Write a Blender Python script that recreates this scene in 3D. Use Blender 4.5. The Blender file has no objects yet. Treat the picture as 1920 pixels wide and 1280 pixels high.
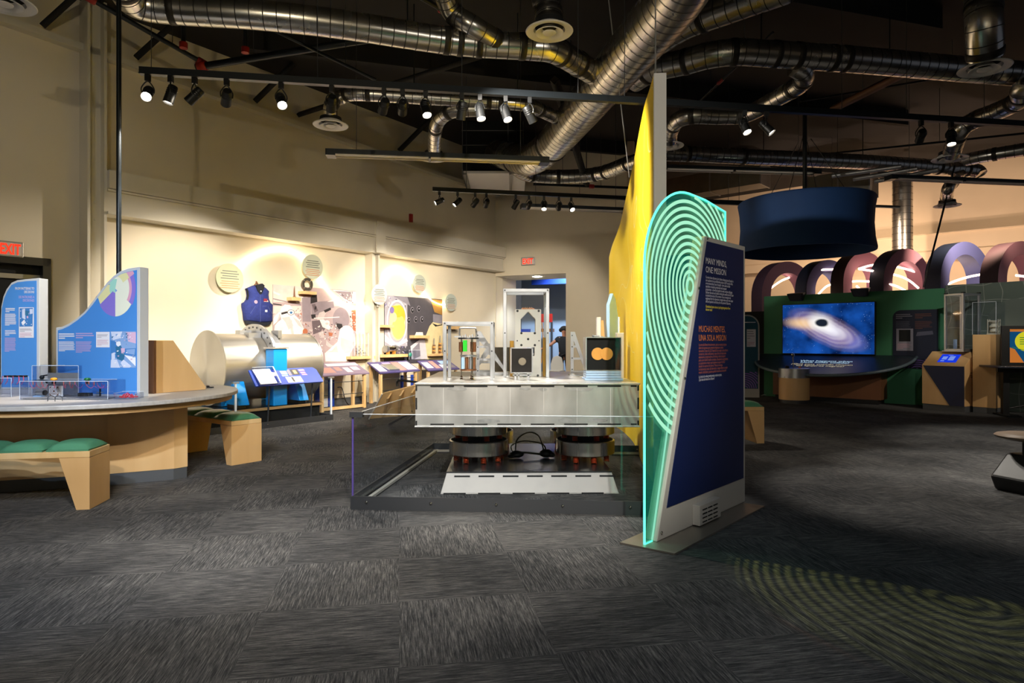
import bpy, bmesh, math, random
from mathutils import Vector, Matrix
random.seed(7)
C = bpy.context.scene.collection
SC = bpy.context.scene

# ------------------------------------------------------------ camera, world, exposure
FPX, EYE, HZ = 1200.0, 1.25, 637.0          # focal length in pixels of the 1920 px frame, eye height, horizon row
cam_d = bpy.data.cameras.new('camera'); cam = bpy.data.objects.new('camera', cam_d); C.objects.link(cam)
cam_d.sensor_width = 36; cam_d.lens = 36*FPX/1920; cam_d.shift_y = -(640-HZ)/1920
cam_d.clip_start = .05; cam_d.clip_end = 100
cam.location = (0, 0, EYE); cam.rotation_euler = (math.pi/2, 0, 0)
SC.camera = cam
w = bpy.data.worlds.new('world'); SC.world = w; w.use_nodes = True
w.node_tree.nodes['Background'].inputs[0].default_value = (.75, .82, 1, 1)
w.node_tree.nodes['Background'].inputs[1].default_value = .045
SC.view_settings.view_transform = 'Standard'; SC.view_settings.look = 'None'
SC.view_settings.exposure = 0.75; SC.view_settings.gamma = 1
SC.cycles.max_bounces = 10; SC.cycles.transparent_max_bounces = 24
SC.cycles.sample_clamp_indirect = 4; SC.cycles.sample_clamp_direct = 0
SC.cycles.caustics_reflective = False; SC.cycles.caustics_refractive = False

def lamp(name, loc, aim, watts, col=(1, .86, .68), size=40, blend=.6, radius=.04):
    d = bpy.data.lights.new(name, 'SPOT'); o = bpy.data.objects.new(name, d); C.objects.link(o)
    d.energy = watts; d.color = col; d.spot_size = math.radians(size); d.spot_blend = blend; d.shadow_soft_size = radius
    o.location = loc
    o.rotation_euler = (Vector(aim)-Vector(loc)).to_track_quat('-Z', 'Y').to_euler()
    return o
WARM = (1, .88, .72); NEUT = (1, .93, .82); COOL = (.62, .78, 1)
# added out-of-view fill spots around the camera, standing in for more track lights
for lx, ly, tx, ty, tz, pw, col, sz in [
    (-2.2, .6, -3.6, 5.5, 1.35, 520, COOL, 30), (-1.0, -.6, -3.6, 5.6, .5, 330, NEUT, 34),
    (.8, -.8, .2, 5.2, .6, 560, NEUT, 26), (-.6, -1.0, .0, 5.3, .6, 200, NEUT, 20), (.2, .6, -.8, 4.9, 0, 330, NEUT, 46), (-1.2, 1.2, -1.8, 5.6, 0, 260, NEUT, 50), (.2, -1.4, .2, -4, 1.4, 520, NEUT, 50), (-2.4, -1.2, -2.6, -4, 1.6, 200, COOL, 50), (3.4, -1.2, 3.4, -4, 1.8, 200, NEUT, 50), (-1.6, -.4, -2.2, 5.8, 4.4, 115, (1, .86, .6), 95),
    (-3.0, 1.2, -2.6, 4.2, 0, 130, COOL, 50), (2.2, -.5, 1.4, 4.3, 1.2, 30, NEUT, 30),
    (2.6, 1.0, 4.6, 6.6, 0, 150, NEUT, 50), (3.2, -1.0, .9, 5.9, 2.6, 160, NEUT, 40),
    (-4.0, 1.0, -6.6, 6.4, 2.2, 110, NEUT, 60), (1.0, 1.0, .6, 2.6, 0, 45, COOL, 90)]:
    lamp('unseen_hall_fill', (lx, ly, 3.7), (tx, ty, tz), pw, col, sz)

# ------------------------------------------------------------ geometry helpers
def P(px, py, D): return Vector(((px-960)/FPX*D, D, EYE+(HZ-py)/FPX*D))
def G(px, py, z=0.0): return P(px, py, FPX*(EYE-z)/(py-HZ))
def U(px, py, z):                       # point of the ray at height z (works above the horizon too)
    return P(px, py, FPX*(z-EYE)/(HZ-py))
class Fr:                               # an upright frame: x along a wall, y into it, z up
    def __init__(s, x, y, ang, z=0): s.o = Vector((x, y, z)); s.a = ang; s.t = Vector((math.cos(ang), math.sin(ang))); s.n = Vector((-s.t.y, s.t.x))
    def hit(s, px, py, ly=0.0):
        r = Vector(((px-960)/FPX, 1)); D = (ly+s.o.xy.dot(s.n))/r.dot(s.n); p = r*D
        return ((p-s.o.xy).dot(s.t), EYE+(HZ-py)/FPX*D-s.o.z)
    def w(s, x, y, z): p = s.o.xy+s.t*x+s.n*y; return Vector((p.x, p.y, s.o.z+z))
    def loc(s, p): d = Vector(p).xy-s.o.xy; return Vector((d.dot(s.t), d.dot(s.n), p[2]-s.o.z))
def catmull(pts, n=8, closed=False):
    pts = [Vector(p) for p in pts]; out = []; N = len(pts)
    for i in range(N if closed else N-1):
        g = (lambda k: pts[k % N]) if closed else (lambda k: pts[max(0, min(N-1, k))])
        a, b, c, d = g(i-1), g(i), g(i+1), g(i+2)
        for j in range(n):
            t = j/n
            out.append(.5*((2*b)+(c-a)*t+(2*a-5*b+4*c-d)*t*t+(3*b-a-3*c+d)*t**3))
    if not closed: out.append(pts[-1])
    return out
class MB:
    def __init__(s): s.v = []; s.f = []; s.m = []; s.s = []
    def add(s, vs, fs, m=0, smooth=False):
        b = len(s.v); s.v += [tuple(v) for v in vs]
        for f in fs: s.f.append([b+i for i in f]); s.m.append(m); s.s.append(smooth)
        return s
    def face(s, pts, m=0): return s.add(pts, [list(range(len(pts)))], m)
    def box(s, x0, x1, y0, y1, z0, z1, m=0):
        return s.hexa([(x0,y0,z0),(x1,y0,z0),(x1,y1,z0),(x0,y1,z0),(x0,y0,z1),(x1,y0,z1),(x1,y1,z1),(x0,y1,z1)], m)
    def hexa(s, p, m=0):
        return s.add(p, [(3,2,1,0),(4,5,6,7),(0,1,5,4),(1,2,6,5),(2,3,7,6),(3,0,4,7)], m)
    def prism(s, poly, a, b, axis='y', m=0, mside=None, smooth=False):
        f = {'y': lambda u, v, w: (u, w, v), 'z': lambda u, v, w: (u, v, w), 'x': lambda u, v, w: (w, u, v)}[axis]
        n = len(poly); A = [f(u, v, a) for u, v in poly]; B = [f(u, v, b) for u, v in poly]
        s.add(A, [list(range(n))[::-1]], m); s.add(B, [list(range(n))], m)
        s.add(A+B, [(i, (i+1) % n, n+(i+1) % n, n+i) for i in range(n)], m if mside is None else mside, smooth)
        return s
    def tube(s, pts, r, n=10, m=0, closed=False, cap=True, flat=1.0, up=None):
        pts = [Vector(p) for p in pts]; N = len(pts); R = r if isinstance(r, (list, tuple)) else [r]*N
        vs = []; prev = None
        for i, p in enumerate(pts):
            if closed: t = pts[(i+1) % N]-pts[i-1]
            else: t = pts[min(N-1, i+1)]-pts[max(0, i-1)]
            if t.length < 1e-9: t = Vector((0, 0, 1))
            t.normalize()
            if prev is None:
                a = Vector(up) if up else (Vector((0, 0, 1)) if abs(t.z) < .9 else Vector((1, 0, 0)))
                u = (a-t*a.dot(t)).normalized()
            else: u = (prev-t*prev.dot(t)).normalized()
            prev = u; v = t.cross(u)
            for k in range(n):
                an = 2*math.pi*k/n; vs.append(p+(u*math.cos(an)*flat+v*math.sin(an))*R[i])
        fs = []
        for i in range(N if closed else N-1):
            j = (i+1) % N
            for k in range(n): fs.append((i*n+k, i*n+(k+1) % n, j*n+(k+1) % n, j*n+k))
        s.add(vs, fs, m, True)
        if cap and not closed: s.add(vs[:n], [list(range(n))[::-1]], m); s.add(vs[-n:], [list(range(n))], m)
        return s
    def cyl(s, a, b, r, r2=None, n=16, m=0, cap=True): return s.tube([a, b], [r, r if r2 is None else r2], n, m, cap=cap)
    def lathe(s, prof, c=(0, 0, 0), n=32, m=0, smooth=True, axis='z'):
        vs = []
        for r, z in prof:
            for k in range(n):
                a = 2*math.pi*k/n; x, y = r*math.cos(a), r*math.sin(a)
                q = (x, y, z) if axis == 'z' else ((z, x, y) if axis == 'x' else (x, z, y))
                vs.append((c[0]+q[0], c[1]+q[1], c[2]+q[2]))
        runs = [[0]]                     # split the profile at sharp corners so flat faces stay flat
        for i in range(1, len(prof)):
            runs[-1].append(i)
            if i < len(prof)-1:
                a = Vector(prof[i])-Vector(prof[i-1]); b = Vector(prof[i+1])-Vector(prof[i])
                if a.length > 1e-9 and b.length > 1e-9 and a.angle(b) > .6: runs.append([i])
        for r_ in runs:
            if len(r_) > 1:
                sv = [vs[i*n+k] for i in r_ for k in range(n)]
                s.add(sv, [(i*n+k, i*n+(k+1) % n, (i+1)*n+(k+1) % n, (i+1)*n+k) for i in range(len(r_)-1) for k in range(n)], m, smooth)
        return s
    def ball(s, c, r, n=14, sc=(1, 1, 1), m=0):
        vs = []; k = n//2+1
        for i in range(k+1):
            t = math.pi*i/k
            for j in range(n): a = 2*math.pi*j/n; vs.append((c[0]+sc[0]*r*math.sin(t)*math.cos(a), c[1]+sc[1]*r*math.sin(t)*math.sin(a), c[2]+sc[2]*r*math.cos(t)))
        return s.add(vs, [(i*n+j, i*n+(j+1) % n, (i+1)*n+(j+1) % n, (i+1)*n+j) for i in range(k) for j in range(n)], m, True)
    def band(s, pts, rad, a, b):          # short ring around a path, from arc length a to b
        return s
    def xf(s, M, start=0):
        for i in range(start, len(s.v)): s.v[i] = tuple(M @ Vector(s.v[i]))
        return s
    def build(s, name, mats, parent=None, bevel=0, sub=0, loc=None, rz=None):
        me = bpy.data.meshes.new(name); me.from_pydata(s.v, [], s.f)
        mats = mats if isinstance(mats, (list, tuple)) else [mats]
        for x in mats: me.materials.append(x)
        for p, mi, sm in zip(me.polygons, s.m, s.s): p.material_index = min(mi, len(mats)-1); p.use_smooth = sm
        bm = bmesh.new(); bm.from_mesh(me)
        bmesh.ops.remove_doubles(bm, verts=bm.verts, dist=1e-6) if bevel or sub else None
        bmesh.ops.recalc_face_normals(bm, faces=bm.faces)
        bm.to_mesh(me); bm.free(); me.update()
        o = bpy.data.objects.new(name, me); C.objects.link(o)
        if parent: o.parent = parent
        if loc is not None: o.location = loc
        if rz is not None: o.rotation_euler = (0, 0, rz)
        if bevel:
            b = o.modifiers.new('bevel', 'BEVEL'); b.width = bevel; b.segments = 2; b.limit_method = 'ANGLE'; b.angle_limit = .6
        if sub:
            b = o.modifiers.new('sub', 'SUBSURF'); b.levels = sub; b.render_levels = sub
        return o
def tag(o, label=None, cat=None, group=None, kind=None):
    if label: o['label'] = label
    if cat: o['category'] = cat
    if group: o['group'] = group
    if kind: o['kind'] = kind
    return o
def thing(name, label, cat, loc=(0, 0, 0), rz=0, group=None):
    o = bpy.data.objects.new(name, None); C.objects.link(o); o.location = loc; o.rotation_euler = (0, 0, rz); o.empty_display_size = .1
    return tag(o, label, cat, group)
def fthing(name, label, cat, fr, group=None): return thing(name, label, cat, fr.o, fr.a, group)
def struct(o): o['kind'] = 'structure'; return o
def dup(root, loc, rz=None, label=None):
    r = root.copy(); C.objects.link(r); r.location = loc
    if rz is not None: r.rotation_euler = (0, 0, rz)
    if label: r['label'] = label
    for ch in list(root.children):
        c = ch.copy(); C.objects.link(c); c.parent = r
        for g in list(ch.children): d = g.copy(); C.objects.link(d); d.parent = c
    return r
def text(s, size, mat, parent, loc, width=None, align='LEFT', sp=1.0, bold=0, name='lettering', rot=(math.pi/2, 0, 0), maxw=None):
    cu = bpy.data.curves.new('t', 'FONT'); cu.body = s; cu.size = size; cu.align_x = align; cu.space_line = sp; cu.resolution_u = 2; cu.offset = bold
    o = bpy.data.objects.new('t', cu); C.objects.link(o)
    dg = bpy.context.evaluated_depsgraph_get(); me = bpy.data.meshes.new_from_object(o.evaluated_get(dg))
    bpy.data.objects.remove(o)
    me.materials.clear(); me.materials.append(mat)
    xs = [v.co.x for v in me.vertices]
    if width and xs:
        k = width/(max(xs)-min(xs))
        for v in me.vertices: v.co.x *= k
    n = bpy.data.objects.new(name, me); C.objects.link(n); n.parent = parent; n.location = loc; n.rotation_euler = rot
    return n
def bars(mb, x0, x1, z1, rows, pitch, h, y, m=0, ragged=.25, rnd=None):      # rows of small print seen as thin lines
    rnd = rnd or random
    for i in range(rows):
        e = x1-(x1-x0)*ragged*rnd.random() if i < rows-1 else x0+(x1-x0)*.4
        z = z1-i*pitch; mb.face([(x0, y, z-h), (e, y, z-h), (e, y, z), (x0, y, z)], m)

# ------------------------------------------------------------ materials
def lin(c):
    if isinstance(c, str): c = tuple(int(c[i:i+2], 16)/255 for i in (0, 2, 4))
    return tuple(((x+.055)/1.055)**2.4 if x > .04045 else x/12.92 for x in c)+(1,)
def mat(name, col, rough=.5, metal=0, emit=0, ecol=None, noise=0, nscale=6, col2=None, stretch=(1, 1, 1), bump=0, spec=.5, coat=0, trans=0):
    m = bpy.data.materials.new(name); m.use_nodes = True; nt = m.node_tree; b = nt.nodes['Principled BSDF']; N = nt.nodes.new; L = nt.links.new
    b.inputs['Base Color'].default_value = lin(col); b.inputs['Roughness'].default_value = rough; b.inputs['Metallic'].default_value = metal
    b.inputs['Specular IOR Level'].default_value = spec
    if coat: b.inputs['Coat Weight'].default_value = coat
    if emit: b.inputs['Emission Color'].default_value = lin(ecol or col); b.inputs['Emission Strength'].default_value = emit
    if noise or bump or col2:
        tc = N('ShaderNodeTexCoord'); mp = N('ShaderNodeMapping'); mp.inputs['Scale'].default_value = stretch; L(tc.outputs['Object'], mp.inputs[0])
        no = N('ShaderNodeTexNoise'); no.inputs['Scale'].default_value = nscale; no.inputs['Detail'].default_value = 6; L(mp.outputs[0], no.inputs[0])
        cr = N('ShaderNodeValToRGB'); cr.color_ramp.elements[0].position = .3; cr.color_ramp.elements[1].position = .7
        a = lin(col); c2 = lin(col2) if col2 else tuple(x*(1-noise) for x in a[:3])+(1,)
        cr.color_ramp.elements[0].color = c2; cr.color_ramp.elements[1].color = a
        L(no.outputs[0], cr.inputs[0]); L(cr.outputs[0], b.inputs['Base Color'])
        if metal:
            mr = N('ShaderNodeMapRange'); mr.inputs[3].default_value = rough*.75; mr.inputs[4].default_value = min(1, rough*1.35)
            L(no.outputs[0], mr.inputs[0]); L(mr.outputs[0], b.inputs['Roughness'])
        if bump:
            bp = N('ShaderNodeBump'); bp.inputs['Strength'].default_value = bump; bp.inputs['Distance'].default_value = .01
            L(no.outputs[0], bp.inputs['Height']); L(bp.outputs[0], b.inputs['Normal'])
    return m
def acrylic(name, tint=(.96, .98, 1), gloss=.12, glow=None):
    m = bpy.data.materials.new(name); m.use_nodes = True; nt = m.node_tree; nt.nodes.clear(); N = nt.nodes.new; L = nt.links.new
    o = N('ShaderNodeOutputMaterial'); mx = N('ShaderNodeMixShader'); t = N('ShaderNodeBsdfTransparent'); g = N('ShaderNodeBsdfGlossy')
    t.inputs[0].default_value = (*tint, 1); g.inputs['Roughness'].default_value = .03
    lw = N('ShaderNodeLayerWeight'); lw.inputs[0].default_value = .25; mm = N('ShaderNodeMath'); mm.operation = 'MULTIPLY_ADD'; mm.inputs[1].default_value = .22; mm.inputs[2].default_value = gloss*.12
    L(lw.outputs['Fresnel'], mm.inputs[0]); L(mm.outputs[0], mx.inputs[0]); L(t.outputs[0], mx.inputs[1]); L(g.outputs[0], mx.inputs[2]); L(mx.outputs[0], o.inputs[0])
    if glow:
        e = N('ShaderNodeEmission'); e.inputs[0].default_value = lin(glow[0]); e.inputs[1].default_value = glow[1]; ad = N('ShaderNodeAddShader'); L(mx.outputs[0], ad.inputs[0]); L(e.outputs[0], ad.inputs[1]); L(ad.outputs[0], o.inputs[0])
    return m
def emis(name, col, s):
    m = bpy.data.materials.new(name); m.use_nodes = True; nt = m.node_tree; nt.nodes.clear()
    o = nt.nodes.new('ShaderNodeOutputMaterial'); e = nt.nodes.new('ShaderNodeEmission'); e.inputs[0].default_value = lin(col); e.inputs[1].default_value = s
    nt.links.new(e.outputs[0], o.inputs[0]); return m
M = {}
M['wall'] = mat('painted_wall', 'e2d8c2', .75, noise=.05, nscale=2)
M['wall2'] = mat('tan_wall', 'd8c2a4', .75, noise=.05, nscale=2)
M['steel_cream'] = mat('cream_painted_steel', 'dcd6c6', .45, noise=.05, nscale=3)
M['black'] = mat('black_plastic', '141516', .42)
M['blacksteel'] = mat('black_steel', '1b2024', .38, .3)
M['dark'] = mat('dark_opening', '0c0d0f', .8)
M['charcoal'] = mat('charcoal_powder_coat', '3a3c40', .5, .2)
M['alu'] = mat('brushed_aluminium', 'c9cacb', .34, .85, noise=.22, nscale=5, stretch=(1, 1, 8), bump=.05)
M['alu_weld'] = mat('welded_aluminium_plate', 'd6d5d2', .33, .72, noise=.34, nscale=2.6, stretch=(1.6, 1, .7), bump=.06)
M['alu_frame'] = mat('satin_aluminium', 'b9bcc2', .3, .8, noise=.12, nscale=9)
M['chrome'] = mat('polished_steel', 'c4c0ba', .13, 1)
M['disc'] = mat('turned_steel', 'e0dbd2', .24, .95, noise=.1, nscale=60, stretch=(1, 1, .02))
M['duct'] = mat('galvanised_duct', 'd6d2ca', .25, .97, noise=.08, nscale=2.5)
M['seam'] = mat('duct_seam', '35322e', .5, .6)
M['brass'] = mat('gilded_grille', 'b98b3e', .35, .8)
M['white'] = mat('white_paint', 'e9e7e6', .5)
M['offwhite'] = mat('grey_white_paint', 'bdbab2', .5)
M['paper'] = mat('white_print', 'eceaf2', .7)
M['greyprint'] = mat('grey_print', '8a8794', .7)
M['maple'] = mat('maple_plywood', 'e2bb85', .42, col2='cfa36c', nscale=3, stretch=(1, 1, .16), coat=.15)
M['plyedge'] = mat('plywood_edge', 'ceab78', .5, col2='a5794a', nscale=14, stretch=(.3, .3, 12))
M['pine'] = mat('pine_wood', 'e6c491', .5, col2='d2a86c', nscale=5, stretch=(1, 1, .2))
M['brown_wood_and_shade'] = mat('brown_wood_shaded_maple', '7a4f33', .5, noise=.15, nscale=4, stretch=(1, 1, .2))  # brown wood; also maple with shade put into the colour
M['green_vinyl'] = mat('green_vinyl', '4f8a6a', .36, noise=.08, nscale=30, bump=.03)
M['stone'] = mat('grey_laminate', 'b9b4ae', .4, col2='a39d98', nscale=18, stretch=(.2, 3, 1))
M['kick'] = mat('grey_kickboard', '4b4d50', .6)
M['blue_panel'] = mat('blue_print', '4a90de', .55, noise=.04, nscale=1)
M['frame_lb'] = mat('pale_frame_paint', 'c9cdd2', .45)
M['blue_paint'] = mat('bright_blue_paint', '0c8fe0', .4, noise=.06, nscale=3)
M['blue_sign'] = mat('royal_blue_print', '1b43b0', .5)
M['violet_sign'] = mat('muted_violet_print', '564f8c', .5)
M['navy'] = mat('navy_print', '041c52', .55, noise=.12, nscale=.8)
M['yellowtext'] = mat('yellow_print', 'e8d34a', .6)
M['orange'] = mat('orange_print', 'f08a3c', .6)
M['pinkprint'] = mat('pink_print', 'd2a0b4', .7)
M['lilac'] = mat('lilac_print', 'b9a6d8', .7)
M['cyanprint'] = mat('pale_blue_print', 'a8cdf2', .7)
M['purple'] = mat('purple_print', '8a5cc0', .6)
M['red'] = mat('red_paint', 'a3241c', .45)
M['redglow'] = emis('red_exit_letters', 'ff3a22', .9)
M['exitbox'] = mat('exit_housing', '9b9a98', .4, .5)
M['greenwall'] = mat('green_wall_paint', '3f8560', .7, noise=.05, nscale=2)
M['deepgreen'] = mat('grey_green_wall', '4a584f', .7, noise=.08, nscale=2)
M['navyfabric'] = mat('navy_stretch_fabric', '10396b', .8, noise=.1, nscale=3)
M['copper'] = mat('copper_spring', 'b8431a', .35, .6)
M['copper2'] = mat('copper_coil', '9a6848', .35, .8)
M['gold'] = mat('gold_mirror', 'e9a54e', .4, .3)
M['shoji'] = mat('dark_wood_brown', '3a2a20', .5)
M['denim'] = mat('blue_canvas', '2c3a86', .9, noise=.3, nscale=22, bump=.3)
M['denimdark'] = mat('dark_lining', '181c26', .9)
M['lens_off'] = mat('frosted_tube', 'e6dcd2', .35)
M['acr'] = acrylic('clear_acrylic'); M['acr2'] = acrylic('clear_acrylic_case', (.93, .95, .99), .3)
M['acredge'] = mat('acrylic_edge', 'dfe9f5', .2, spec=.6)  # pale colour paints the light gathered in clear acrylic edges
M['violetedge'] = mat('violet_acrylic_edge', '6a58a8', .25)
M['lens'] = emis('lit_lens', 'fff2dc', 24)
M['led'] = emis('warm_led', 'ffe2b8', 15)
M['led2'] = emis('pink_led', 'ffd9c0', 4.5)
M['tealglow'] = emis('teal_edge_glow', '5df5c8', 1.3)
M['teal'] = mat('teal_acrylic', '0d9a86', .25)
M['skin'] = mat('skin', 'a9755c', .6); M['hair'] = mat('dark_hair', '17120f', .8); M['tshirt'] = mat('black_tshirt', '14161c', .85); M['trouser'] = mat('dark_trousers', '0f1118', .85)
M['blueglass'] = mat('pale_blue_room_wall', '9fb4cc', .8)
M['cobalt'] = mat('cobalt_paint', '12389c', .7)
M['ceil'] = mat('dark_roof_deck', '1e1b18', .85, noise=.3, nscale=1.5)
M['beam'] = mat('dark_steel_beam', '121110', .8)
M['concrete'] = mat('grey_board', '8f8c88', .6, noise=.2, nscale=12)
M['amber'] = mat('amber_acrylic', 'c08a2c', .3)
# carpet: 0.6 m tiles, quarter-turned, with broken streaks
def carpet():
    m = bpy.data.materials.new('carpet_tiles'); m.use_nodes = True; nt = m.node_tree; b = nt.nodes['Principled BSDF']; N = nt.nodes.new; L = nt.links.new
    def math_(op, a, bb=None):
        n = N('ShaderNodeMath'); n.operation = op
        for i, v in enumerate((a, bb)):
            if v is None: continue
            if isinstance(v, (int, float)): n.inputs[i].default_value = v
            else: L(v, n.inputs[i])
        return n.outputs[0]
    tc = N('ShaderNodeTexCoord'); mp = N('ShaderNodeMapping'); mp.inputs['Rotation'].default_value = (0, 0, math.radians(-10)); L(tc.outputs['Object'], mp.inputs[0])
    sx = N('ShaderNodeSeparateXYZ'); L(mp.outputs[0], sx.inputs[0]); X, Y = sx.outputs[0], sx.outputs[1]
    cx = math_('FLOOR', math_('DIVIDE', X, .62)); cy = math_('FLOOR', math_('DIVIDE', Y, .62))
    par = math_('FLOORED_MODULO', math_('ADD', cx, cy), 2)
    cell = N('ShaderNodeCombineXYZ'); L(cx, cell.inputs[0]); L(cy, cell.inputs[1])
    wn = N('ShaderNodeTexWhiteNoise'); wn.noise_dimensions = '2D'; L(cell.outputs[0], wn.inputs['Vector'])
    def streak(sx_, sy_, seed):
        c = N('ShaderNodeCombineXYZ'); L(math_('MULTIPLY', X, sx_), c.inputs[0]); L(math_('MULTIPLY', Y, sy_), c.inputs[1]); L(math_('MULTIPLY', wn.outputs[0], 40+seed), c.inputs[2])
        n = N('ShaderNodeTexNoise'); n.inputs['Scale'].default_value = 1; n.inputs['Detail'].default_value = 5; n.inputs['Roughness'].default_value = .8; L(c.outputs[0], n.inputs[0])
        return n.outputs[0]
    mx = N('ShaderNodeMix'); mx.data_type = 'FLOAT'; L(par, mx.inputs[0]); L(streak(150, 8, 3), mx.inputs[2]); L(streak(8, 150, 9), mx.inputs[3])
    big = N('ShaderNodeTexNoise'); big.inputs['Scale'].default_value = 1.6; big.inputs['Detail'].default_value = 3; L(tc.outputs['Object'], big.inputs[0])
    s = math_('ADD', math_('ADD', mx.outputs[0], math_('MULTIPLY', wn.outputs[0], .03)), math_('MULTIPLY', big.outputs[0], .24))
    cr = N('ShaderNodeValToRGB'); e = cr.color_ramp.elements
    e[0].position = .5; e[0].color = lin('2c2d30'); e[1].position = .8; e[1].color = lin('858382')
    x = e.new(.58); x.color = lin('404143'); x = e.new(.68); x.color = lin('5c5b5b')
    L(s, cr.inputs[0]); L(cr.outputs[0], b.inputs['Base Color'])
    b.inputs['Roughness'].default_value = .95; b.inputs['Specular IOR Level'].default_value = .15
    bp = N('ShaderNodeBump'); bp.inputs['Strength'].default_value = .5; bp.inputs['Distance'].default_value = .01; L(mx.outputs[0], bp.inputs['Height']); L(bp.outputs[0], b.inputs['Normal'])
    return m
struct(MB().box(-14, 16, -4, 30, -.1, 0).build('floor', carpet()))
struct(MB().box(-14, 16, -4, 30, 5.9, 6.0).build('ceiling', M['ceil']))
struct(MB().box(-14, 16, -4.2, -4, 0, 6.0).build('wall_behind_camera', M['wall']))

# ---- left wall (its frame: x runs away from the camera along the wall, y goes into it)
LW = Fr(-3.23, 12.5, math.atan2(.811, .585))
xc0 = LW.hit(150, 400, -.02)[0]; xc1 = LW.hit(197, 400, -.2)[0]; xend = LW.hit(929, 500)[0]
dx0 = LW.hit(-140, 500)[0]; dx1 = LW.hit(93, 510)[0]; dz = 2.32
m = MB(); 
m.box(-13, dx0, 0, .2, 0, 5.9); m.box(dx0, dx1, 0, .2, dz, 5.9); m.box(dx1, xend+.3, 0, .2, 0, 5.9)
struct(m.build('wall_left', M['wall'], loc=LW.o, rz=LW.a))
m = MB(); m.box(xc1, xend, -.06, -.002, 0, .13); m.box(dx1, xc0, -.04, -.002, 0, .13)
struct(m.build('baseboard_left', M['kick'], loc=LW.o, rz=LW.a))
# steel column (wide flange)
m = MB(); m.box(xc0, xc0+.035, -.26, -.002, 0, 5.88); m.box(xc1-.035, xc1, -.26, -.002, 0, 5.88); m.box(xc0+.035, xc1-.035, -.14, -.1, 0, 5.88)
for z in (2.9, 3.15):
    for x in (.07, .14): m.cyl((xc0+x, -.14, z), (xc0+x, -.16, z), .018, n=6)
struct(m.build('column_left', M['steel_cream'], loc=LW.o, rz=LW.a))
# crane beam: lower web, upper plate
m = MB(); m.box(xc1, xend, -.24, -.002, 3.02, 3.30); m.box(xc1, xend, -.30, -.002, 3.30, 3.325); m.box(xc1, xend, -.34, -.002, 3.33, 3.58)
m.box(xc1, xend, -.30, -.002, 2.98, 3.02)
struct(m.build('beam_left', M['steel_cream'], loc=LW.o, rz=LW.a))
xs0, xs1 = LW.hit(697, 600, -.2)[0], LW.hit(711, 600, -.2)[0]
m = MB(); m.box(xs0, xs0+.04, -.22, -.002, 0, 2.98); m.box(xs1-.04, xs1, -.22, -.002, 0, 2.98); m.box(xs0+.04, xs1-.04, -.13, -.1, 0, 2.98); m.box(xs0-.02, xs1+.02, -.37, -.345, 2.98, 3.6)
struct(m.build('column_middle', M['steel_cream'], loc=LW.o, rz=LW.a))
# sloping trim high on the wall
def zs(x, a=LW.hit(200, 107)[0], b=LW.hit(880, 345)[0]): return 5.26+(5.02-5.26)*(x-a)/(b-a)
m = MB(); x0, x1 = -9, xend
m.hexa([(x0,-.14,zs(x0)-.09),(x1,-.14,zs(x1)-.09),(x1,-.002,zs(x1)-.09),(x0,-.002,zs(x0)-.09),(x0,-.14,zs(x0)),(x1,-.14,zs(x1)),(x1,-.002,zs(x1)),(x0,-.002,zs(x0))])
struct(m.build('trim_1', M['steel_cream'], loc=LW.o, rz=LW.a))
# diagonal wind braces from that trim up to the roof
for i, px in enumerate((80, 255, 478, 748)):
    py = {80: 48, 255: 108, 478: 190, 748: 283}[px]
    x, z = LW.hit(px, py, -.12)
    o = MB().tube([(x, -.12, z), (x+.35, -.7, 5.88)], .055, 4).build('roof_brace', M['beam'], loc=LW.o, rz=LW.a)
    tag(o, ['black diagonal roof brace nearest the top left corner', 'black diagonal roof brace beside the first lit spotlight', 'black diagonal roof brace above the second bright spotlight', 'black diagonal roof brace beside the vent hanging from an elbow duct'][i], 'roof brace', 'diagonal braces along the left wall')
# left door: black frame, dark glazed leaf
d = fthing('door_1', None, None, LW); d['kind'] = 'structure'
m = MB(); m.box(dx0, dx0+.09, -.05, .18, 0, dz); m.box(dx1-.09, dx1, -.05, .18, 0, dz); m.box(dx0, dx1, -.05, .18, dz-.1, dz-.001)
m.build('door_frame', mat('door_frame_black', '1d1e20', .4), d)
m = MB(); m.box(dx0+.09, dx1-.09, .1, .15, 0, 2.22); m.box(dx0+.09, dx1-.09, .06, .1, 2.04, 2.1, 1); m.build('door_leaf', [M['dark'], M['exitbox']], d)
MB().box(dx1-1.1, dx1-.6, .0, .06, 2.12, 2.18).build('door_closer', M['black'], d)
def exit_sign(fr, px0, px1, py0, py1, label, red):
    x0, z1 = fr.hit(px0, py0, -.06); x1, _ = fr.hit(px1, py0, -.06); z0 = fr.hit((px0+px1)/2, py1, -.06)[1]; z1 = fr.hit((px0+px1)/2, py0, -.06)[1]
    t = fthing('exit_sign', label, 'exit sign', Fr(*fr.w(x0, 0, 0).xy, fr.a, z0), 'exit signs'); W = x1-x0; Hh = z1-z0
    MB().box(0, W, -.06, -.002, 0, Hh).build('housing', M['exitbox'], t, bevel=.006)
    MB().box(W*.06, W*.94, -.063, -.0605, Hh*.1, Hh*.9).build('face_plate', mat('exit_face', red, .5), t)
    text('EXIT', Hh*.95, M['redglow'], t, (W*.1, -.066, Hh*.17), width=W*.78, bold=.006*Hh/.2)
exit_sign(LW, -6, 44, 452, 481, 'red EXIT sign above the dark door at the far left', 'c9c4be')

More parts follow.
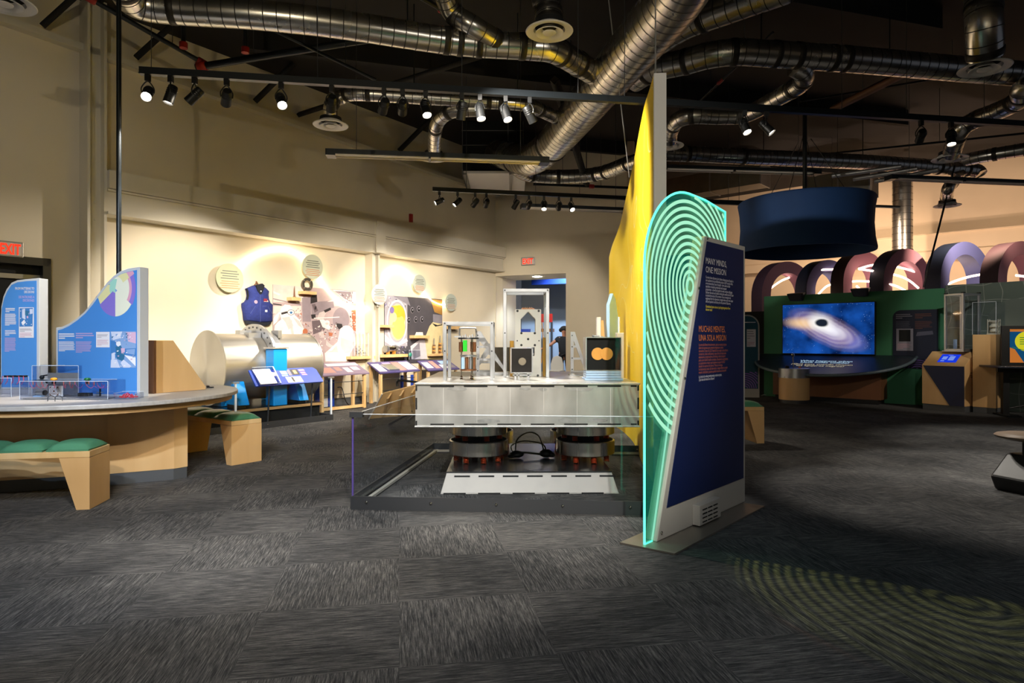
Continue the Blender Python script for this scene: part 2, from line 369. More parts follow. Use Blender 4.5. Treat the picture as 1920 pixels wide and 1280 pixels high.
# ---- end wall with the doorway
EW = Fr(*LW.w(xend, 0, 0).xy, math.atan2(-.399, .917))
ox0, oz = EW.hit(930, 517); ox1 = EW.hit(1061, 512)[0]; oz = 2.88; ex1 = EW.hit(1188, 500)[0]
m = MB(); m.box(-.3, ox0, 0, 1.3, 0, 5.9); m.box(ox1, ex1, 0, .2, 0, 5.9); m.box(ox0, ox1, 0, 1.3, oz, 5.9); 
struct(m.build('wall_back', M['wall'], loc=EW.o, rz=EW.a))
m = MB(); m.cyl(((ox0+ox1)/2, .5, oz), ((ox0+ox1)/2, .5, oz-.01), .12, n=24)
tag(m.build('downlight', M['lens'], loc=EW.o, rz=EW.a), 'round recessed downlight in the doorway soffit', 'downlight')
lamp('doorway_light', EW.w((ox0+ox1)/2, .5, oz-.06), EW.w((ox0+ox1)/2, .6, 0), 90, (.9, .95, 1), 120)
# room beyond
m = MB(); m.box(-1.2, 5, 4.6, 4.8, 0, 3.6); struct(m.build('wall_far', M['blueglass'], loc=EW.o, rz=EW.a))
m = MB(); m.box(ox0-.3, ox1+2.5, 3.2, 3.3, 2.92, 3.6); struct(m.build('trim_2', M['cobalt'], loc=EW.o, rz=EW.a))
lamp('far_room_light', EW.w(1.2, 2.6, 3.4), EW.w(1.0, 4.5, .9), 420, (.72, .84, 1), 130)
exit_sign(EW, 977, 1002, 482, 497, 'small red EXIT sign above the doorway in the back wall', 'd8d2cc')
# things seen through the doorway
t = fthing('red_sign_shelf', 'red-topped sign stand in the room beyond the doorway', 'sign', Fr(*EW.w(*[EW.hit(1022, 600, 3.8)[0]], 3.8, 0).xy, EW.a))
MB().box(-.22, .22, 0, .08, 1.8, 2.06).build('sign_plate', M['red'], t); MB().box(-.2, .2, 0, .3, 1.5, 1.6).build('shelf', M['brown_wood_and_shade'], t)
MB().box(-.22, -.18, 0, .1, 0, 1.8).build('post', M['charcoal'], t); MB().box(.18, .22, 0, .1, 0, 1.8).build('post', M['charcoal'], t)
x = EW.hit(961, 640, 1.6)[0]; t = fthing('graphic_stand', 'tall blue information panel just inside the doorway on its left', 'information panel', Fr(*EW.w(x, 1.5, 0).xy, EW.a))
MB().prism([(0, 0), (.55, 0), (.55, 1.55), (.12, 1.55), (0, 1.4)], 0, .08).build('panel_board', M['cobalt'], t)
m = MB(); 
for i in range(9): m.box(.1, .48, -.004, -.001, .45+.11*i, .51+.11*i)
m.build('print', M['pinkprint'], t)
# person beyond the doorway
pp = EW.w(EW.hit(1058, 660, 1.75)[0], 1.75, 0); s_ = 1.0
t = thing('person', 'person in a black t-shirt and dark trousers reaching out an arm beyond the doorway', 'person', pp, math.radians(-10))
def skinned(name, verts, edges, radii, mt, parent, sub=2):
    me = bpy.data.meshes.new(name); me.from_pydata(verts, edges, []); me.materials.append(mt)
    o = bpy.data.objects.new(name, me); C.objects.link(o); o.parent = parent
    sk = o.modifiers.new('skin', 'SKIN'); sk.use_smooth_shade = True
    for v, r in zip(me.skin_vertices[0].data, radii): v.radius = (r, r) if not isinstance(r, tuple) else r
    me.skin_vertices[0].data[0].use_root = True
    sb = o.modifiers.new('sub', 'SUBSURF'); sb.levels = sub; sb.render_levels = sub
    return o
V = [(0,0,.82),(0,0,1.02),(0,-.02,1.24),(0,-.03,1.33),(0,-.04,1.40),(0,-.05,1.50),(0,-.05,1.56),
     (-.17,-.02,1.28),(-.36,-.1,1.12),(-.55,-.22,1.02),(-.62,-.26,1.0),(.17,-.02,1.28),(.24,0,1.02),(.26,-.08,.80),(.26,-.1,.73),
     (-.09,0,.76),(-.11,-.02,.42),(-.12,.03,.07),(-.12,-.12,.04),(.09,0,.76),(.11,-.02,.42),(.12,.03,.07),(.12,-.12,.04)]
E = [(0,1),(1,2),(2,3),(3,4),(4,5),(5,6),(2,7),(7,8),(8,9),(9,10),(2,11),(11,12),(12,13),(13,14),(0,15),(15,16),(16,17),(17,18),(0,19),(19,20),(20,21),(21,22)]
R_ = [(.14,.11),(.13,.1),(.15,.11),.07,.055,(.08,.1),.075,.06,.042,.03,.034,.06,.042,.03,.034,.08,.055,.04,.035,.08,.055,.04,.035]
body = skinned('body', V, E, R_, M['skin'], t)
m = MB(); 
for sx in (-1, 1): m.ball((sx*.03, -.135, 1.5), .009, 8)
m.build('eyes', M['dark'], t); MB().tube([(0, -.145, 1.5), (0, -.165, 1.47), (0, -.15, 1.465)], .012, 6).build('nose', M['skin'], t)
m = MB().ball((0, -.03, 1.55), .115, 14, (1, 1.05, .75)); m.ball((-.09, .0, 1.52), .06, 10); m.build('hair', M['hair'], t)
skinned('shirt', [(0,0,.80),(0,0,.98),(0,-.02,1.24),(0,-.03,1.32),(-.17,-.02,1.28),(-.27,-.06,1.2),(.17,-.02,1.28),(.21,0,1.16)], [(0,1),(1,2),(2,3),(2,4),(4,5),(2,6),(6,7)], [(.17,.14),(.16,.125),(.17,.125),.085,.078,.06,.078,.06], M['tshirt'], t)
skinned('trousers', [(0,0,1.0),(-.09,0,.74),(-.11,-.02,.42),(-.12,.03,.1),(.09,0,.74),(.11,-.02,.42),(.12,.03,.1)], [(0,1),(1,2),(2,3),(0,4),(4,5),(5,6)], [(.15,.12),.095,.07,.06,.095,.07,.06], M['trouser'], t)
m = MB()
for k in range(4): m.tube([(-.64, -.27, 1.01-.02*k), (-.69, -.31, 1.01-.025*k), (-.715, -.34, .995-.025*k)], .009, 6)
m.tube([(-.62, -.28, .98), (-.64, -.34, .99)], .01, 6); m.build('fingers', M['skin'], t)
t = fthing('round_chair_back', 'pale rounded chair back seen at the feet of the person beyond the doorway', 'chair', Fr(*EW.w(EW.hit(1043, 680, 1.3)[0], 1.35, 0).xy, EW.a))
MB().prism([(-.18, .35), (.18, .35), (.18, .6), (.12, .78), (0, .83), (-.12, .78), (-.18, .6)], 0, .05).build('backrest', M['offwhite'], t, bevel=.01)
MB().box(-.22, .22, -.4, .05, .38, .44).build('seat', M['offwhite'], t)
for sx in (-.19, .19):
    for sy in (-.36, 0): MB().cyl((sx, sy, 0), (sx, sy, .4), .015, n=8).build('leg', M['alu_frame'], t)

# ---- right hand walls
RW = Fr(8.13*1.25, 14.5*1.25, math.atan2(-.66, .75))
m = MB(); m.box(-8.2, 12, 0, .2, 0, 5.9); struct(m.build('wall_right', M['wall2'], loc=RW.o, rz=RW.a))
zl = RW.hit(1633, 449, -.3)[1]; zl2 = RW.hit(1633, 464, -.3)[1]
m = MB(); m.box(-8, 12, -.35, -.002, zl2-.25, zl-.02); m.box(-8, 12, -.4, -.002, zl-.02, zl); m.box(-8, 12, -.4, -.002, zl2-.5, zl2-.25)
struct(m.build('beam_right', M['wall2'], loc=RW.o, rz=RW.a))
for i, (pa, pb) in enumerate(((9.2, 5.3), (8.9, 5.5))): pass
# return wall joining the back wall and the right wall
a = EW.w(ex1, 0, 0).xy; b = RW.w(-8.1, 0, 0).xy; an = math.atan2(b.y-a.y, b.x-a.x)
struct(MB().box(0, (b-a).length, 0, .15, 0, 5.9).build('wall_return', M['wall2'], loc=(a.x, a.y, 0), rz=an))

# ---- roof steel: dark joists
for i, (p0, p1) in enumerate([((-7, 5.2), (6, 9.0)), ((-4, 9.6), (8, 13.0)), ((-1, 14), (10, 17.2))]):
    a, b = Vector((*p0, 5.6)), Vector((*p1, 5.6)); an = math.atan2(b.y-a.y, b.x-a.x); Ln = (b-a).length
    m = MB(); m.box(0, Ln, -.06, .06, .0, .298)
    n = int(Ln/.7)
    pass
    struct(m.build('roof_beam', M['beam'], loc=a, rz=an))
for i, (a, b) in enumerate([(U(560, 215, 5.3), U(1040, 60, 5.3)), (U(1560, 205, 5.1), U(1710, 130, 5.1)), (U(1040, 150, 5.0), U(1100, 345, 4.6))]):
    w_ = .07 if i else .05
    o = MB().tube([a, b], w_, 4).build('roof_strut', M['beam'] if i != 1 else M['brown_wood_and_shade'])
    tag(o, ['dark roof strut crossing above the long lighting track', 'brown strut high on the right behind the long duct', 'dark sloping strut beside the big diagonal duct'][i], 'roof strut')
# ---------------------------------------------------------------- ducts (every run a thing; clamps and hangers its parts)
RINGS = 0
def duct(label, pts, r, bands=(), seam=.13, hang=(), group='round galvanised ducts', smooth=8, name='air_duct', mt=None, dark=None):
    W = [p if isinstance(p, Vector) else U(*p) for p in pts]
    o0 = W[0].copy(); path = catmull([p-o0 for p in W], smooth)
    # arc lengths
    S = [0]
    for a, b in zip(path, path[1:]): S.append(S[-1]+(b-a).length)
    def at(s):
        s = max(0, min(S[-1]-1e-6, s))
        for i in range(len(S)-1):
            if S[i+1] > s: k = (s-S[i])/(S[i+1]-S[i]); return path[i].lerp(path[i+1], k), (path[i+1]-path[i]).normalized()
        return path[-1], (path[-1]-path[-2]).normalized()
    t = thing(name, label, 'air duct', o0, 0, group)
    m = MB(); m.tube(path, r, 28, 0)
    s = seam
    while s < S[-1]-seam*.5:
        p, d = at(s); h = .0045
        m.tube([p-d*h, p+d*h], r*1.012, 28, 1, cap=False); s += seam
    m.build('duct_body', [mt or M['duct'], M['seam']], t)
    for f in bands:
        p, d = at(f*S[-1]); MB().tube([p-d*.035, p-d*.03, p+d*.03, p+d*.035], [r*1.01, r*1.045, r*1.045, r*1.01], 28).build('clamp_band', M['seam'], t)
    for f in hang:
        p, d = at(f*S[-1]); MB().cyl(p+Vector((0, 0, r*.9)), (p.x, p.y, 5.88-o0.z), .008, n=6).build('hanger_rod', M['blacksteel'], t)
    return t
def diffuser(label, px, py, z, R=.23):
    c = U(px, py, z); t = thing('ceiling_diffuser', label, 'air diffuser', c, 0, 'round white ceiling diffusers')
    MB().lathe([(R*.62, .05), (R*.7, .02), (R*.98, .0), (R, -.006), (R*.97, -.014), (R*.66, .004)], n=40).build('outer_flange', M['white'], t)
    MB().lathe([(R*.30, .03), (R*.45, -.012), (R*.58, -.026), (R*.59, -.02), (R*.44, .0), (R*.32, .03)], n=36).build('cone_ring', M['white'], t)
    MB().lathe([(.001, -.03), (R*.17, -.034), (R*.27, -.024), (R*.28, -.016), (.001, -.012)], n=30).build('centre_cone', M['white'], t)
    MB().lathe([(.001, .05), (R*.62, .05), (R*.6, .1)], n=30).build('neck', M['dark'], t)
    return c
zd = 4.6
duct('large diagonal spiral duct, the thickest of all, above the yellow wall', [(1330, -120, zd), (1262, 0, zd), (1185, 95, zd), (1130, 160, zd), (1075, 225, zd), (1030, 275, zd), (990, 300, 4.62), P(945, 290, 13.2), P(925, 286, 14.2)], .285, bands=(.62, .8, .93, .96, .99), seam=.14, hang=(.15, .5, .8))
duct('long duct crossing the top left of the hall', [(215, -70, zd), (235, -15, zd), (262, 8, zd), (330, 18, zd), (480, 28, zd), (640, 46, zd), (850, 78, zd), (990, 88, zd), (1040, 95, zd), (1085, 120, zd), (1135, 150, zd)], .145, bands=(.07, .17, .62, .645, .68, .76, .84, .9, .97), hang=(.3, .55, .8))
duct('short duct dropping from the top edge into the long left duct', [(820, -60, 5.0), (833, -10, 4.95), (850, 25, 4.85), (885, 48, 4.7), (945, 85, zd)], .115, bands=(.18, .5, .9))
duct('duct on the left that feeds the first round vent below the track', [(620, 225, 4.28), (621, 198, 4.45), (640, 182, zd), (672, 176, zd), (780, 182, zd), (900, 190, zd), (985, 196, zd), (1020, 210, zd), (1070, 234, zd)], .095, bands=(.05, .13, .2, .6, .64, .8, .9, .97), hang=(.35, .7))
duct('curved branch duct that drops to the vent above the strip light', [(895, 205, 4.52), (850, 208, 4.5), (826, 222, 4.45), (816, 245, 4.35), (814, 288, 4.24)], .1, bands=(.25, .5, .92))
duct('flared duct above the round vent at top centre', [(1018, -60, 4.9), (1022, -10, 4.75), (1028, 20, 4.6), (1030, 48, 4.42)], [.14][0], bands=(.5, .75, .95))
duct('wavy duct running right from the yellow wall under the ceiling', [(1190, 150, zd), (1225, 130, zd), (1285, 116, zd), (1330, 104, zd), (1380, 98, zd), (1440, 101, zd), (1600, 112, zd), (1760, 126, zd), (1960, 142, zd)], .15, bands=(.05, .14, .24, .33, .38, .46, .49), hang=(.3, .6, .85))
duct('duct at the very top right of the diagonal one', [(1240, 75, zd+.1), (1290, 45, zd+.1), (1370, 15, zd+.1), (1480, -25, zd+.1)], .15, bands=(.4,))
duct('bent branch duct hanging below the wavy right duct', [(1490, 125, 4.5), (1508, 138, 4.45), (1500, 158, 4.42), (1460, 182, 4.42), (1400, 214, 4.42), (1350, 218, 4.42), (1300, 217, 4.42), (1270, 226, 4.42), (1258, 246, 4.4), (1256, 262, 4.34)], .115, bands=(.1, .18, .5, .72, .85))
duct('vertical duct drop at the top right above a round vent', [(1838, -90, 5.1), (1842, -30, 4.8), (1845, 40, 4.4), (1847, 108, 4.1)], .16, bands=(.3, .55, .95))
duct('slanting duct with a teal glint at the right edge', [(1960, 150, 4.4), (1918, 166, 4.35), (1912, 186, 4.3), (1880, 204, 4.3), (1826, 226, 4.3), (1800, 245, 4.2), (1784, 288, 4.0)], .12, bands=(.2, .3, .6, .8))
duct('long low duct above the navy drum on the right', [(1235, 287, zd), (1300, 289, zd), (1400, 294, zd), (1500, 298, zd), (1620, 304, zd), (1740, 312, zd), (1790, 316, zd), (1828, 320, 4.58), (1836, 327, 4.5)], .14, bands=(.08, .24, .85, .95), hang=(.3, .6))
duct('small elbow duct ending in the lowest right vent', [(1800, 322, 4.5), (1790, 340, 4.35), (1778, 352, 4.15), (1774, 376, 4.0)], .105, bands=(.35, .88))
duct('straight duct behind the slanting one near the right wall', [(1808, 300, 4.7), (1860, 290, 4.7), (1960, 274, 4.7)], .12, bands=(.4,))
duct('low duct running behind the yellow wall from the air unit', [(965, 312, zd), (985, 326, zd), (1030, 331, zd), (1085, 330, zd), (1130, 324, zd), (1180, 306, zd), (1240, 290, zd)], .14, bands=(.2, .35, .55, .62, .8), hang=(.5,))
c = P(1692, 420, 15.6)
duct('thick vertical duct in front of the right wall', [Vector((c.x, c.y, 3.35)), Vector((c.x, c.y, 4.2)), Vector((c.x, c.y, 5.3))], .22, bands=(.03,), seam=.16)
for l, x, y, z in [('round white vent hanging left of the strip light', 620, 234, 4.22), ('round white vent directly above the left strip light', 813, 296, 4.2), ('largest round white vent at top centre', 1030, 58, 4.36),
                   ('round white vent cut by the top left corner', 8, 4, 4.22), ('tilted-looking round white vent at the top right', 1846, 127, 4.06), ('round white vent on the right below the slanting duct', 1781, 297, 3.95),
                   ('lowest round white vent on the right against the tan wall', 1776, 385, 3.9), ('round white vent half hidden behind the yellow wall tip', 1253, 273, 4.28)]:
    diffuser(l, x, y, z, .24)
# air handling box at the end of the big duct
t = thing('air_handling_unit', 'dark gridded air handling box above the back wall with a pale underside', 'air handling unit', P(915, 330, 13.6))
m = MB(); m.box(-.55, .75, 0, 1.4, .03, 1.6)
for k in range(1, 5): m.box(-.56, .76, -.012, 0, .03+k*.31, .04+k*.31, 1)
for x in (-.55, .42, .74): m.box(x, x+.012, -.012, 0, .03, 1.6, 1)
m.build('casing', [M['blacksteel'], M['exitbox']], t)
MB().box(-.5, .8, -.3, 1.3, -.02, .029).build('bottom_tray', M['white'], t)
for x in (-.5, .45): MB().box(x, x+.06, -.35, 1.35, -.06, -.021).build('rail', M['exitbox'], t)
# rectangular ducts on the right behind the drum pendant
for lab, px, py, w_, d_, h_, D in [('rectangular sheet metal duct left of the navy drum', 1330, 340, 2.6, .6, .5, 16.2), ('rectangular sheet metal duct above the navy drum', 1570, 345, 1.4, .8, .55, 15.2)]:
    t = thing('rectangular_duct', lab, 'air duct', P(px, py, D), RW.a, 'rectangular ducts')
    m = MB().box(-w_/2, w_/2, 0, d_, -h_/2, h_/2); m.build('duct_body', mat('dull_duct', '8b8678', .45, .7, noise=.2), t)
    for x in (-w_/2, 0, w_/2-.03): MB().box(x, x+.03, -.02, d_+.02, -h_/2-.02, h_/2+.02).build('flange', M['exitbox'], t)
# cable trays / unistrut near the low duct
for i, (a, b, z) in enumerate([((1560, 330), (1690, 312), 4.35), ((1600, 336), (1720, 316), 4.3), ((1640, 340), (1745, 322), 4.25), ((1690, 332), (1760, 318), 4.2)]):
    o = MB().tube([U(*a, z), U(*b, z)], .04, 4).build('strut_channel', M['exitbox'])
    tag(o, ['galvanised strut channel right of the navy drum, leftmost of four', 'galvanised strut channel right of the navy drum, second of four', 'galvanised strut channel right of the navy drum, third of four', 'galvanised strut channel right of the navy drum, rightmost of four'][i], 'strut channel', 'strut channels')
# fire sprinkler pipes
def pipe(label, a, b, r, reds=()):
    a = U(*a); b = U(*b); t = thing('sprinkler_pipe', label, 'pipe', a, 0, 'black sprinkler pipes'); d = b-a
    MB().cyl((0, 0, 0), d, r, n=12).build('pipe_body', M['blacksteel'], t)
    for f in (.3, .7): q = d*f; MB().cyl((q.x, q.y, q.z), (q.x, q.y, 5.9-a.z), .005, n=6).build('hanger_rod', M['charcoal'], t)
    for f in reds: q = d*f; u = d.normalized(); MB().tube([q-u*.06, q-u*.05, q+u*.05, q+u*.06], [r*1.2, r*1.6, r*1.6, r*1.2], 10).build('pipe_coupling', M['red'], t)
pipe('black sprinkler pipe falling from the top left to the red coupling', (165, -5, 5.3), (384, 120, 4.9), .03, (.02, .97))
pipe('black sprinkler pipe rising right from the red coupling under the long duct', (368, 126, 4.85), (730, 68, 5.2), .045, (.03,))
pipe('thin black pipe from the long duct down to the track', (510, 55, 5.1), (705, 150, 4.6), .02)
pipe('black pipe with a red coupling at top centre', (780, -10, 5.3), (900, 60, 5.2), .03, (.4, .9))
pipe('dark pipe in the far ceiling left of the yellow wall', (1000, 345, 4.7), (1180, 352, 4.7), .03, (.6,))
pipe('black pipe behind the navy drum reaching the vertical duct', (1250, 374, 4.35), (1686, 388, 4.35), .035)
pipe('thin pipe high on the right with a small red coupling', (1290, 210, 4.9), (1450, 60, 5.4), .016, (.42,))
pipe('long thin pipe under the dark roof at right', (1500, 190, 5.2), (1920, 120, 5.4), .016)
pipe('brown pipe low under the ceiling at right', (1440, 300, 4.9), (1920, 250, 4.9), .02)
for i, (px, py) in enumerate([(344, 83), (460, 92)]):
    a = U(px, py, 4.95); t = thing('sprinkler_drop', ['black sprinkler drop with red fitting nearest the left', 'black sprinkler drop with red fitting under the long duct'][i], 'sprinkler drop', a, 0, 'sprinkler drops')
    MB().cyl((0, 0, 0), (0, 0, .9), .028, n=10).build('pipe_body', M['blacksteel'], t); MB().cyl((0, 0, -.05), (0, 0, .02), .05, n=10).build('pipe_coupling', M['red'], t)

# ---------------------------------------------------------------- lighting tracks and spots
def track(label, a, b, drops, zt=3.7):
    t = thing('lighting_track', label, 'lighting track', a, 0, 'ceiling lighting tracks'); d = b-a; u = d.normalized(); v = Vector((-u.y, u.x, 0)); 
    m = MB(); L_ = d.length
    M4 = Matrix((( u.x, v.x, 0, 0), (u.y, v.y, 0, 0), (0, 0, 1, 0), (0, 0, 0, 1)))
    m.box(0, L_, -.022, .022, 0, .055); m.box(0, L_, -.03, .03, -.012, 0); m.xf(M4); m.build('track_rail', M['blacksteel'], t)
    for f in drops: q = d*f; MB().cyl((q.x, q.y, .055), (q.x, q.y, 5.88-a.z), .004, n=6).build('hanger_rod', M['charcoal'], t)
A1, B1 = U(262, 137, 3.7), U(1985, 240, 3.7)
A1.z = B1.z = 3.7
track('long lighting track running from the upper left across to the right', A1, B1, (.01, .16, .3, .42, .47, .72, .8, .9))
A2, B2 = P(811, 357, 10.5), P(1392, 378, 11.6); A2.z = B2.z = 3.7
track('short far lighting track over the back left corner', A2, B2, (.1, .45, .7, .95))
PX = {}
def spot(label, px, A, B, aim, watts=0, lit=False, size=38, col=WARM, s=1.0):
    r = (px-960)/FPX; d = B-A; k = (r*A.y-A.x)/(d.x-r*d.y); p = A+d*k        # place on the track
    t = thing('track_spotlight', label, 'spotlight', p, 0, 'black track spotlights')
    MB().box(-.02, .02, -.02, .02, -.07, -.012).build('track_adapter', M['black'], t)
    dirv = (Vector(aim)-p-Vector((0, 0, -.16))).normalized(); q = dirv.to_track_quat('-Z', 'Y').to_matrix().to_4x4(); piv = Vector((0, 0, -.16*s-.02))
    T = Matrix.Translation(piv) @ q
    m = MB(); m.lathe([(.001, .085), (.035, .085), (.042, .075), (.044, .0), (.047, -.085), (.043, -.088), (.04, -.07)], n=20)
    for k2 in range(3): m.lathe([(.044, .05-.018*k2), (.047, .046-.018*k2), (.044, .042-.018*k2)], n=20)
    m.v = [tuple(T @ (Vector(x)*s)) for x in m.v]; m.build('lamp_housing', M['black'], t)
    h = Vector((dirv.y, -dirv.x, 0)); h = h.normalized() if h.length > .05 else Vector((1, 0, 0))
    MB().tube(catmull([piv+h*.05*s, piv+h*.05*s+Vector((0, 0, .05)), Vector((0, 0, -.07)), piv-h*.05*s+Vector((0, 0, .05)), piv-h*.05*s], 5), .006, 6).build('yoke', M['black'], t)
    m = MB().lathe([(.001, -.071), (.039, -.071)], n=20); m.v = [tuple(T @ (Vector(x)*s)) for x in m.v]
    m.build('lens', M['lens'] if (lit or watts) else M['dark'], t)
    if watts: lamp('spot_light', p+piv+dirv*.1*s, aim, watts, col, size)
wl = lambda x, z, y=0: tuple(LW.w(x, y, z))
far = Vector((0, 5.8, .8))
S1 = [(277, 'first spotlight on the long track, flaring toward the camera', (-2.2, 2.4, .3), 200, 46, NEUT), (320, 'second spotlight on the long track, lit and tipped down left', (-3.9, 5.6, .7), 330, 36, NEUT), (365, 'third spotlight on the long track, lit and tipped far left', (-5.2, 6.0, 1.4), 200, 40, NEUT),
      (425, 'fourth spotlight on the long track, dark against the olive wall', (-4.7, 9.6, 1.5), 480, 46, WARM), (527, 'flaring spotlight alone in the middle of the left wall', (-.6, 3.4, 0), 190, 48, NEUT), (622, 'dark spotlight directly above the left round vent', (-3.4, 10.4, 1.2), 470, 40, WARM),
      (720, 'dark spotlight, left one of the pair in front of the thin duct', (-3.4, 11.2, 1.4), 470, 42, WARM), (755, 'dark spotlight, right one of the pair in front of the thin duct', (-2.5, 12.4, 1.4), 560, 42, WARM), (798, 'flaring spotlight above the end of the left strip light', (-.2, 5.2, .9), 260, 36, NEUT),
      (866, 'dark spotlight left of the twin lit ones in front of the air unit', (-1.2, 8.0, 0), 60, 40, WARM), (900, 'left one of the twin lit spotlights in front of the air unit', (.15, 5.6, .9), 230, 26, NEUT), (948, 'right one of the twin lit spotlights in front of the air unit', (.75, 5.4, .8), 230, 26, NEUT), (993, 'dark spotlight, last one before the big diagonal duct', (1.3, 7.5, 1.6), 90, 40, WARM),
      (1396, 'lit spotlight hanging under the bent branch duct, left one', (3.3, 5.2, 0), 120, 40, NEUT), (1437, 'lit spotlight hanging under the bent branch duct, right one', (5.2, 5.6, .2), 170, 40, NEUT), (1727, 'unlit spotlight on the dark right part of the long track', (6.6, 12.5, 1.2), 0, 40, WARM), (1783, 'lit spotlight at the right beside the slanting duct', (4.6, 6.2, 0), 150, 46, NEUT)]
for px, l, aim, wt, sz, col in S1: spot(l, px, A1, B1, aim, wt, lit=wt > 0, size=sz, col=col)
S2 = [(824, 'leftmost spotlight of the far track, lit and flaring', (-4.9, 9.2, 1.5), 400, WARM), (858, 'second spotlight of the far track, lit and tipped left', (-3.4, 9.6, .9), 420, WARM), (891, 'third spotlight of the far track, dark', (-2.6, 13.2, 1.6), 330, WARM), (912, 'fourth spotlight of the far track, dark', (-1.6, 14.5, 1.5), 260, WARM),
      (967, 'fifth spotlight of the far track, lit and pointing down', (-1.8, 12.4, .6), 300, WARM), (992, 'sixth spotlight of the far track, small and dark', (-.8, 15.2, 2.0), 150, WARM), (1020, 'seventh spotlight of the far track, lit and pointing down', (.5, 9.0, .5), 150, WARM), (1048, 'eighth spotlight of the far track, dark', (.6, 15.4, 1.8), 200, WARM), (1071, 'last spotlight of the far track before the yellow wall', (1.6, 9.4, 1.6), 150, WARM)]
for px, l, aim, wt, col in S2: spot(l, px, A2, B2, aim, wt, lit=wt > 0, size=52, col=col, s=.95)
# slim strip lights (switched off, frosted tubes)
def strip(label, a, b, n=2):
    t = thing('strip_light', label, 'strip light', a, 0, 'suspended strip lights'); d = b-a; L_ = d.length; u = d.normalized()
    M4 = Matrix((( u.x, -u.y, 0, 0), (u.y, u.x, 0, 0), (0, 0, 1, 0), (0, 0, 0, 1)))
    m = MB().box(0, L_, -.09, .09, .0, .05); m.box(0, .12, -.09, .09, -.03, 0); m.box(L_-.12, L_, -.09, .09, -.03, 0); m.box(L_*.45, L_*.46, -.09, .09, -.03, 0); m.xf(M4).build('housing', M['blacksteel'], t)
    for y in (-.045, .045): MB().cyl((.12, y, -.014), (L_-.12, y, -.014), .016, n=10).xf(M4).build('tube_lamp', M['lens_off'], t)
    for f in (.13, .87): q = u*L_*f; MB().cyl((q.x, q.y, .05), (q.x, q.y, 5.88-a.z), .004, n=5).build('hanger_wire', M['charcoal'], t)
def eqz(a, b): b = b.copy(); b.z = a.z; return a, b
strip('long strip light hanging in front of the left wall and vent', *eqz(U(612, 289, 3.62), U(1028, 304, 3.62)))
strip('far strip light under the short track', *eqz(U(977, 388, 3.62), U(1180, 396, 3.62)))
strip('strip light behind the tip of the yellow wall', *eqz(U(1235, 316, 4.15), U(1535, 325, 4.15)))
strip('strip light running to the right edge in front of the tan wall', *eqz(U(1665, 334, 4.1), U(1960, 346, 4.1)))
# vertical pole down to the blue panel
a = P(233, 300, 5.9)
t = thing('ceiling_power_pole', 'thin black pole running from the ceiling to behind the blue wavy panel', 'pole', (a.x-.05, a.y, 0)); MB().cyl((0, 0, .765), (.0, 0, 5.88), .021, n=12).build('pole_shaft', M['blacksteel'], t)
MB().cyl((0, 0, .761), (0, 0, .775), .05, n=12).build('foot_flange', M['blacksteel'], t)
# suspension cables of the yellow wall and the drum
for i, (p0, p1) in enumerate([((1140, -10, 5.8), (1180, 330, 3.45)), ((1227, -10, 5.8), (1229, 133, 3.56))]):
    a, b = ((P(1140, -10, 7.4), P(1180, 332, 8.16)), (P(1229, 133, 5.62), None))[i]
    if b is None: a.z = 3.57; b = Vector((a.x, a.y, 5.88))
    else: a = b+(a-b)*((5.88-b.z)/(a.z-b.z))
    o = MB().tube([a, b], .007, 6).build('suspension_cable', M['exitbox'])
    tag(o, ['thin steel cable slanting across the big duct to the yellow wall', 'thin steel cable straight down to the top of the yellow wall'][i], 'cable', 'steel suspension cables')
a, b = U(1790, 310, 4.6), P(1732, 538, 12.3); o = MB().tube(catmull([a, a.lerp(b, .35)+Vector((.0, 0, 0)), a.lerp(b, .9), b], 4), .018, 8).build('power_cable', M['black']); tag(o, 'black cable slanting down from the duct to the green wall', 'cable')
# ================================================================ centre: isolation platform and what stands on it
# guard rail with acrylic
t = thing('guard_rail', 'low charcoal floor rail with clear acrylic panels around the metal platform', 'guard rail', (0, 0, 0))
c0, c1 = G(657, 955), G(1205, 966); c2, c3 = G(812, 846.5), P(1215, 846, 6.98); c2.z = 0; c3.z = 0; c1 = c0+(c1-c0)*1.12
def seg(m, a, b, w_, z0, z1, off=0, mi=0):
    d = (b-a).normalized(); n = Vector((-d.y, d.x, 0)); a_ = a+n*off; b_ = b+n*off
    q = [a_, b_, b_+n*w_, a_+n*w_]; m.hexa([(p.x, p.y, z0) for p in q]+[(p.x, p.y, z1) for p in q], mi)
for nm, a, b in (('front_rail', c0, c1), ('side_rail', c2, c0+(c2-c0).normalized()*.016), ('back_rail', c3, c2)):
    m = MB(); seg(m, a, b, .012, 0, .098); seg(m, a, b, .05, 0, .01, .012); seg(m, a, b, .03, .01, .03, .03, 1)
    m.build(nm, [M['charcoal'], M['offwhite']], t)
    d = (b-a).normalized(); n = Vector((-d.y, d.x, 0)); L_ = (b-a).length
    k = .12
    while k < L_-.05:
        p = a+d*k+Vector((0, 0, .058)); MB().ball(p-n*.003, .011, 8).build('screw', M['chrome'], t)
        if nm != 'front_rail': MB().ball(p+n*.015, .009, 8).build('screw', M['chrome'], t)
        k += .48
for nm, a, b in (('front_pane', c0, c1), ('side_pane', c2, c0), ('back_pane', c3, c2)):
    m = MB(); seg(m, a, b, .01, .03, .70, .014); m.build('acrylic_'+nm, M['acr'], t)
    m = MB(); seg(m, a, b, .01, .70, .704, .014); m.build('polished_edge', M['acredge'], t)  # pale strip painting the bright top edge of the pane
MB().cyl(c0+Vector((.014, .014, .1)), c0+Vector((.014, .014, .70)), .008, n=8).build('violet_edge', M['violetedge'], t)
MB().box(c0.x-.005, c0.x+.09, c0.y-.01, c0.y+.04, .68, .72).build('corner_cap', M['charcoal'], t)

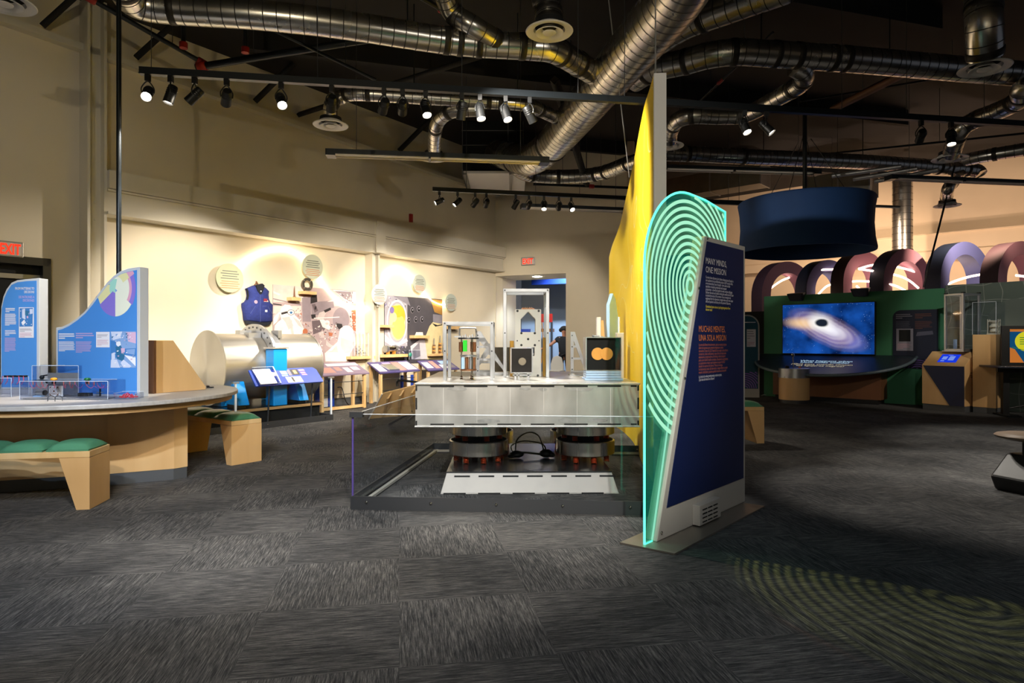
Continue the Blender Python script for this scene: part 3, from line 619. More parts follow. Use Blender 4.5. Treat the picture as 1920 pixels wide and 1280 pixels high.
# the platform: lower plinth, four stacks, the box
PL = Fr(.145, 5.2, math.radians(.8))
t = fthing('plinth', 'low welded aluminium plinth with sloping sides inside the acrylic rail', 'plinth', PL)
m = MB(); a, b = .725, .685
m.hexa([(-a,0,.005),(a,0,.005),(a,1.62,.005),(-a,1.62,.005),(-b,.1,.15),(b,.1,.15),(b,1.52,.15),(-b,1.52,.15)]); m.box(-a, a, -.01, 1.63, 0, .008)
m.build('plinth_body', mat('welded_plinth_plate', 'bcb8b4', .6, .55, noise=.25, nscale=3), t, bevel=.004)
m = MB().box(-b, b, .1, 1.52, .151, .162); m.build('top_plate', mat('dark_steel_plate', '77787c', .22, .9, noise=.15, nscale=4), t)
m = MB()
for k in range(7):
    x = -.62+k*.2; z = .128; y = .1*(z-.005)/.145-.0075; m.hexa([(x,y,z-.008),(x+.13,y,z-.008),(x+.13,y+.02,z-.008),(x,y+.02,z-.008),(x,y+.006,z+.004),(x+.13,y+.006,z+.004),(x+.13,y+.02,z+.004),(x,y+.02,z+.004)])
for k in range(5): m.box(-.7+k*.28, -.52+k*.28, -.013, -.009, .001, .012)
m.build('weld_slots', M['dark'], t)
def stack(x, y, label):
    t = thing('spring_stack', label, 'spring stack', PL.w(x, y, .162), PL.a, 'steel spring stacks under the platform')
    for i in range(8):
        an = 2*math.pi*i/8+.25; cx, cy = .205*math.cos(an), .205*math.sin(an)
        m = MB(); m.tube([(cx+.021*math.cos(u*.55), cy+.021*math.sin(u*.55), .004+u*.058/60) for u in range(61)], .0052, 6); m.build('coil_spring', M['copper'], t)
    m = MB().lathe([(.001, .066), (.258, .066), (.265, .072), (.265, .184), (.258, .19), (.001, .19)], n=56); m.build('lower_disc', M['disc'], t)
    for i in range(6):
        an = 2*math.pi*i/6-.1; cx, cy = .19*math.cos(an), .19*math.sin(an)
        m = MB(); m.tube([(cx+.021*math.cos(u*.55), cy+.021*math.sin(u*.55), .194+u*.048/56) for u in range(57)], .0052, 6); m.build('coil_spring', M['copper'], t)
    MB().lathe([(.001, .246), (.256, .246), (.262, .252), (.262, .334), (.256, .34), (.001, .34)], n=56).build('upper_disc', M['disc'], t)
    MB().lathe([(.25, .191), (.12, .195), (.12, .24), (.25, .245)], n=30).build('core', M['dark'], t)
    MB().lathe([(.22, .341), (.22, .402), (.001, .404)], n=40).build('top_pad', M['blacksteel'], t)
stack(-.44, .62, 'front left spring stack of turned steel discs and copper coloured springs')
stack(.53, .62, 'front right spring stack of turned steel discs with a yellow reflection')
stack(-.38, 1.22, 'rear left spring stack seen behind the front left one')
stack(.52, 1.22, 'rear right spring stack hidden behind the front right one')
# strap loop thing between the stacks
t = fthing('strap_harness', 'black and olive strap loop with two dark clumps lying on the plinth', 'strap harness', Fr(*PL.w(.03, .72, 0).xy, 0, .163))
ol = mat('olive_strap', '4a4426', .6)
MB().tube(catmull([(-.13, 0, .03), (-.12, .0, .16), (-.02, 0, .23), (.08, 0, .2), (.13, .0, .06)], 6), .016, 8, flat=.4).build('strap_loop', ol, t)
MB().tube(catmull([(-.15, .04, .03), (-.17, .04, .1), (-.05, .02, .15), (.12, .0, .12), (.13, -.02, .04), (-.04, -.03, .05), (-.12, -.02, .05)], 6), .012, 8, flat=.4).build('strap_loop', ol, t)
m = MB().ball((-.12, -.03, .035), .055, 10, (1.2, 1, .62)); m.ball((-.17, -.05, .02), .03, 8, (1.2, 1, .6)); m.build('dark_clump', M['black'], t)
m = MB().ball((.15, -.01, .04), .06, 10, (1.1, 1, .66)); m.ball((.2, -.03, .03), .035, 8, (1, 1, .7)); m.build('dark_clump', M['black'], t)

BX = Fr(.121, 5.0, math.radians(.4)); ZB, ZT = .567, .912
t = fthing('optics_table_box', 'large rectangular welded aluminium platform box carrying the instruments', 'instrument platform', BX)
hw = .878
MB().box(-hw, hw, .02, 1.8, ZB+.012, ZT-.014).build('box_body', M['alu_weld'], t)
MB().box(-hw-.004, hw+.004, 0, 1.82, ZT-.013, ZT).build('top_plate', M['alu_weld'], t, bevel=.002)
MB().box(-hw-.004, hw+.004, 0, 1.82, ZB, ZB+.011).build('bottom_plate', M['alu_weld'], t, bevel=.002)
m = MB()
for k in range(7):
    x = -.76+k*.262; L_ = .185
    if k < 6 or True: 
        x1 = min(x+L_, hw-.02); m.box(x, x1, .014, .0195, ZT-.03, ZT-.018); m.box(x+.0, x1, .014, .0195, ZB+.017, ZB+.027)
for s_ in (-1, 1):
    xx = s_*(hw-.008)
    for z0, z1 in ((ZT-.06, ZT-.02), (ZB+.14, ZB+.23), (ZB+.015, ZB+.05)): m.box(xx-.006, xx+.006, .014, .0195, z0, z1)
m.build('weld_slots', M['dark'], t)
m = MB()
for k in range(6): x = -.66+k*.262; m.box(x, x+.003, .0165, .0195, ZB+.03, ZT-.04)
m.build('rib_marks', mat('weld_trace', 'cfcdca', .5, .3), t)
sm = mat('weld_smudge', 'a3a3a1', .5, .5, noise=.4, nscale=18)
m = MB()
rr = random.Random(3)
for x, z, w_, h_ in [(-.55, ZT-.045, .07, .012), (.0, ZB+.045, .0, .0), (-.31, ZB+.048, .085, .013), (.42, ZT-.05, .085, .012), (.3, ZB+.05, .05, .014), (.55, ZB+.05, .07, .014), (-.02, ZT-.045, .04, .008), (.12, ZT-.05, .03, .01)]:
    if w_: m.prism([(x+w_*math.cos(u*math.pi/8)*(1+.25*rr.random()), z+h_*math.sin(u*math.pi/8)*(1+.5*rr.random())) for u in range(16)], .0186, .0197)
m.build('weld_smudges', sm, t)

def on(px, py): return G(px, py, ZT)
# left square frame with the small suspension in it
def framebox(name, label, cat, base, w_, d_, h_, b, rz, mt, glass=False, group=None):
    t = thing(name, label, cat, base, rz, group)
    for x in (-w_/2, w_/2-b):
        for y in (0, d_-b): MB().box(x, x+b, y, y+b, .001, h_-b).build('upright', mt, t, bevel=.002)
    m = MB(); m.box(-w_/2, w_/2, 0, b, h_-b, h_); m.box(-w_/2, w_/2, d_-b, d_, h_-b, h_); m.box(-w_/2, -w_/2+b, b, d_-b, h_-b, h_); m.box(w_/2-b, w_/2, b, d_-b, h_-b, h_)
    m.build('top_frame', mt, t, bevel=.002)
    m = MB()
    for x in (-w_/2+b/2, w_/2-b/2):
        for z in (h_-b/2, h_*.5): m.cyl((x, -.004, z), (x, .001, z), .007, n=8)
    m.build('bolts', M['charcoal'], t)
    if glass:
        m = MB(); m.box(-w_/2+.01, w_/2-.01, b*.45, b*.5, .01, h_-b); m.box(w_/2-b*.5, w_/2-b*.45, b, d_-b, .01, h_-b); m.build('acrylic_pane', M['acr'], t)
    return t
b0 = on(878, 713); FL = framebox('instrument_frame', 'small square aluminium frame around the green and copper suspension, left on the platform', 'instrument frame', b0, .42, .42, .49, .028, 0, M['alu_frame'], group='instrument frames on the platform')
t = thing('small_suspension', 'small cylindrical suspension with copper coils and a green block inside the left frame', 'suspension', b0+Vector((-.01, .17, 0)))
MB().lathe([(.001, .345), (.088, .345), (.09, .35), (.088, .358), (.001, .358)], n=30).build('top_disc', M['blacksteel'], t)
MB().lathe([(.001, .075), (.07, .075), (.07, .088), (.001, .088)], n=30).build('bottom_disc', M['copper2'], t)
MB().lathe([(.001, .195), (.072, .195), (.072, .21), (.001, .21)], n=30).build('middle_disc', M['alu_frame'], t)
for k in range(3):
    a = math.pi*2*k/3-.9; MB().cyl((.06*math.cos(a), .06*math.sin(a), .03), (.06*math.cos(a), .06*math.sin(a), .345), .006, n=8).build('rod', M['chrome'], t)
    MB().lathe([(.001, .0), (.016, .0), (.008, .012), (.012, .02), (.006, .03)], c=(.06*math.cos(a), .06*math.sin(a), .001), n=10).build('foot', M['chrome'], t)
for x, y in ((-.062, -.04), (.052, -.05), (.03, .05)):
    m = MB().cyl((x, y, .235), (x, y, .32), .017, n=14)
    for k in range(9): m.lathe([(.017, .24+k*.009), (.0195, .2435+k*.009), (.017, .247+k*.009)], c=(x, y, 0), n=14)
    m.build('copper_coil', M['copper2'], t)
for x, mm in ((-.045, M['cyanprint']), (-.012, M['copper2']), (.02, M['alu_frame']), (.05, M['copper2'])): MB().cyl((x, -.035, .09), (x, -.035, .19), .014, n=14).build('cylinder_weight', mm, t)
MB().box(-.042, -.008, -.07, -.03, .24, .335).build('green_block', mat('green_plastic', '12c21c', .35), t)
MB().tube(catmull([(-.075, 0, .36), (-.075, 0, .425), (-.06, 0, .44), (.05, 0, .44), (.065, 0, .43), (.07, 0, .36)], 4), .007, 8).build('handle', M['alu_frame'], t)
m = MB(); 
for k in range(7): m.box(-.07+k*.02, -.06+k*.02, -.03, .03, .359, .369+.008*(k % 3))
m.box(-.12, -.06, -.01, .01, .359, .372); m.build('top_fittings', M['alu_frame'], t)
# triangular brackets
def gusset(label, base, h_, w_, rz=0, flip=1):
    t = thing('triangular_bracket', label, 'bracket', base, rz, 'perforated triangular brackets')
    b = .03; m = MB(); m.box(0, b*flip, 0, .03, .001, h_) if flip > 0 else m.box(-b, 0, 0, .03, .001, h_)
    MB_ = m; m.build('upright', M['alu_frame'], t)
    m = MB(); m.cyl((0, 0, 0), (0, 0, 0), .001, n=3) if 0 else None
    for k in range(4): m.cyl((b*.5*flip, -.003, h_*(.1+.27*k)), (b*.5*flip, 0, h_*(.1+.27*k)), .006, n=8)
    m.build('bolt_holes', M['dark'], t)
    m = MB(); a = b*.9
    p = [(b*flip, h_), (b*flip+flip*.012, h_), (flip*w_, .03), (flip*(w_-a), .03), (b*flip, h_-.09)]
    m.prism(p, .002, .028); m.build('diagonal_brace', M['alu_frame'], t)
    m = MB(); m.box(*sorted((b*flip, flip*w_)), 0, .06, .001, .028); m.build('base_bar', M['alu_frame'], t)
    for f in (.62, .33): m = MB(); x = w_*(1-f)*.9; m.box(*sorted((b*flip, flip*x)), .003, .027, h_*f, h_*f+.022); m.build('cross_bar', M['alu_frame'], t)
    return t
gusset('triangular bracket standing between the two frames', on(890, 706)+Vector((0, .25, 0)), .42, .3)
gusset('triangular bracket standing left of the black square mirror box', G(1070, 700, ZT), .42, .17)
gusset('triangular bracket partly hidden behind the tall frame', G(924, 699, ZT), .3, .2, flip=-1)
# tall frame with quadruple suspension plate
b0 = on(987, 708); b0.y += .05
framebox('instrument_frame', 'tall narrow aluminium frame with clear sides, centre of the platform', 'instrument frame', b0, .415, .42, .80, .03, 0, M['alu_frame'], glass=True, group='instrument frames on the platform')
t = thing('suspension_tower', 'pale cut-out suspension tower with rounded notches inside the tall frame', 'suspension', b0+Vector((.02, .14, 0)))
pl = mat('bead_blasted_plate', 'cfc6ba', .5, .35, noise=.06)
outer = [(-.12, .0), (.12, .0), (.12, .62), (-.12, .62)]
win = [(-.068, .41), (.068, .41), (.068, .53), (.0, .6), (-.068, .53)]; win2 = [(-.05, .19), (.06, .19), (.06, .27), (-.05, .27)]
def plate_with_holes(mb, x0, x1, z0, z1, holes, y0, y1):       # convex holes, front and back faces by bmesh fill
    bm = bmesh.new(); es = []
    for poly in [[(x0, z0), (x1, z0), (x1, z1), (x0, z1)]]+holes:
        vs = [bm.verts.new((x, y0, z)) for x, z in poly]; es += [bm.edges.new((vs[i], vs[(i+1) % len(vs)])) for i in range(len(vs))]
    r = bmesh.ops.triangle_fill(bm, edges=es, use_beauty=True); bm.normal_update()
    fs = [f for f in bm.faces]
    ex = bmesh.ops.extrude_face_region(bm, geom=fs); 
    for v in [g for g in ex['geom'] if isinstance(g, bmesh.types.BMVert)]: v.co.y = y1
    bm.verts.index_update(); mb.add([v.co[:] for v in bm.verts], [[v.index for v in f.verts] for f in bm.faces]); bm.free()
m = MB(); plate_with_holes(m, -.12, .12, .001, .62, [win, win2], 0, .012); m.build('front_plate', pl, t)
m = MB(); plate_with_holes(m, -.12, .12, .001, .62, [win, win2], .17, .182); m.build('back_plate', pl, t)
MB().box(.108, .12, .013, .169, .001, .62).build('side_plate', pl, t); MB().box(-.12, -.108, .013, .169, .001, .62).build('side_plate', pl, t)
m = MB()
for x, z in [(-.098, .605), (.098, .605), (-.062, .4), (.062, .4), (-.062, .29), (.062, .29), (-.1, .33), (.1, .33), (0, .345), (-.09, .01), (.09, .01)]: m.cyl((x, -.003, z), (x, 0, z), .011 if z != .33 else .006, n=10)
m.build('bolt_holes', M['dark'], t)
m = MB()
for k in range(5): m.tube([(-.05+k*.025, .05, .625), (-.045+k*.02, .1, .64), (-.03+k*.02, .14, .625)], .006, 6)
m.box(-.06, .06, .02, .14, .621, .63); m.build('copper_wiring', M['copper2'], t)
m = MB().box(-.05, .05, .03, .13, .18, .19); m.ball((-.02, .05, .205), .02, 8); m.ball((.03, .06, .205), .02, 8, (1.3, 1, .8)); m.build('middle_mass', M['white'], t)
for k in range(2): MB().tube([(.13, .05+.05*k, .5), (.145, .05, .3), (.125, .08+.03*k, .12)], .004, 6).build('cable', M['gold'], t)
MB().cyl((.155, .02, .001), (.155, .02, .36), .02, n=14).build('amber_column', M['amber'], t)
MB().cyl((-.15, .02, .001), (-.15, .02, .33), .02, n=14).build('amber_column', M['amber'], t)
# black square aperture plate on stand
b0 = on(978, 712)
t = thing('aperture_box', 'black square plate with a round hole on a small aluminium stand', 'optical mount', b0)
m = MB(); hole = [(.006+.033*math.cos(u*math.pi/12), .155+.033*math.sin(u*math.pi/12)) for u in range(24)]
plate_with_holes(m, -.085, .085, .065, .265, [hole], 0, .006); m.build('black_plate', mat('black_anodised', '171312', .35, .4), t)
m = MB(); m.box(-.095, -.086, -.004, .07, .06, .272); m.box(.086, .095, -.004, .07, .06, .272); m.box(-.095, .095, -.004, .07, .266, .273); m.box(-.095, .095, -.004, .07, .056, .063); m.build('mount_frame', M['alu_frame'], t)
MB().cyl((.006, .03, .155), (.006, .05, .155), .05, n=24).build('mirror', M['chrome'], t)
m = MB(); m.box(-.06, -.045, 0, .06, .001, .055); m.box(.05, .065, 0, .06, .001, .055); m.box(-.03, -.018, 0, .05, .001, .055); m.box(-.075, .08, .0, .05, .035, .045); m.build('stand', M['alu_frame'], t)
# box with two gold mirrors on a glass stack
b0 = on(1132, 713)
t = thing('glass_block', 'stack of pale blue lit acrylic sheets under the gold mirror box', 'acrylic stack', b0)
gb = mat('ice_blue_acrylic', 'bcd9fa', .15, spec=.8)
m = MB()
for k in range(4): e = .0 if k else .012; m.box(-.148-e, .148+e, -.0-e, .2, .001+k*.02, .0185+k*.02)
m.build('acrylic_sheets', gb, t, bevel=.002)
t = thing('mirror_box', 'black fronted square box with two overlapping gold discs near the yellow wall', 'optical mount', b0+Vector((0, .0, .081)))
m = MB(); m.box(-.148, .148, .0, .2, 0, .004); m.box(-.148, .148, .0, .2, .275, .281); m.box(-.15, -.142, 0, .2, .004, .275); m.box(.142, .15, 0, .2, .004, .275); m.build('case_frame', M['alu_frame'], t)
MB().box(-.141, .141, .05, .06, .005, .274).build('black_back', mat('black_glass', '07090c', .45, spec=.2), t)
for x, s_ in ((-.045, 0), (.03, .003)): MB().cyl((x, .04-s_, .14), (x, .049-s_, .14), .052, n=40).build('gold_disc', M['gold'], t)
MB().box(.1, .14, .004, .045, .006, .27).build('side_glass', M['acr2'], t)
m = MB(); m.cyl((-.08, .03, .29), (-.03, .03, .29), .006, n=8); m.ball((-.085, .03, .29), .011, 8); m.box(-.02, .0, .02, .04, .281, .288); m.build('top_latch', M['alu_frame'], t)
# sheet of paper-like clutter on the platform
t = thing('base_plate', 'flat metal base plate lying under the small bracket by the gold mirrors', 'metal plate', G(1080, 704, ZT), .0)
MB().box(-.06, .16, -.02, .18, .001, .012).build('plate', M['alu_frame'], t)

# sloping wooden reader board at the back left corner of the rail
a, b, c, d = P(717, 738, 7.45), P(792, 719, 7.2), P(692, 785, 7.75), P(792, 776, 7.5)
t = thing('reader_board', 'sloping plywood reader board seen from behind at the back left of the rail', 'reader board', Vector((a.x, a.y, 0))); o_ = t.location.copy()
nn = (b-a).cross(c-a).normalized(); nn = nn if nn.y > 0 else -nn
m = MB(); m.hexa([tuple(p-o_) for p in (c, d, d+nn*.02, c+nn*.02, a, b, b+nn*.02, a+nn*.02)]); m.build('board', M['pine'], t)
for f in (.22, .52, .8):
    p, q = a.lerp(b, f), c.lerp(d, f+.03); u_ = (b-a).normalized()*.03; e_ = -nn*.05
    pts_ = [q.lerp(p, .05), q.lerp(p, .05)+u_, q.lerp(p, .05)+u_+e_*.3, q.lerp(p, .05)+e_*.3, p.lerp(q, .05), p.lerp(q, .05)+u_, p.lerp(q, .05)+u_+e_*2.2, p.lerp(q, .05)+e_*2.2]
    MB().hexa([tuple(x-o_) for x in pts_]).build('rib', M['pine'], t)
MB().tube([c-o_-nn*.004, a-o_-nn*.004], .008, 6).build('pale_end_edge', M['white'], t)
MB().tube(catmull([P(745, 724, 7.5)-o_, P(745, 716, 7.5)-o_, P(752, 713, 7.45)-o_, P(795, 718, 7.4)-o_], 5), .013, 8).build('handle', M['blacksteel'], t)
for p_, q_ in (((775, 770, 7.5), (731, 797)), ((790, 770, 7.6), (765, 790))):
    g = G(*q_); MB().tube([P(*p_)-o_, g-o_+Vector((0, 0, .02))], .022, 6).build('leg', M['blacksteel'], t)

# ================================================================ yellow sail wall
cols = [(1225, 148, 5.6), (1216, 178, 5.95), (1207.5, 202, 6.3), (1196, 259, 7.1), (1189, 298, 7.7), (1181, 337, 8.15), (1171, 382, 8.6), (1162.5, 420, 8.95), (1154, 444, 9.2), (1147.5, 461, 9.35), (1142, 482, 9.5)]
pts = []
for px, py, D in cols:
    p = P(px, py, D); pts.append((p.x, p.y, p.z))
pts[0] = (pts[0][0], pts[0][1], 3.56); pts[1] = (pts[1][0], pts[1][1], 3.55)
pts[2] = (pts[2][0], pts[2][1], 3.54)
sm_ = catmull(pts, 4)
def ymat():
    m = mat('yellow_wall_print', 'e6bd22', .55); nt = m.node_tree; b = nt.nodes['Principled BSDF']; N = nt.nodes.new; L = nt.links.new
    tc = N('ShaderNodeTexCoord'); no = N('ShaderNodeTexNoise'); no.inputs['Scale'].default_value = .75; no.inputs['Detail'].default_value = 1; L(tc.outputs['Object'], no.inputs[0])
    mu = N('ShaderNodeMath'); mu.operation = 'MULTIPLY'; mu.inputs[1].default_value = 9; L(no.outputs[0], mu.inputs[0])
    fr = N('ShaderNodeMath'); fr.operation = 'FRACT'; L(mu.outputs[0], fr.inputs[0])
    lt = N('ShaderNodeMath'); lt.operation = 'LESS_THAN'; lt.inputs[1].default_value = .045; L(fr.outputs[0], lt.inputs[0])
    mx = N('ShaderNodeMix'); mx.data_type = 'RGBA'; mx.inputs[6].default_value = lin('eecb1c'); mx.inputs[7].default_value = lin('f2df8a'); L(lt.outputs[0], mx.inputs[0]); L(mx.outputs[2], b.inputs['Base Color'])
    return m
t = thing('yellow_wall', 'tall sail-shaped yellow exhibit wall with a swooping top edge', 'exhibit wall', (0, 0, 0))
m = MB(); TH = .105; A = []; B = []
for i, p in enumerate(sm_):
    d = (sm_[min(i+1, len(sm_)-1)]-sm_[max(i-1, 0)]); n = Vector((d.y, -d.x, 0)).normalized(); n = n if n.x > 0 else -n
    A.append(p); B.append(p+n*TH)
vs = []
for a, b in zip(A, B): vs += [(a.x, a.y, 0), (a.x, a.y, a.z), (b.x, b.y, a.z), (b.x, b.y, 0)]
n = len(A); m.add(vs, [(i*4, i*4+1, i*4+5, i*4+4) for i in range(n-1)], 0, True); m.add(vs, [(i*4+3, i*4+7, i*4+6, i*4+2) for i in range(n-1)], 0, True)
m.build('yellow_face', ymat(), t)
m = MB(); vs2 = [(a.x, a.y, a.z) for a in A]+[(b.x, b.y, a.z) for a, b in zip(A, B)]
m.add(vs2, [(i, i+1, n+i+1, n+i) for i in range(n-1)]); a, b = A[0], B[0]
m.hexa([(a.x,a.y-.03,0),(b.x,b.y-.03,0),(b.x,b.y,0),(a.x,a.y,0),(a.x,a.y-.03,a.z+.01),(b.x,b.y-.03,a.z+.01),(b.x,b.y,a.z+.01),(a.x,a.y,a.z+.01)])
a, b = A[-1], B[-1]; m.face([(a.x,a.y,0),(b.x,b.y,0),(b.x,b.y,a.z),(a.x,a.y,a.z)])
m.build('white_edge', M['white'], t)

# ================================================================ green lit acrylic and blue text panel, on a steel foot
p0, p1 = Vector((.888, 3.92)), Vector((1.785, 4.9)); an = math.atan2(p1.y-p0.y, p1.x-p0.x); L_ = (p1-p0).length
BP = Fr(p0.x, p0.y, an)
t = fthing('information_stand', 'freestanding navy text panel headed MANY MINDS, ONE MISSION in a silver frame', 'information panel', BP)
xt = BP.hit(1322, 442)[0]; zt = 1.965
slope = lambda z, a=.0, b=xt: a+(b-a)*z/zt
quad = lambda i0, i1, z0, z1, r: [(slope(z0)+i0, z0), (L_-r, z0), (L_-r, z1), (slope(z1)+i1, z1)]
m = MB(); m.prism([(0, .012), (L_, .012), (L_, zt), (xt, zt)], 0, .09); m.build('panel_frame', M['offwhite'], t, bevel=.006)
m = MB(); m.prism([(slope(.2)+.05, .2), (L_-.04, .2), (L_-.04, zt-.035), (slope(zt-.035)+.035, zt-.035)], -.004, -.0005); m.build('navy_face', M['navy'], t)
m = MB()
bx0 = BP.hit(1310, 960, -.06)[0]; bx0, bz0 = BP.hit(1307, 982, -.0); bx1 = BP.hit(1350, 960, 0)[0]
m.box(.46, .78, -.055, -.001, .02, .155); m.build('vent_box', M['offwhite'], t, bevel=.004)
m = MB()
for k in range(3):
    for j in range(4): m.box(.50+k*.08, .565+k*.08, -.057, -.0552, .035+j*.027, .043+j*.027)
m.build('vent_slots', M['dark'], t)
m = MB()
for x, z in ((.05, .06), (slope(1.0)+.02, 1.0), (slope(1.6)+.02, 1.6), (xt+.03, 1.95)): m.ball((x, -.003, z), .009, 8)
m.build('screws', M['chrome'], t)
def bt(s, px, py, size, mt, width, sp=1.0, bold=0): x, z = BP.hit(px, py, -.005); return text(s, size, mt, t, (x, -.0055, z-size*.75), width=width, sp=sp, bold=bold)
bw = lambda a, b, y: BP.hit(b, y, -.005)[0]-BP.hit(a, y, -.005)[0]
bt('MANY MINDS,\nONE MISSION', 1323, 481, .061, M['white'], bw(1323, 1362, 495), 1.0, 0)
bt("Curiosity drives discovery, but it takes a diverse group of people to\nturn questions into groundbreaking science. LIGO's success relies\non an extraordinary team of experts - from coders and lab\nspecialists to business professionals and computer\nprogrammers - all working together to solve complex challenges.\nDiscover the tools and creative thinking that enable the LIGO team\nto unlock the secrets of the universe. As you investigate real\nequipment from the observatory, imagine where your own unique\nskills and passions could take you in the pursuit of discovery.", 1323, 516, .026, M['paper'], bw(1323, 1375, 540), .8)
bt('Gravitational wave science is just beginning-what will we\ndiscover next?', 1323, 571, .026, M['yellowtext'], bw(1323, 1369, 575), .8, .0006)
bt('MUCHAS MENTES,\nUNA SOLA MISIÓN', 1310, 609, .061, M['orange'], bw(1310, 1361, 620), 1.0, 0)
bt('La curiosidad lleva al descubrimiento, pero se necesita un grupo\ndiverso de personas para convertir preguntas en ciencia\ninnovadora. El éxito de LIGO depende de un equipo extraordinario\nde expertos, desde codificadores y especialistas de laboratorio\nempresarios y programadores informáticos, todos trabajando\njuntos para resolver desafíos complejos. Descubre las herramientas\ny el pensamiento creativo que le permite al equipo de LIGO\ndesvelar los secretos del universo. Mientras investigas\nlos instrumentos reales del observatorio, imagina dónde tu propio\nempeño, habilidades y pasiones podrían llevarte en la búsqueda', 1310, 643, .026, mat('salmon_print', 'c9705a', .6), bw(1310, 1365, 670), .8)
bt('La ciencia de ondas gravitacionales recién empieza.\n¿Qué descubriremos en el futuro?', 1310, 703, .026, M['paper'], bw(1310, 1353, 707), .8)
# acrylic
GP0, GP1 = Vector((.805, 3.866)), Vector((1.571, 4.70))
GF = Fr(GP0.x, GP0.y, math.atan2(GP1.y-GP0.y, GP1.x-GP0.x)); GL = (GP1-GP0).length
t = fthing('glowing_acrylic_sheet', 'edge-lit teal acrylic panel engraved with concentric rings', 'light panel', GF)
cx, cz = .57, 1.614
out = [(0, .014), (0, 1.70)]+[(.57-.57*math.cos(u), 1.70+.53*math.sin(u)) for u in [math.pi/2*k/14 for k in range(1, 15)]]+[(.8, 2.225), (GL, 2.19), (GL, .9), (.09, .014)]
ax = MB().prism(out, -.0, .012); ax.build('acrylic_sheet', acrylic('teal_clear_acrylic', (.58, .85, .74), .3, ('0fa88c', .06)), t)
m = MB(); path = [(x, .006, z) for x, z in out[:-2]+[(GL, 1.9)]]
m.tube(path, .0075, 8); m.tube([(0.0, .006, .014), (.09, .006, .014)], .006, 6); m.build('glowing_edge', M['tealglow'], t)
MB().tube([(.09, .006, .02), (xt*.82+.07, .006, 1.80)], .006, 6).build('glowing_inner_edge', emis('pale_teal_edge', 'b5efd8', .6), t)
# engraved rings, clipped to the visible part of the sheet
def inside(x, z):
    if x < .012 or z < .05 or x > GL-.012: return False
    if z > 1.70 and x < .57 and ((x-.57)/.555)**2+((z-1.70)/.515)**2 > 1: return False
    if z > 2.215-(.03 if x > .8 else 0)*(x-.8)/.3: return False
    if z < 1.88 and x > .13+(xt-.02)*z/zt*1.02: return False
    return True
ringm = emis('ring_glow', 'a9f2cb', .62)
nr = 17
for k in range(nr):
    r0 = .035+k*.0465; r1 = r0+.0225
    m = MB(); N_ = 120; run = []
    for j in range(N_+1):
        a = 2*math.pi*j/N_; vz = 1.0 if math.sin(a) > 0 else 1.28; ins = inside(cx+(r0+r1)/2*math.cos(a), cz+(r0+r1)/2*vz*math.sin(a))
        if ins: run.append([(cx+r0*math.cos(a), cz+r0*vz*math.sin(a)), (cx+r1*math.cos(a), cz+r1*vz*math.sin(a))])
        if (not ins or j == N_) and len(run) > 1:
            m = MB()
            for q0, q1 in zip(run, run[1:]): m.face([(q0[0][0], -.0015, q0[0][1]), (q1[0][0], -.0015, q1[0][1]), (q1[1][0], -.0015, q1[1][1]), (q0[1][0], -.0015, q0[1][1])])
            m.build('engraved_ring', ringm, t)
        if not ins: run = []
# steel foot
q = [G(1162, 1020), G(1265, 1041), G(1434, 951)]; q.append(q[0]+q[2]-q[1])
t = thing('steel_foot_plate', 'flat brushed steel foot plate under the navy text panel', 'foot plate', (0, 0, 0)); m = MB()
m.hexa([(p.x, p.y, .001) for p in q]+[(p.x, p.y, .012) for p in q]); m.build('plate', mat('brushed_steel_foot', 'a09a90', .4, .8, noise=.1, nscale=8), t)
# ================================================================ round activity table at the left
TZ = .76
top = [(-5.4,4.95),(-4.4,4.70),(-3.7,4.68),(-3.15,4.86),(-2.86,5.15),(-2.68,5.55),(-2.63,5.95),(-2.74,6.4),(-3.05,6.85),(-3.6,7.15),(-4.4,7.3),(-5.3,7.1),(-5.9,6.3),(-5.9,5.4)]
tp = [(p.x, p.y) for p in catmull([(x, y, 0) for x, y in top], 6, True)]
t = thing('activity_table', 'big curved plywood activity table with a pale grey top at the left', 'table', (0, 0, 0))
MB().prism(tp, TZ-.035, TZ, 'z', smooth=False).build('tabletop', M['stone'], t, bevel=.006)
def shrink(pl, k, c=(-4.2, 5.95)): return [(c[0]+(x-c[0])*k, c[1]+(y-c[1])*k) for x, y in pl]
m = MB().prism(shrink(tp, .965), TZ-.085, TZ-.036, 'z'); m.build('apron', M['plyedge'], t)
base = [(-5.6,5.0),(-4.18,5.23),(-3.47,5.49),(-3.02,5.72),(-2.95,5.82),(-3.36,6.6),(-4.2,6.9),(-5.6,6.6)]
MB().prism(base, .10, TZ-.086, 'z').build('curved_base', M['maple'], t)
MB().prism(shrink(base, .995), .001, .099, 'z').build('kickboard', M['kick'], t)
p = P(157, 776, 5.2); MB().tube(catmull([p+Vector((-.04, -.04, .02)), p+Vector((-.02, -.05, -.0)), p+Vector((.02, -.05, .01)), p+Vector((.03, -.05, .02)), p+Vector((-.0, -.04, .03)), p+Vector((.06, -.04, .03))], 4), .003, 6).build('hanging_cable', M['black'], t)

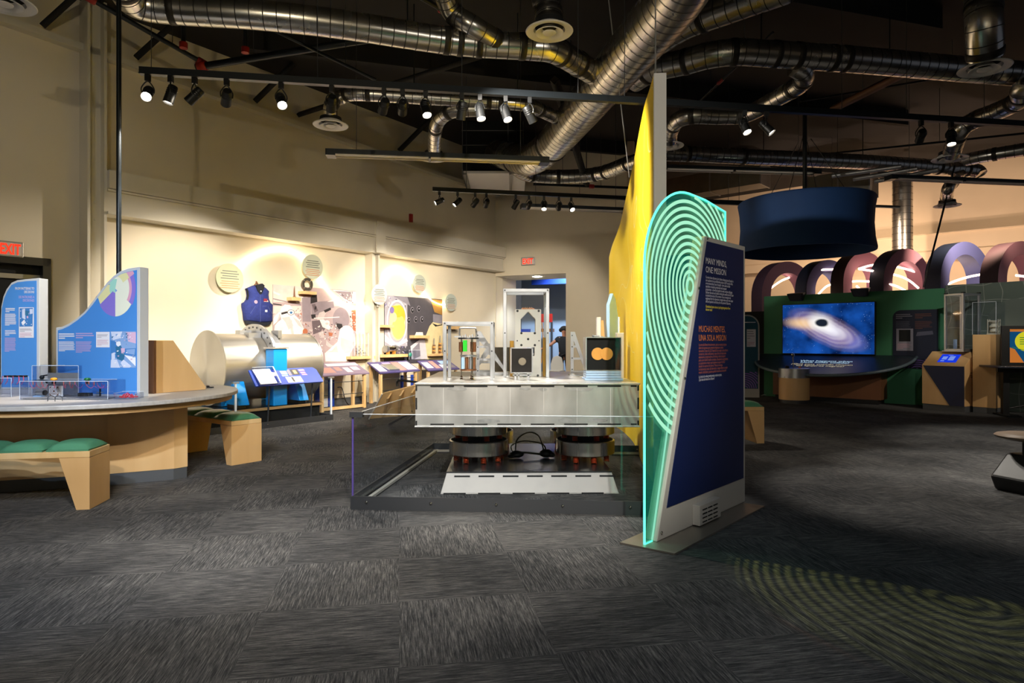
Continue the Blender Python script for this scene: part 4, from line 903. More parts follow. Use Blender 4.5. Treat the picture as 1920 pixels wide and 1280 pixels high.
# benches
def bench(label, org, ang, L_, n, Z=.44, W=.33):
    t = thing('bench', label, 'bench', org, ang, 'plywood benches with green cushions')
    MB().box(-L_, 0, 0, W, Z-.045, Z).build('seat_board', M['pine'], t, bevel=.003)
    def leg(x0, x1, x0b, x1b): 
        m = MB(); p = [(x0b, .001), (x1b, .001), (x1, Z-.046), (x0, Z-.046)]; m.prism(p, .0, .018); m.prism(p, W-.018, W); return m
    m = leg(-.205, 0, -.09, 0); m.box(-.018, 0, .018, W-.018, .001, Z-.046); m.hexa([(-.09,.018,.001),(-.072,.018,.001),(-.072,W-.018,.001),(-.09,W-.018,.001),(-.205,.018,Z-.046),(-.187,.018,Z-.046),(-.187,W-.018,Z-.046),(-.205,W-.018,Z-.046)]); m.build('leg', M['maple'], t)
    m = leg(-L_, -L_+.205, -L_, -L_+.09); m.box(-L_, -L_+.018, .018, W-.018, .001, Z-.046); m.hexa([(-L_+.072,.018,.001),(-L_+.09,.018,.001),(-L_+.09,W-.018,.001),(-L_+.072,W-.018,.001),(-L_+.187,.018,Z-.046),(-L_+.205,.018,Z-.046),(-L_+.205,W-.018,Z-.046),(-L_+.187,W-.018,Z-.046)]); m.build('leg', M['maple'], t)
    w_ = L_/n
    for k in range(n):
        m = MB(); x0 = -L_+k*w_; N_ = 12; g = []
        for j in range(N_+1):
            for i in range(N_+1):
                u, v = i/N_*2-1, j/N_*2-1; h = (1-abs(u)**3.2)*(1-abs(v)**3.2)
                g.append((x0+w_*(.5+.485*u*(1-.05*v*v)), W*(.5+.47*v*(1-.04*u*u)), Z+.012+.055*h**.55))
        m.add(g, [(j*(N_+1)+i, j*(N_+1)+i+1, (j+1)*(N_+1)+i+1, (j+1)*(N_+1)+i) for j in range(N_) for i in range(N_)], 0, True)
        m.box(x0+.012, x0+w_-.012, .012, W-.012, Z+.001, Z+.011); m.build('cushion', M['green_vinyl'], t)
    return t
q = G(168, 955); bench('near plywood bench with green cushions in front of the curved table', q, math.atan2(.1, .59), 1.55, 5, .43)
q = G(434, 873); bench('plywood bench with dark green cushions behind the table, below the silver drum', q, math.radians(-36), 1.15, 3, .44)
q = G(1433, 831); bench('plywood bench with a green cushion half hidden behind the navy text panel', q, math.radians(4), 1.2, 3, .44)

# wavy blue panel
WD = 5.46
WX = P(262, 640, WD); WVF = Fr(WX.x, WX.y, math.radians(-15)); wx0 = WVF.hit(105, 640)[0]; SD = 6.35
t = thing('wavy_panel', 'large blue information panel with a wavy top edge and colour wheel on the table', 'information panel', (*WVF.w(wx0, 0, 0).xy, TZ+.001), WVF.a)
ox = 0
def q2(px, py, D=WD):
    if D == WD: a, b = WVF.hit(px, py); return (a-wx0, b-TZ-.001)
    p = P(px, py, D); return (p.x-ox, p.z-TZ-.001)
edge = [(105, 614), (115, 613), (128, 607), (143, 597), (158, 584), (172, 567), (186, 548), (200, 530), (213, 517), (226, 508), (240, 503), (262, 500)]
e = [q2(*a) for a in edge]; xr = q2(262, 500)[0]
MB().prism([(0, .0)]+e+[(xr, 0)], -.0, .095).build('panel_frame', M['frame_lb'], t, bevel=.004)
ins = [(109, 619), (117, 617), (130, 611), (146, 600), (161, 587), (175, 570), (189, 551), (203, 533), (215, 521), (228, 513), (241, 509), (257, 506)]
f_ = [q2(*a, WD) for a in ins]
MB().prism([(f_[0][0], .02)]+f_+[(f_[-1][0], .02)], -.003, -.0005).build('blue_face', M['blue_panel'], t)
# colour wheel, clipped under the top edge
import bisect
def topz(x):
    for (xa, za), (xb, zb) in zip(f_, f_[1:]):
        if xa <= x <= xb: return za+(zb-za)*(x-xa)/max(1e-6, xb-xa)
    return f_[-1][1]
wc = q2(217, 541); R0 = .235
cm = [mat('wheel_'+n, c, .6) for n, c in (('yellow', 'e9e2a8'), ('purple', '8a78d4'), ('pink', 'e0a4c0'), ('cream', 'eff0dc'), ('mint', 'a6dccb'), ('blue', '7fa9dc'))]
m = MB(); secs = [(-90, -35, [(0, .12, 5), (.12, 1, 3), ]), (-35, 28, [(0, .4, 3), (.4, .72, 3), (.72, .85, 2), (.85, 1.05, 1)]), (28, 75, [(0, .45, 3), (.45, .8, 0), (.8, 1.1, 2)]), (75, 95, [(0, .35, 4), (.35, 1.0, 3)]), (95, 150, [(0, .35, 4), (.35, .9, 0)]), (150, 215, [(0, .3, 4), (.3, .95, 0)]), (-145, -90, [(0, .15, 4), (.15, 1, 1)])]
for a0, a1, rr_ in secs:
    N_ = 14
    for ra, rb, mi in rr_:
        for s_ in range(N_):
            for q_ in range(4):
                u0, u1 = [math.radians(a0+(a1-a0)*(s_+d_)/N_) for d_ in (0, 1)]; r0, r1 = [R0*(ra+(rb-ra)*(q_+d_)/4) for d_ in (0, 1)]
                pts_ = [(wc[0]+r*math.cos(u)*.88, wc[1]+r*math.sin(u)*1.02) for r, u in ((r0, u0), (r1, u0), (r1, u1), (r0, u1))]
                if min(z-topz(x) for x, z in pts_) < -.004 and min(x for x, z in pts_) < f_[-1][0]-.002: m.face([(min(x, f_[-1][0]-.001), -.0045, min(z, topz(min(x, f_[-1][0]-.001))-.003)) for x, z in pts_], mi)
m.build('colour_wheel', cm, t)
m = MB()
def pb(px0, px1, py, rows, pitch, h, mi, y=-.0045, D=WD, rg=.12):
    x0, z1 = q2(px0, py, D); x1, _ = q2(px1, py, D); k = D/FPX; bars(m, x0, x1, z1, rows, pitch*k, h*k, y, mi, rg)
pb(111, 141, 625, 3, 4, 2.2, 0); pb(143, 177, 624, 3, 4, 2.2, 1); pb(111, 141, 640, 8, 2.5, 1.3, 0); pb(143, 173, 640, 9, 2.5, 1.3, 1)
x0, z1 = q2(181, 622); x1, z0 = q2(206.5, 651); m.face([(x0, -.0045, z0), (x1, -.0045, z0), (x1, -.0045, z1), (x0, -.0045, z1)], 0)
pb(183, 204, 627, 3, 2.4, .7, 3, -.0055); pb(183, 204, 637, 5, 2.4, .7, 2, -.0055)
m.build('printed_text', [M['paper'], M['lilac'], M['pinkprint'], M['greyprint']], t)
def photo(parent, name, quadf, polys, y, mats):
    m = MB()
    for i, (mi, pts_) in enumerate(polys): m.face([(*(lambda a: (a[0], y-.00006*i, a[1]))(quadf(*p_)),) for p_ in pts_], mi)
    return m.build(name, mats, parent)
C4 = lambda x, y: q2(100+x/8, 600+y/8)
pm = [mat('photo_blue', '3f7fc4', .6), mat('photo_pale', 'd4dcf4', .6), mat('photo_pink', 'dcb6d4', .6), mat('photo_teal', '2e6f9a', .6), mat('photo_white', 'f2f1f8', .6), mat('photo_mid', '86a8da', .6)]
rr = random.Random(5)
pol = [(5, [(866, 168), (1245, 168), (1245, 712), (866, 712)]), (0, [(866, 300), (960, 320), (1040, 430), (1245, 420), (1245, 540), (1060, 520), (866, 600)]), (1, [(870, 175), (1040, 172), (1010, 270), (900, 300)]), (2, [(1100, 180), (1245, 180), (1245, 350), (1130, 320)]),
       (3, [(940, 400), (1020, 380), (1080, 520), (1060, 620), (960, 580)]), (4, [(1070, 520), (1240, 560), (1240, 690)]), (1, [(875, 590), (960, 590), (1010, 712), (866, 712)]), (4, [(950, 330), (1010, 310), (1020, 370), (980, 400), (950, 370)]), (2, [(1020, 420), (1080, 420), (1080, 480), (1030, 500)]), (1, [(1015, 640), (1060, 590), (1180, 690), (1150, 712), (1060, 712)]), (5, [(1100, 440), (1235, 430), (1225, 520), (1110, 500)]), (1, [(880, 500), (930, 480), (935, 580), (880, 600)])]
for k in range(46):
    x, y = rr.uniform(872, 1215), rr.uniform(175, 330) if k < 30 else rr.uniform(330, 690); s_ = rr.uniform(5, 18)
    pol.append((rr.choice([0, 1, 2, 4, 4, 3, 5]), [(x, y), (x+s_*1.6, y+rr.uniform(-6, 6)), (x+s_, y+s_), (x-rr.uniform(0, 6), y+s_)]))
photo(t, 'printed_photo', C4, pol, -.0046, pm)

# smaller blue panel behind
SD = 6.35
t = thing('heading_panel', 'smaller blue panel headed FROM PATTERNS TO DECISIONS at the far left', 'information panel', (P(2, 700, SD).x, SD, TZ+.001)); ox = t.location.x
e = [q2(*a, SD) for a in [(1, 600), (2, 575), (6, 556), (12, 542), (21, 530), (32, 525), (50, 523), (74, 521)]]
MB().prism([(e[0][0], 0)]+e+[(e[-1][0], 0)], 0, .12).build('panel_frame', M['frame_lb'], t, bevel=.004)
f2 = [q2(*a, SD) for a in [(3, 600), (4, 578), (8, 560), (14, 546), (22, 534), (33, 529), (50, 527), (69, 526)]]
MB().prism([(f2[0][0], .02)]+f2+[(f2[-1][0], .02)], -.003, -.0005).build('blue_face', M['blue_panel'], t)
x, z = q2(65, 538, SD); s_ = .034
text('FROM PATTERNS TO\nDECISIONS', .034, M['white'], t, (x, -.0045, z-.026), align='RIGHT', width=.19, bold=.0006)
x, z = q2(65, 554, SD); text('DE PATRONES A\nDECISIONES', .034, M['lilac'], t, (x, -.0045, z-.026), align='RIGHT', width=.155, bold=.0006)
m = MB(); pb(11, 29, 577.5, 3, 2.9, 1.5, 0, D=SD); pb(10, 31, 588, 10, 2.3, 1.2, 0, D=SD); pb(10, 31, 619, 4, 2.7, 1.3, 0, D=SD); pb(9.5, 31, 633, 12, 2.25, 1.1, 1, D=SD)
x0, z1 = q2(36, 576, SD); x1, z0 = q2(64, 633, SD); m.face([(x0, -.0045, z0), (x1, -.0045, z0), (x1, -.0045, z1), (x0, -.0045, z1)], 0)
pb(38, 61, 616, 3, 2.3, .8, 3, -.0055, SD); pb(38, 61, 624, 4, 2.3, .8, 2, -.0055, SD)
m.build('printed_text', [M['paper'], M['lilac'], M['pinkprint'], M['greyprint']], t)
Cs = lambda x, y: q2(x/7.11, 520+y/7.11, SD)
pol = [(0, [(268, 410), (445, 405), (440, 652), (265, 655)]), (1, [(300, 420), (340, 415), (345, 560), (300, 540)]), (3, [(340, 440), (400, 450), (380, 520), (340, 500)]), (1, [(400, 420), (440, 420), (440, 480), (405, 490)]), (4, [(290, 600), (330, 560), (350, 600), (310, 640)]), (2, [(360, 520), (380, 510), (385, 540), (365, 545)])]
for k in range(14):
    x, y = rr.uniform(275, 425), rr.uniform(415, 640); a = rr.uniform(6, 16); pol.append((rr.choice([1, 2, 4, 5]), [(x, y), (x+a, y), (x+a*.8, y+a), (x, y+a)]))
photo(t, 'printed_photo', Cs, pol, -.0058, pm)

# wooden wedge
cw_ = G(293, 737.5, TZ); WF = Fr(cw_.x, cw_.y, math.radians(63))
t = thing('wooden_wedge_cabinet', 'plywood wedge shaped cabinet with a sloping right side on the table end', 'cabinet', (cw_.x, cw_.y, TZ+.001), WF.a)
k1 = WF.hit(325, 640)[0]; k2 = WF.hit(386, 729)[0]
MB().prism([(0, 0), (k2, 0), (k2, .03), (k1, .485), (0, .485)], 0, .3).build('cabinet_body', M['maple'], t, bevel=.004)
MB().box(-.02, -.001, 0, .3, 0, .485).build('shaded_side', M['brown_wood_and_shade'], t)  # thin dark sheet painting the shaded left side of the maple cabinet
t = thing('small_black_gadget', 'small black gadget lying on the right tip of the table', 'gadget', G(394, 727, TZ)); MB().box(-.03, .03, -.02, .02, .001, .012).build('gadget_body', M['black'], t, bevel=.003); MB().box(-.035, -.01, -.01, .01, .0125, .024).build('gadget_cap', M['black'], t)

# acrylic cases with electronics
def case(label, px0, px1, pyb, pyt, depth, group='acrylic cases on the table'):
    a = G(px0, pyb, TZ); b = P(px1, pyb, a.y); h = (pyb-pyt)/FPX*a.y; w_ = b.x-a.x
    t = thing('acrylic_case', label, 'display case', Vector((a.x, a.y, TZ+.001)), 0, group); e_ = .005
    m = MB(); m.box(0, w_, 0, .004, 0, h); m.box(0, w_, depth-.004, depth, 0, h); m.box(0, .004, .004, depth-.004, 0, h); m.box(w_-.004, w_, .004, depth-.004, 0, h); m.box(0, w_, 0, depth, h, h+.004); m.build('clear_box', M['acr2'], t)
    m = MB()
    for x in (0, w_): m.box(x-.0015, x+.0015, -.001, .001, 0, h)
    m.box(w_-.002, w_+.001, depth-.002, depth+.001, 0, h); m.box(0, w_, -.001, .001, h, h+.004); m.box(0, w_, depth-.002, depth+.001, h, h+.004)
    m.build('painted_edge_glints', M['acredge'], t); return t, w_, h
T1, w1, h1 = case('tall clear acrylic case holding a grey metal sheet', 60, 147, 742.6, 686, .10)
MB().box(.1, .375, .05, .054, .002, .2).build('grey_sheet', M['concrete'], T1)
m = MB(); m.box(.01, .09, .02, .08, .13, .14); m.ball((.05, .05, .16), .02, 8); m.tube([(.03, .06, .17), (.09, .06, .18)], .006, 6); m.ball((.09, .06, .12), .015, 8); m.build('small_instruments', M['blacksteel'], T1)
T2, w2, h2 = case('low wide acrylic case with hanging pink wires on the table edge', 37, 202, 749, 715, .27)
m = MB(); MB().box(.01, w2-.02, .02, .13, .001, .008).build('grey_base_sheet', M['concrete'], T2)
T3, w3, h3 = case('low acrylic case at the left edge of the photo with black switches', -30, 21, 744, 709, .2)
def wires(parent, spots_, r=.002, mt=None):
    for x, y, z, dx, dz_, mm in spots_: MB().tube(catmull([(x, y, z), (x+dx*.2, y, z-abs(dz_)*.6), (x+dx*.6, y+.01, z-abs(dz_)), (x+dx, y+.01, z-abs(dz_)*.4)], 4), r, 5).build('wire', mm, parent)
pk = mat('pink_wire', 'd2486a', .4); rd = mat('red_wire', 'c9242c', .4); pw = mat('plum_wire', '8a3f96', .4)
wires(T2, [(w2*f, .05, h2-.01, d_, .05, mm) for f, d_, mm in [(.06, .05, pk), (.13, .06, rd), (.2, .04, pk), (.34, .0, pk), (.45, .01, pk), (.52, .02, rd), (.58, .06, pw), (.7, .07, pk), (.78, .08, pw), (.83, .06, pk), (.88, .05, pw)]])
m = MB()
for f in (.1, .2, .34, .45, .52, .58, .74, .8): m.cyl((w2*f, .05, h2-.03), (w2*f, .05, h2-.004), .0045, n=8)
m.build('wire_clips', mat('salmon_clip', 'dd7f70', .4), T2)
MB().box(w2*.68, w2*.8, .02, .09, .009, .04).build('black_box', M['black'], T2) if 0 else None
def knob(label, px, py, colm, z0):
    t = thing('arcade_button', label, 'push button', P(px, py, 5.32), 0, 'push buttons on the acrylic case'); t.location.z = TZ+.001+h2+.006
    MB().lathe([(.001, .0), (.024, .0), (.026, .006), (.022, .016), (.012, .02), (.001, .021)], n=20).build('button_cap', colm, t)
    MB().cyl((0, 0, -.03), (0, 0, -.001), .016, n=14).build('button_barrel', M['black'], t)
knob('orange push button on the acrylic case above the spiral card', 101, 709, mat('orange_plastic', 'e59a1c', .35), 0)
knob('green push button on the acrylic case', 164, 712, mat('green_button', '1d6b35', .35), 0)
t = thing('black_component', 'black rectangular component inside the low case below the green button', 'component', (P(145, 744, 5.4).x, 5.4, TZ+.012)); MB().box(0, .1, 0, .05, 0, .03).build('component_body', M['black'], t, bevel=.003)
t = thing('small_dark_stand', 'tiny dark cross-shaped stand inside the low acrylic case', 'component', (P(185, 744, 5.4).x, 5.42, TZ+.012)); MB().box(-.005, .005, -.005, .005, 0, .065).build('post', M['blacksteel'], t); MB().box(-.03, .03, -.004, .004, .032, .038).build('cross_arm', M['alu_frame'], t)
t = thing('spiral_card', 'white card printed with a brown and white spiral target', 'card', (P(90, 741, 5.44).x, 5.45, TZ+.009)); W_ = .12
MB().box(0, W_, 0, .003, .0, .09).build('card_sheet', M['white'], t); MB().box(.006, .082, -.001, -.0002, .008, .084).build('brown_square', mat('brown_print', '7a5a4e', .6), t)
m = MB()
for r in (.010, .021, .032): 
    for j in range(28):
        a0, a1 = 2*math.pi*j/28, 2*math.pi*(j+1)/28; m.face([(.044+rr_*math.cos(a)*1, -.0015, .045+rr_*math.sin(a)) for rr_, a in ((r, a0), (r+.007, a0), (r+.007, a1), (r, a1))])
m.build('white_rings', M['white'], t)
t = thing('small_motor', 'small silver motor on a pale blue foot at the left of the low case', 'motor', (P(76, 743, 5.4).x, 5.4, TZ+.01)); MB().cyl((-.03, 0, .035), (.03, 0, .035), .024, n=18).build('motor_body', M['alu_frame'], t); MB().box(-.05, .02, -.02, .02, 0, .01).build('blue_foot', M['cyanprint'], t); MB().cyl((.031, 0, .035), (.045, 0, .035), .022, n=14).build('black_cap', M['black'], t)
t = thing('wire_loops', 'two black arched wire loops standing on the near table edge', 'wire loops', (P(101, 751, 5.1).x, 5.1, TZ+.001))
for x in (0, .058): MB().tube([(x-.029*math.cos(u*math.pi/12)-.02, 0, .02+.025*math.sin(u*math.pi/12)) if 0 < u < 12 else (x-.02+(-.029 if u == 0 else .029), 0, 0) for u in range(13)], .0022, 6).build('loop', M['black'], t)
a = G(213, 748.5, TZ); t = thing('wire_tray', 'small clear tray heaped with red wire leads', 'tray', Vector((a.x, a.y, TZ+.001)))
m = MB(); m.box(0, .18, 0, .12, 0, .004); m.box(0, .18, 0, .003, .004, .02); m.box(0, .18, .117, .12, .004, .055); m.box(0, .003, 0, .12, .004, .05); m.box(.177, .18, 0, .12, .004, .05); m.build('tray_body', M['acr2'], t)
m = MB(); m.box(0, .18, .117, .121, .055, .057); m.box(.176, .181, 0, .12, .05, .052); m.box(0, .003, 0, .12, .05, .052); m.build('tray_edges', M['acredge'], t)
rr = random.Random(11); m = MB()
for k in range(26):
    x, y = rr.uniform(.04, .15), rr.uniform(.03, .09); pts_ = [(x, y, .008), (x+rr.uniform(-.03, .03), y+rr.uniform(-.02, .02), rr.uniform(.015, .05)), (x+rr.uniform(-.04, .04), y+rr.uniform(-.02, .02), .01)]
    pts_ = [(min(.17, max(.01, a_)), min(.11, max(.01, b_)), c_) for a_, b_, c_ in pts_]; m.tube(catmull(pts_, 3), .0025, 5, rr.choice([0, 0, 1]))
tag(m.build('wire_heap', [rd, pk], t), 'tangle of red and pink wire leads', kind='stuff')
m = MB(); 
for k in range(9): x = P(2+k*4, 712, 4.9).x; m.box(x-a.x+0, x-a.x+.02, 0, .03, 0, .02)
t = thing('switch_row', 'row of small black switches with pink leads on the leftmost case', 'switches', (P(18, 712, 5.56).x, 5.56, TZ+.001+h3+.004))
for k, dx in enumerate((-.05, -.0, .05, .1)): MB().box(dx, dx+.035, .0, .03, .001, .016).build('switch', M['black'], t)
for dx in (-.06, -.02, .03, .08, .12): MB().tube(catmull([(dx, .0, .01), (dx+.01, -.012, -.03), (dx-.01, -.01, -.06)], 4), .003, 5).build('wire', pk, t)

# ================================================================ silver drum exhibit along the left wall
pc = G(625, 787); PF = Fr(pc.x, pc.y, LW.a)
t = fthing('exhibit_plinth', 'black plinth with a plywood edge and clear guard carrying the silver drum', 'plinth', PF)
LL = 3.1; m = MB(); m.box(-LL, 0, 0, .012, .001, .09); m.box(-.012, 0, .012, 1.6, .001, .09); m.box(-LL, 0, .012, .07, .001, .012); m.build('floor_rail', M['charcoal'], t)
for k in range(6): MB().ball((-.15-k*.5, -.004, .05), .011, 8).build('screw', M['chrome'], t)
MB().box(-LL+.1, -.14, .16, 1.6, .001, .24).build('plinth_box', M['dark'], t)
MB().box(-LL+.05, -.10, .12, 1.62, .241, .28).build('plywood_deck', M['plyedge'], t, bevel=.003)
MB().box(-LL+.06, -.11, .13, 1.61, .281, .286).build('black_top', mat('black_gloss', '101214', .2), t)
MB().box(-LL, -.02, .02, .03, .09, .66).build('acrylic_guard', M['acr'], t); MB().box(-.03, -.02, .03, 1.5, .09, .66).build('acrylic_guard', M['acr'], t)
for x, y in ((-.025, .018), (-1.62, .018)): MB().box(x-.012, x+.012, y-.005, y+.015, .02, .66).build('guard_post', M['acredge'], t); MB().box(x-.04, x+.05, y-.01, y+.03, .655, .675).build('post_clip', M['exitbox'], t)
DA = Fr(-4.40, 9.25, LW.a-math.radians(3))          # drum axis start
t = thing('silver_drum', 'large brushed aluminium drum lying on blue supports with a half ring flange', 'vacuum drum', (*DA.o.xy, 0), DA.a)
DR, DZ, DL = .51, .845, 1.6
drm = mat('brushed_drum', 'bfbcb6', .36, .85, noise=.16, nscale=3, stretch=(.4, 4, 4), bump=.03)
m = MB(); m.tube([(0, 0, DZ), (DL, 0, DZ)], DR-.012, 72, cap=False); m.build('drum_shell', drm, t)
def endm():
    m_ = mat('spun_end_cap', 'c8c5be', .35, .8); b = m_.node_tree.nodes['Principled BSDF']; b.inputs['Anisotropic'].default_value = .8
    tg = m_.node_tree.nodes.new('ShaderNodeTangent'); tg.direction_type = 'RADIAL'; tg.axis = 'X'; m_.node_tree.links.new(tg.outputs[0], b.inputs['Tangent']); return m_
m = MB(); m.lathe([(.001, -.012), (DR+.035, -.012), (DR+.035, .004), (.001, .004)], n=72, axis='x', smooth=False); m.xf(Matrix.Translation((0, 0, DZ))); m.build('end_disc', endm(), t)
m = MB(); m.lathe([(.001, DL+.01), (DR+.0, DL+.01), (DR, DL-.002), (.001, DL-.002)], n=72, axis='x'); m.xf(Matrix.Translation((0, 0, DZ))); m.build('rear_disc', drm, t)
m = MB()
def arcsec(mb, x0, x1, r0, r1, a0, a1, n=26):
    vs = []
    for k in range(n+1):
        a = math.radians(a0+(a1-a0)*k/n); c, s = math.cos(a), math.sin(a)
        vs += [(x0, -r0*c, DZ+r0*s), (x1, -r0*c, DZ+r0*s), (x1, -r1*c, DZ+r1*s), (x0, -r1*c, DZ+r1*s)]
    fs = [(4*k+j, 4*k+(j+1) % 4, 4*k+4+(j+1) % 4, 4*k+4+j) for k in range(n) for j in range(4)]+[(0, 1, 2, 3), tuple(4*n+j for j in (3, 2, 1, 0))]
    mb.add(vs, fs, 0, False)
arcsec(m, .70, .74, DR-.0, DR+.14, 28, 152); arcsec(m, .74, .92, DR, DR+.025, 12, 168); m.build('half_ring_flange', M['alu_frame'], t)
m = MB()
for k in range(11): a = math.radians(36+k*10.8); m.cyl((.688, -(DR+.09)*math.cos(a), DZ+(DR+.09)*math.sin(a)), (.70, -(DR+.09)*math.cos(a), DZ+(DR+.09)*math.sin(a)), .014, n=6)
m.build('flange_bolts', M['charcoal'], t)
m = MB(); m.box(.48, .66, -.02, .12, DZ+DR-.02, DZ+DR+.04); m.box(.5, .69, -.24, -.1, DZ+DR-.08, DZ+DR-.0); m.box(.94, 1.0, -.3, -.1, DZ+DR-.08, DZ+DR+.04); m.build('top_blocks', M['alu_frame'], t)
m = MB(); m.box(.62, .84, -DR-.2, -DR+.02, .29, 1.12); m.build('blue_post', M['blue_paint'], t, bevel=.01); MB().box(.60, .86, -DR-.22, -DR+.04, 1.121, 1.14).build('post_cap', M['alu_weld'], t)
for x in (.12, 1.08):
    m = MB(); m.hexa([(x,-.66,.33),(x+.16,-.66,.33),(x+.16,-.3,.33),(x,-.3,.33),(x,-.50,.66),(x+.16,-.50,.66),(x+.16,-.3,.5),(x,-.3,.5)]); m.box(x-.02, x+.18, -.2, .4, .29, .42); m.build('blue_foot', M['blue_paint'], t, bevel=.006)
    MB().box(x+.02, x+.14, -.6, -.3, .287, .329).build('rubber_pad', M['black'], t)
# blue reader rail in front of the drum
def board(name, label, cat, fr, px, depth_lo, depth_hi, mt, group=None):      # quad given by its 4 pixel corners (TL, TR, BR, BL), far edge at depth_hi
    TL, TR, BR, BL = [fr.hit(*p, y) for p, y in zip(px, (depth_hi, depth_hi, depth_lo, depth_lo))]
    q = [(TL[0], depth_hi, TL[1]), (TR[0], depth_hi, TR[1]), (BR[0], depth_lo, BR[1]), (BL[0], depth_lo, BL[1])]
    return q
BR_ = Fr(*PF.w(0, .0, 0).xy, LW.a)
t = fthing('reader_rail', 'royal blue sloping reader rail with print, in front of the silver drum', 'reader rail', BR_)
q = board('', '', '', BR_, [(466, 694), (594, 690), (606, 715), (480, 724)], -.06, .14, None)
m = MB(); u = Vector(q[3]); ex = Vector(q[2])-u; ey = Vector(q[0])-u; nn = ex.cross(ey).normalized(); nn = nn if nn.z > 0 else -nn
def bl(a, b, h=0): return tuple(u+ex*a+ey*b+nn*h)
def slab(mb, pl, h0, h1, mi=0):
    n = len(pl); A = [bl(*p, h0) for p in pl]; B = [bl(*p, h1) for p in pl]; mb.add(A+B, [tuple(range(n))[::-1], tuple(range(n, 2*n))]+[(i, (i+1) % n, n+(i+1) % n, n+i) for i in range(n)], mi)
slab(m, [(0, 0), (1, 0), (1.01, .12), (.99, .85), (.95, 1), (0, 1)], -.02, 0); m.build('sloping_board', M['blue_sign'], t)
m = MB()
for a0, a1, b0, b1, mi in [(.28, .37, .55, .8, 0), (.47, .7, .08, .45, 0), (.43, .52, .62, .85, 3), (.43, .52, .5, .58, 3), (.53, .58, .52, .92, 2), (.585, .70, .55, .92, 4), (.62, .67, .62, .86, 5), (.71, .80, .78, .9, 1), (.72, .8, .62, .72, 1), (.73, .81, .5, .58, 1), (.55, .58, .12, .42, 6), (.48, .54, .2, .4, 1), (.6, .68, .2, .4, 1)]:
    h = .001 if mi in (0, 3, 2, 4) else .002; slab(m, [(a0, b0), (a1, b0), (a1-.01, b1), (a0-.01, b1)], h, h+.0004, mi)
m.build('print', [M['paper'], M['pinkprint'], M['greyprint'], M['cyanprint'], M['black'], mat('warm_photo', 'd9a884', .6), M['black']], t)
m = MB(); slab(m, [(.06, .04), (.3, .04), (.28, .98), (.04, .98)], .012, .02); m.build('booklet', M['white'], t)
m = MB(); slab(m, [(.03, -.02), (.33, -.02), (.33, 1.02), (.03, 1.02)], .001, .004); 
for a0, a1, b0, b1 in ((.03, .045, -.02, 1.02), (.315, .33, -.02, 1.02), (.03, .33, -.04, .0), (.03, .33, 1., 1.03)): slab(m, [(a0, b0), (a1, b0), (a1, b1), (a0, b1)], .004, .05)
m.build('acrylic_holder', M['acr2'], t); m = MB(); slab(m, [(.03, -.04), (.33, -.04), (.33, -.03), (.03, -.03)], .05, .053); slab(m, [(.315, -.02), (.33, -.02), (.33, 1), (.315, 1)], .05, .053); slab(m, [(.03, 1.02), (.33, 1.02), (.33, 1.03), (.03, 1.03)], .05, .053); m.build('holder_edge', M['acredge'], t)
for f in (.25, .9): x = q[3][0]+ex.x*f; MB().tube([(x, .1, .001), (x, .05, u.z-.02)], .012, 8).build('support_post', M['charcoal'], t)
# ================================================================ things on and along the left wall
def wl_thing(name, label, cat, px, py, y=0, group=None, z0=None):
    x, z = LW.hit(px, py, y); return thing(name, label, cat, LW.w(x, 0, z if z0 is None else z0), LW.a, group), x, (z if z0 is None else z0)
# murals
def mural(name, label, box, cc, pols, mats, y=-.02):
    (x0, z1), (x1, _) = LW.hit(box[0], box[1], y), LW.hit(box[2], box[1], y); z0 = LW.hit((box[0]+box[2])/2, box[3], y)[1]
    z1 = LW.hit(box[0], box[1], y)[1]
    t = thing(name, label, 'mural', LW.w(x0, 0, z0), LW.a, 'photo murals on the left wall')
    W_, H_ = x1-x0, z1-z0
    MB().box(0, W_, y, -.002, 0, H_).build('mural_board', mats[0], t)
    m = MB()
    def clip(pl):                      # clip to the board
        def cl(pl, f, ax):
            out = []
            for i in range(len(pl)):
                a, b = pl[i-1], pl[i]; fa, fb = f(a), f(b)
                if (fa >= 0) != (fb >= 0): k = fa/(fa-fb); out.append((a[0]+(b[0]-a[0])*k, a[1]+(b[1]-a[1])*k))
                if fb >= 0: out.append(b)
            return out
        for f in (lambda p: p[0], lambda p: W_-p[0], lambda p: p[1], lambda p: H_-p[1]):
            pl = cl(pl, f, 0)
            if len(pl) < 3: return None
        return pl
    for i, (mi, pl) in enumerate(pols):
        pl = [LW.hit(*cc(*p), y) for p in pl]; pl = clip([(a-x0, b-z0) for a, b in pl])
        if pl: m.face([(a, y-.0004-.00003*i, b) for a, b in pl], mi)
    m.build('printed_picture', mats, t); return t
def el(cx, cy, a, b, n=22, a0=0, a1=360): return [(cx+a*math.cos(math.radians(a0+(a1-a0)*k/n)), cy+b*math.sin(math.radians(a0+(a1-a0)*k/n))) for k in range(n+(a1-a0 < 360))]
def ring(cx, cy, a, b, w_, n=24, a0=0, a1=360):
    o = [(cx+a*math.cos(math.radians(a0+(a1-a0)*k/n)), cy+b*math.sin(math.radians(a0+(a1-a0)*k/n))) for k in range(n+1)]; k2 = [(cx+(a-w_)*math.cos(math.radians(a0+(a1-a0)*k/n)), cy+(b-w_)*math.sin(math.radians(a0+(a1-a0)*k/n))) for k in range(n+1)]
    return [[o[i], o[i+1], k2[i+1], k2[i]] for i in range(n)]
ph = lambda n, c: mat('mural_'+n, c, .7, noise=.12, nscale=9)
m1 = [ph('mauve', 'b7a3a6'), ph('light', 'dccfcb'), ph('dark', '6d5f66'), ph('white', 'f1e9e6'), ph('black', '2a262a'), ph('mid', '93868f'), ph('rust', 'b06a4c'), ph('blue', '2f6da4'), ph('shade', 'cfc3c4')]
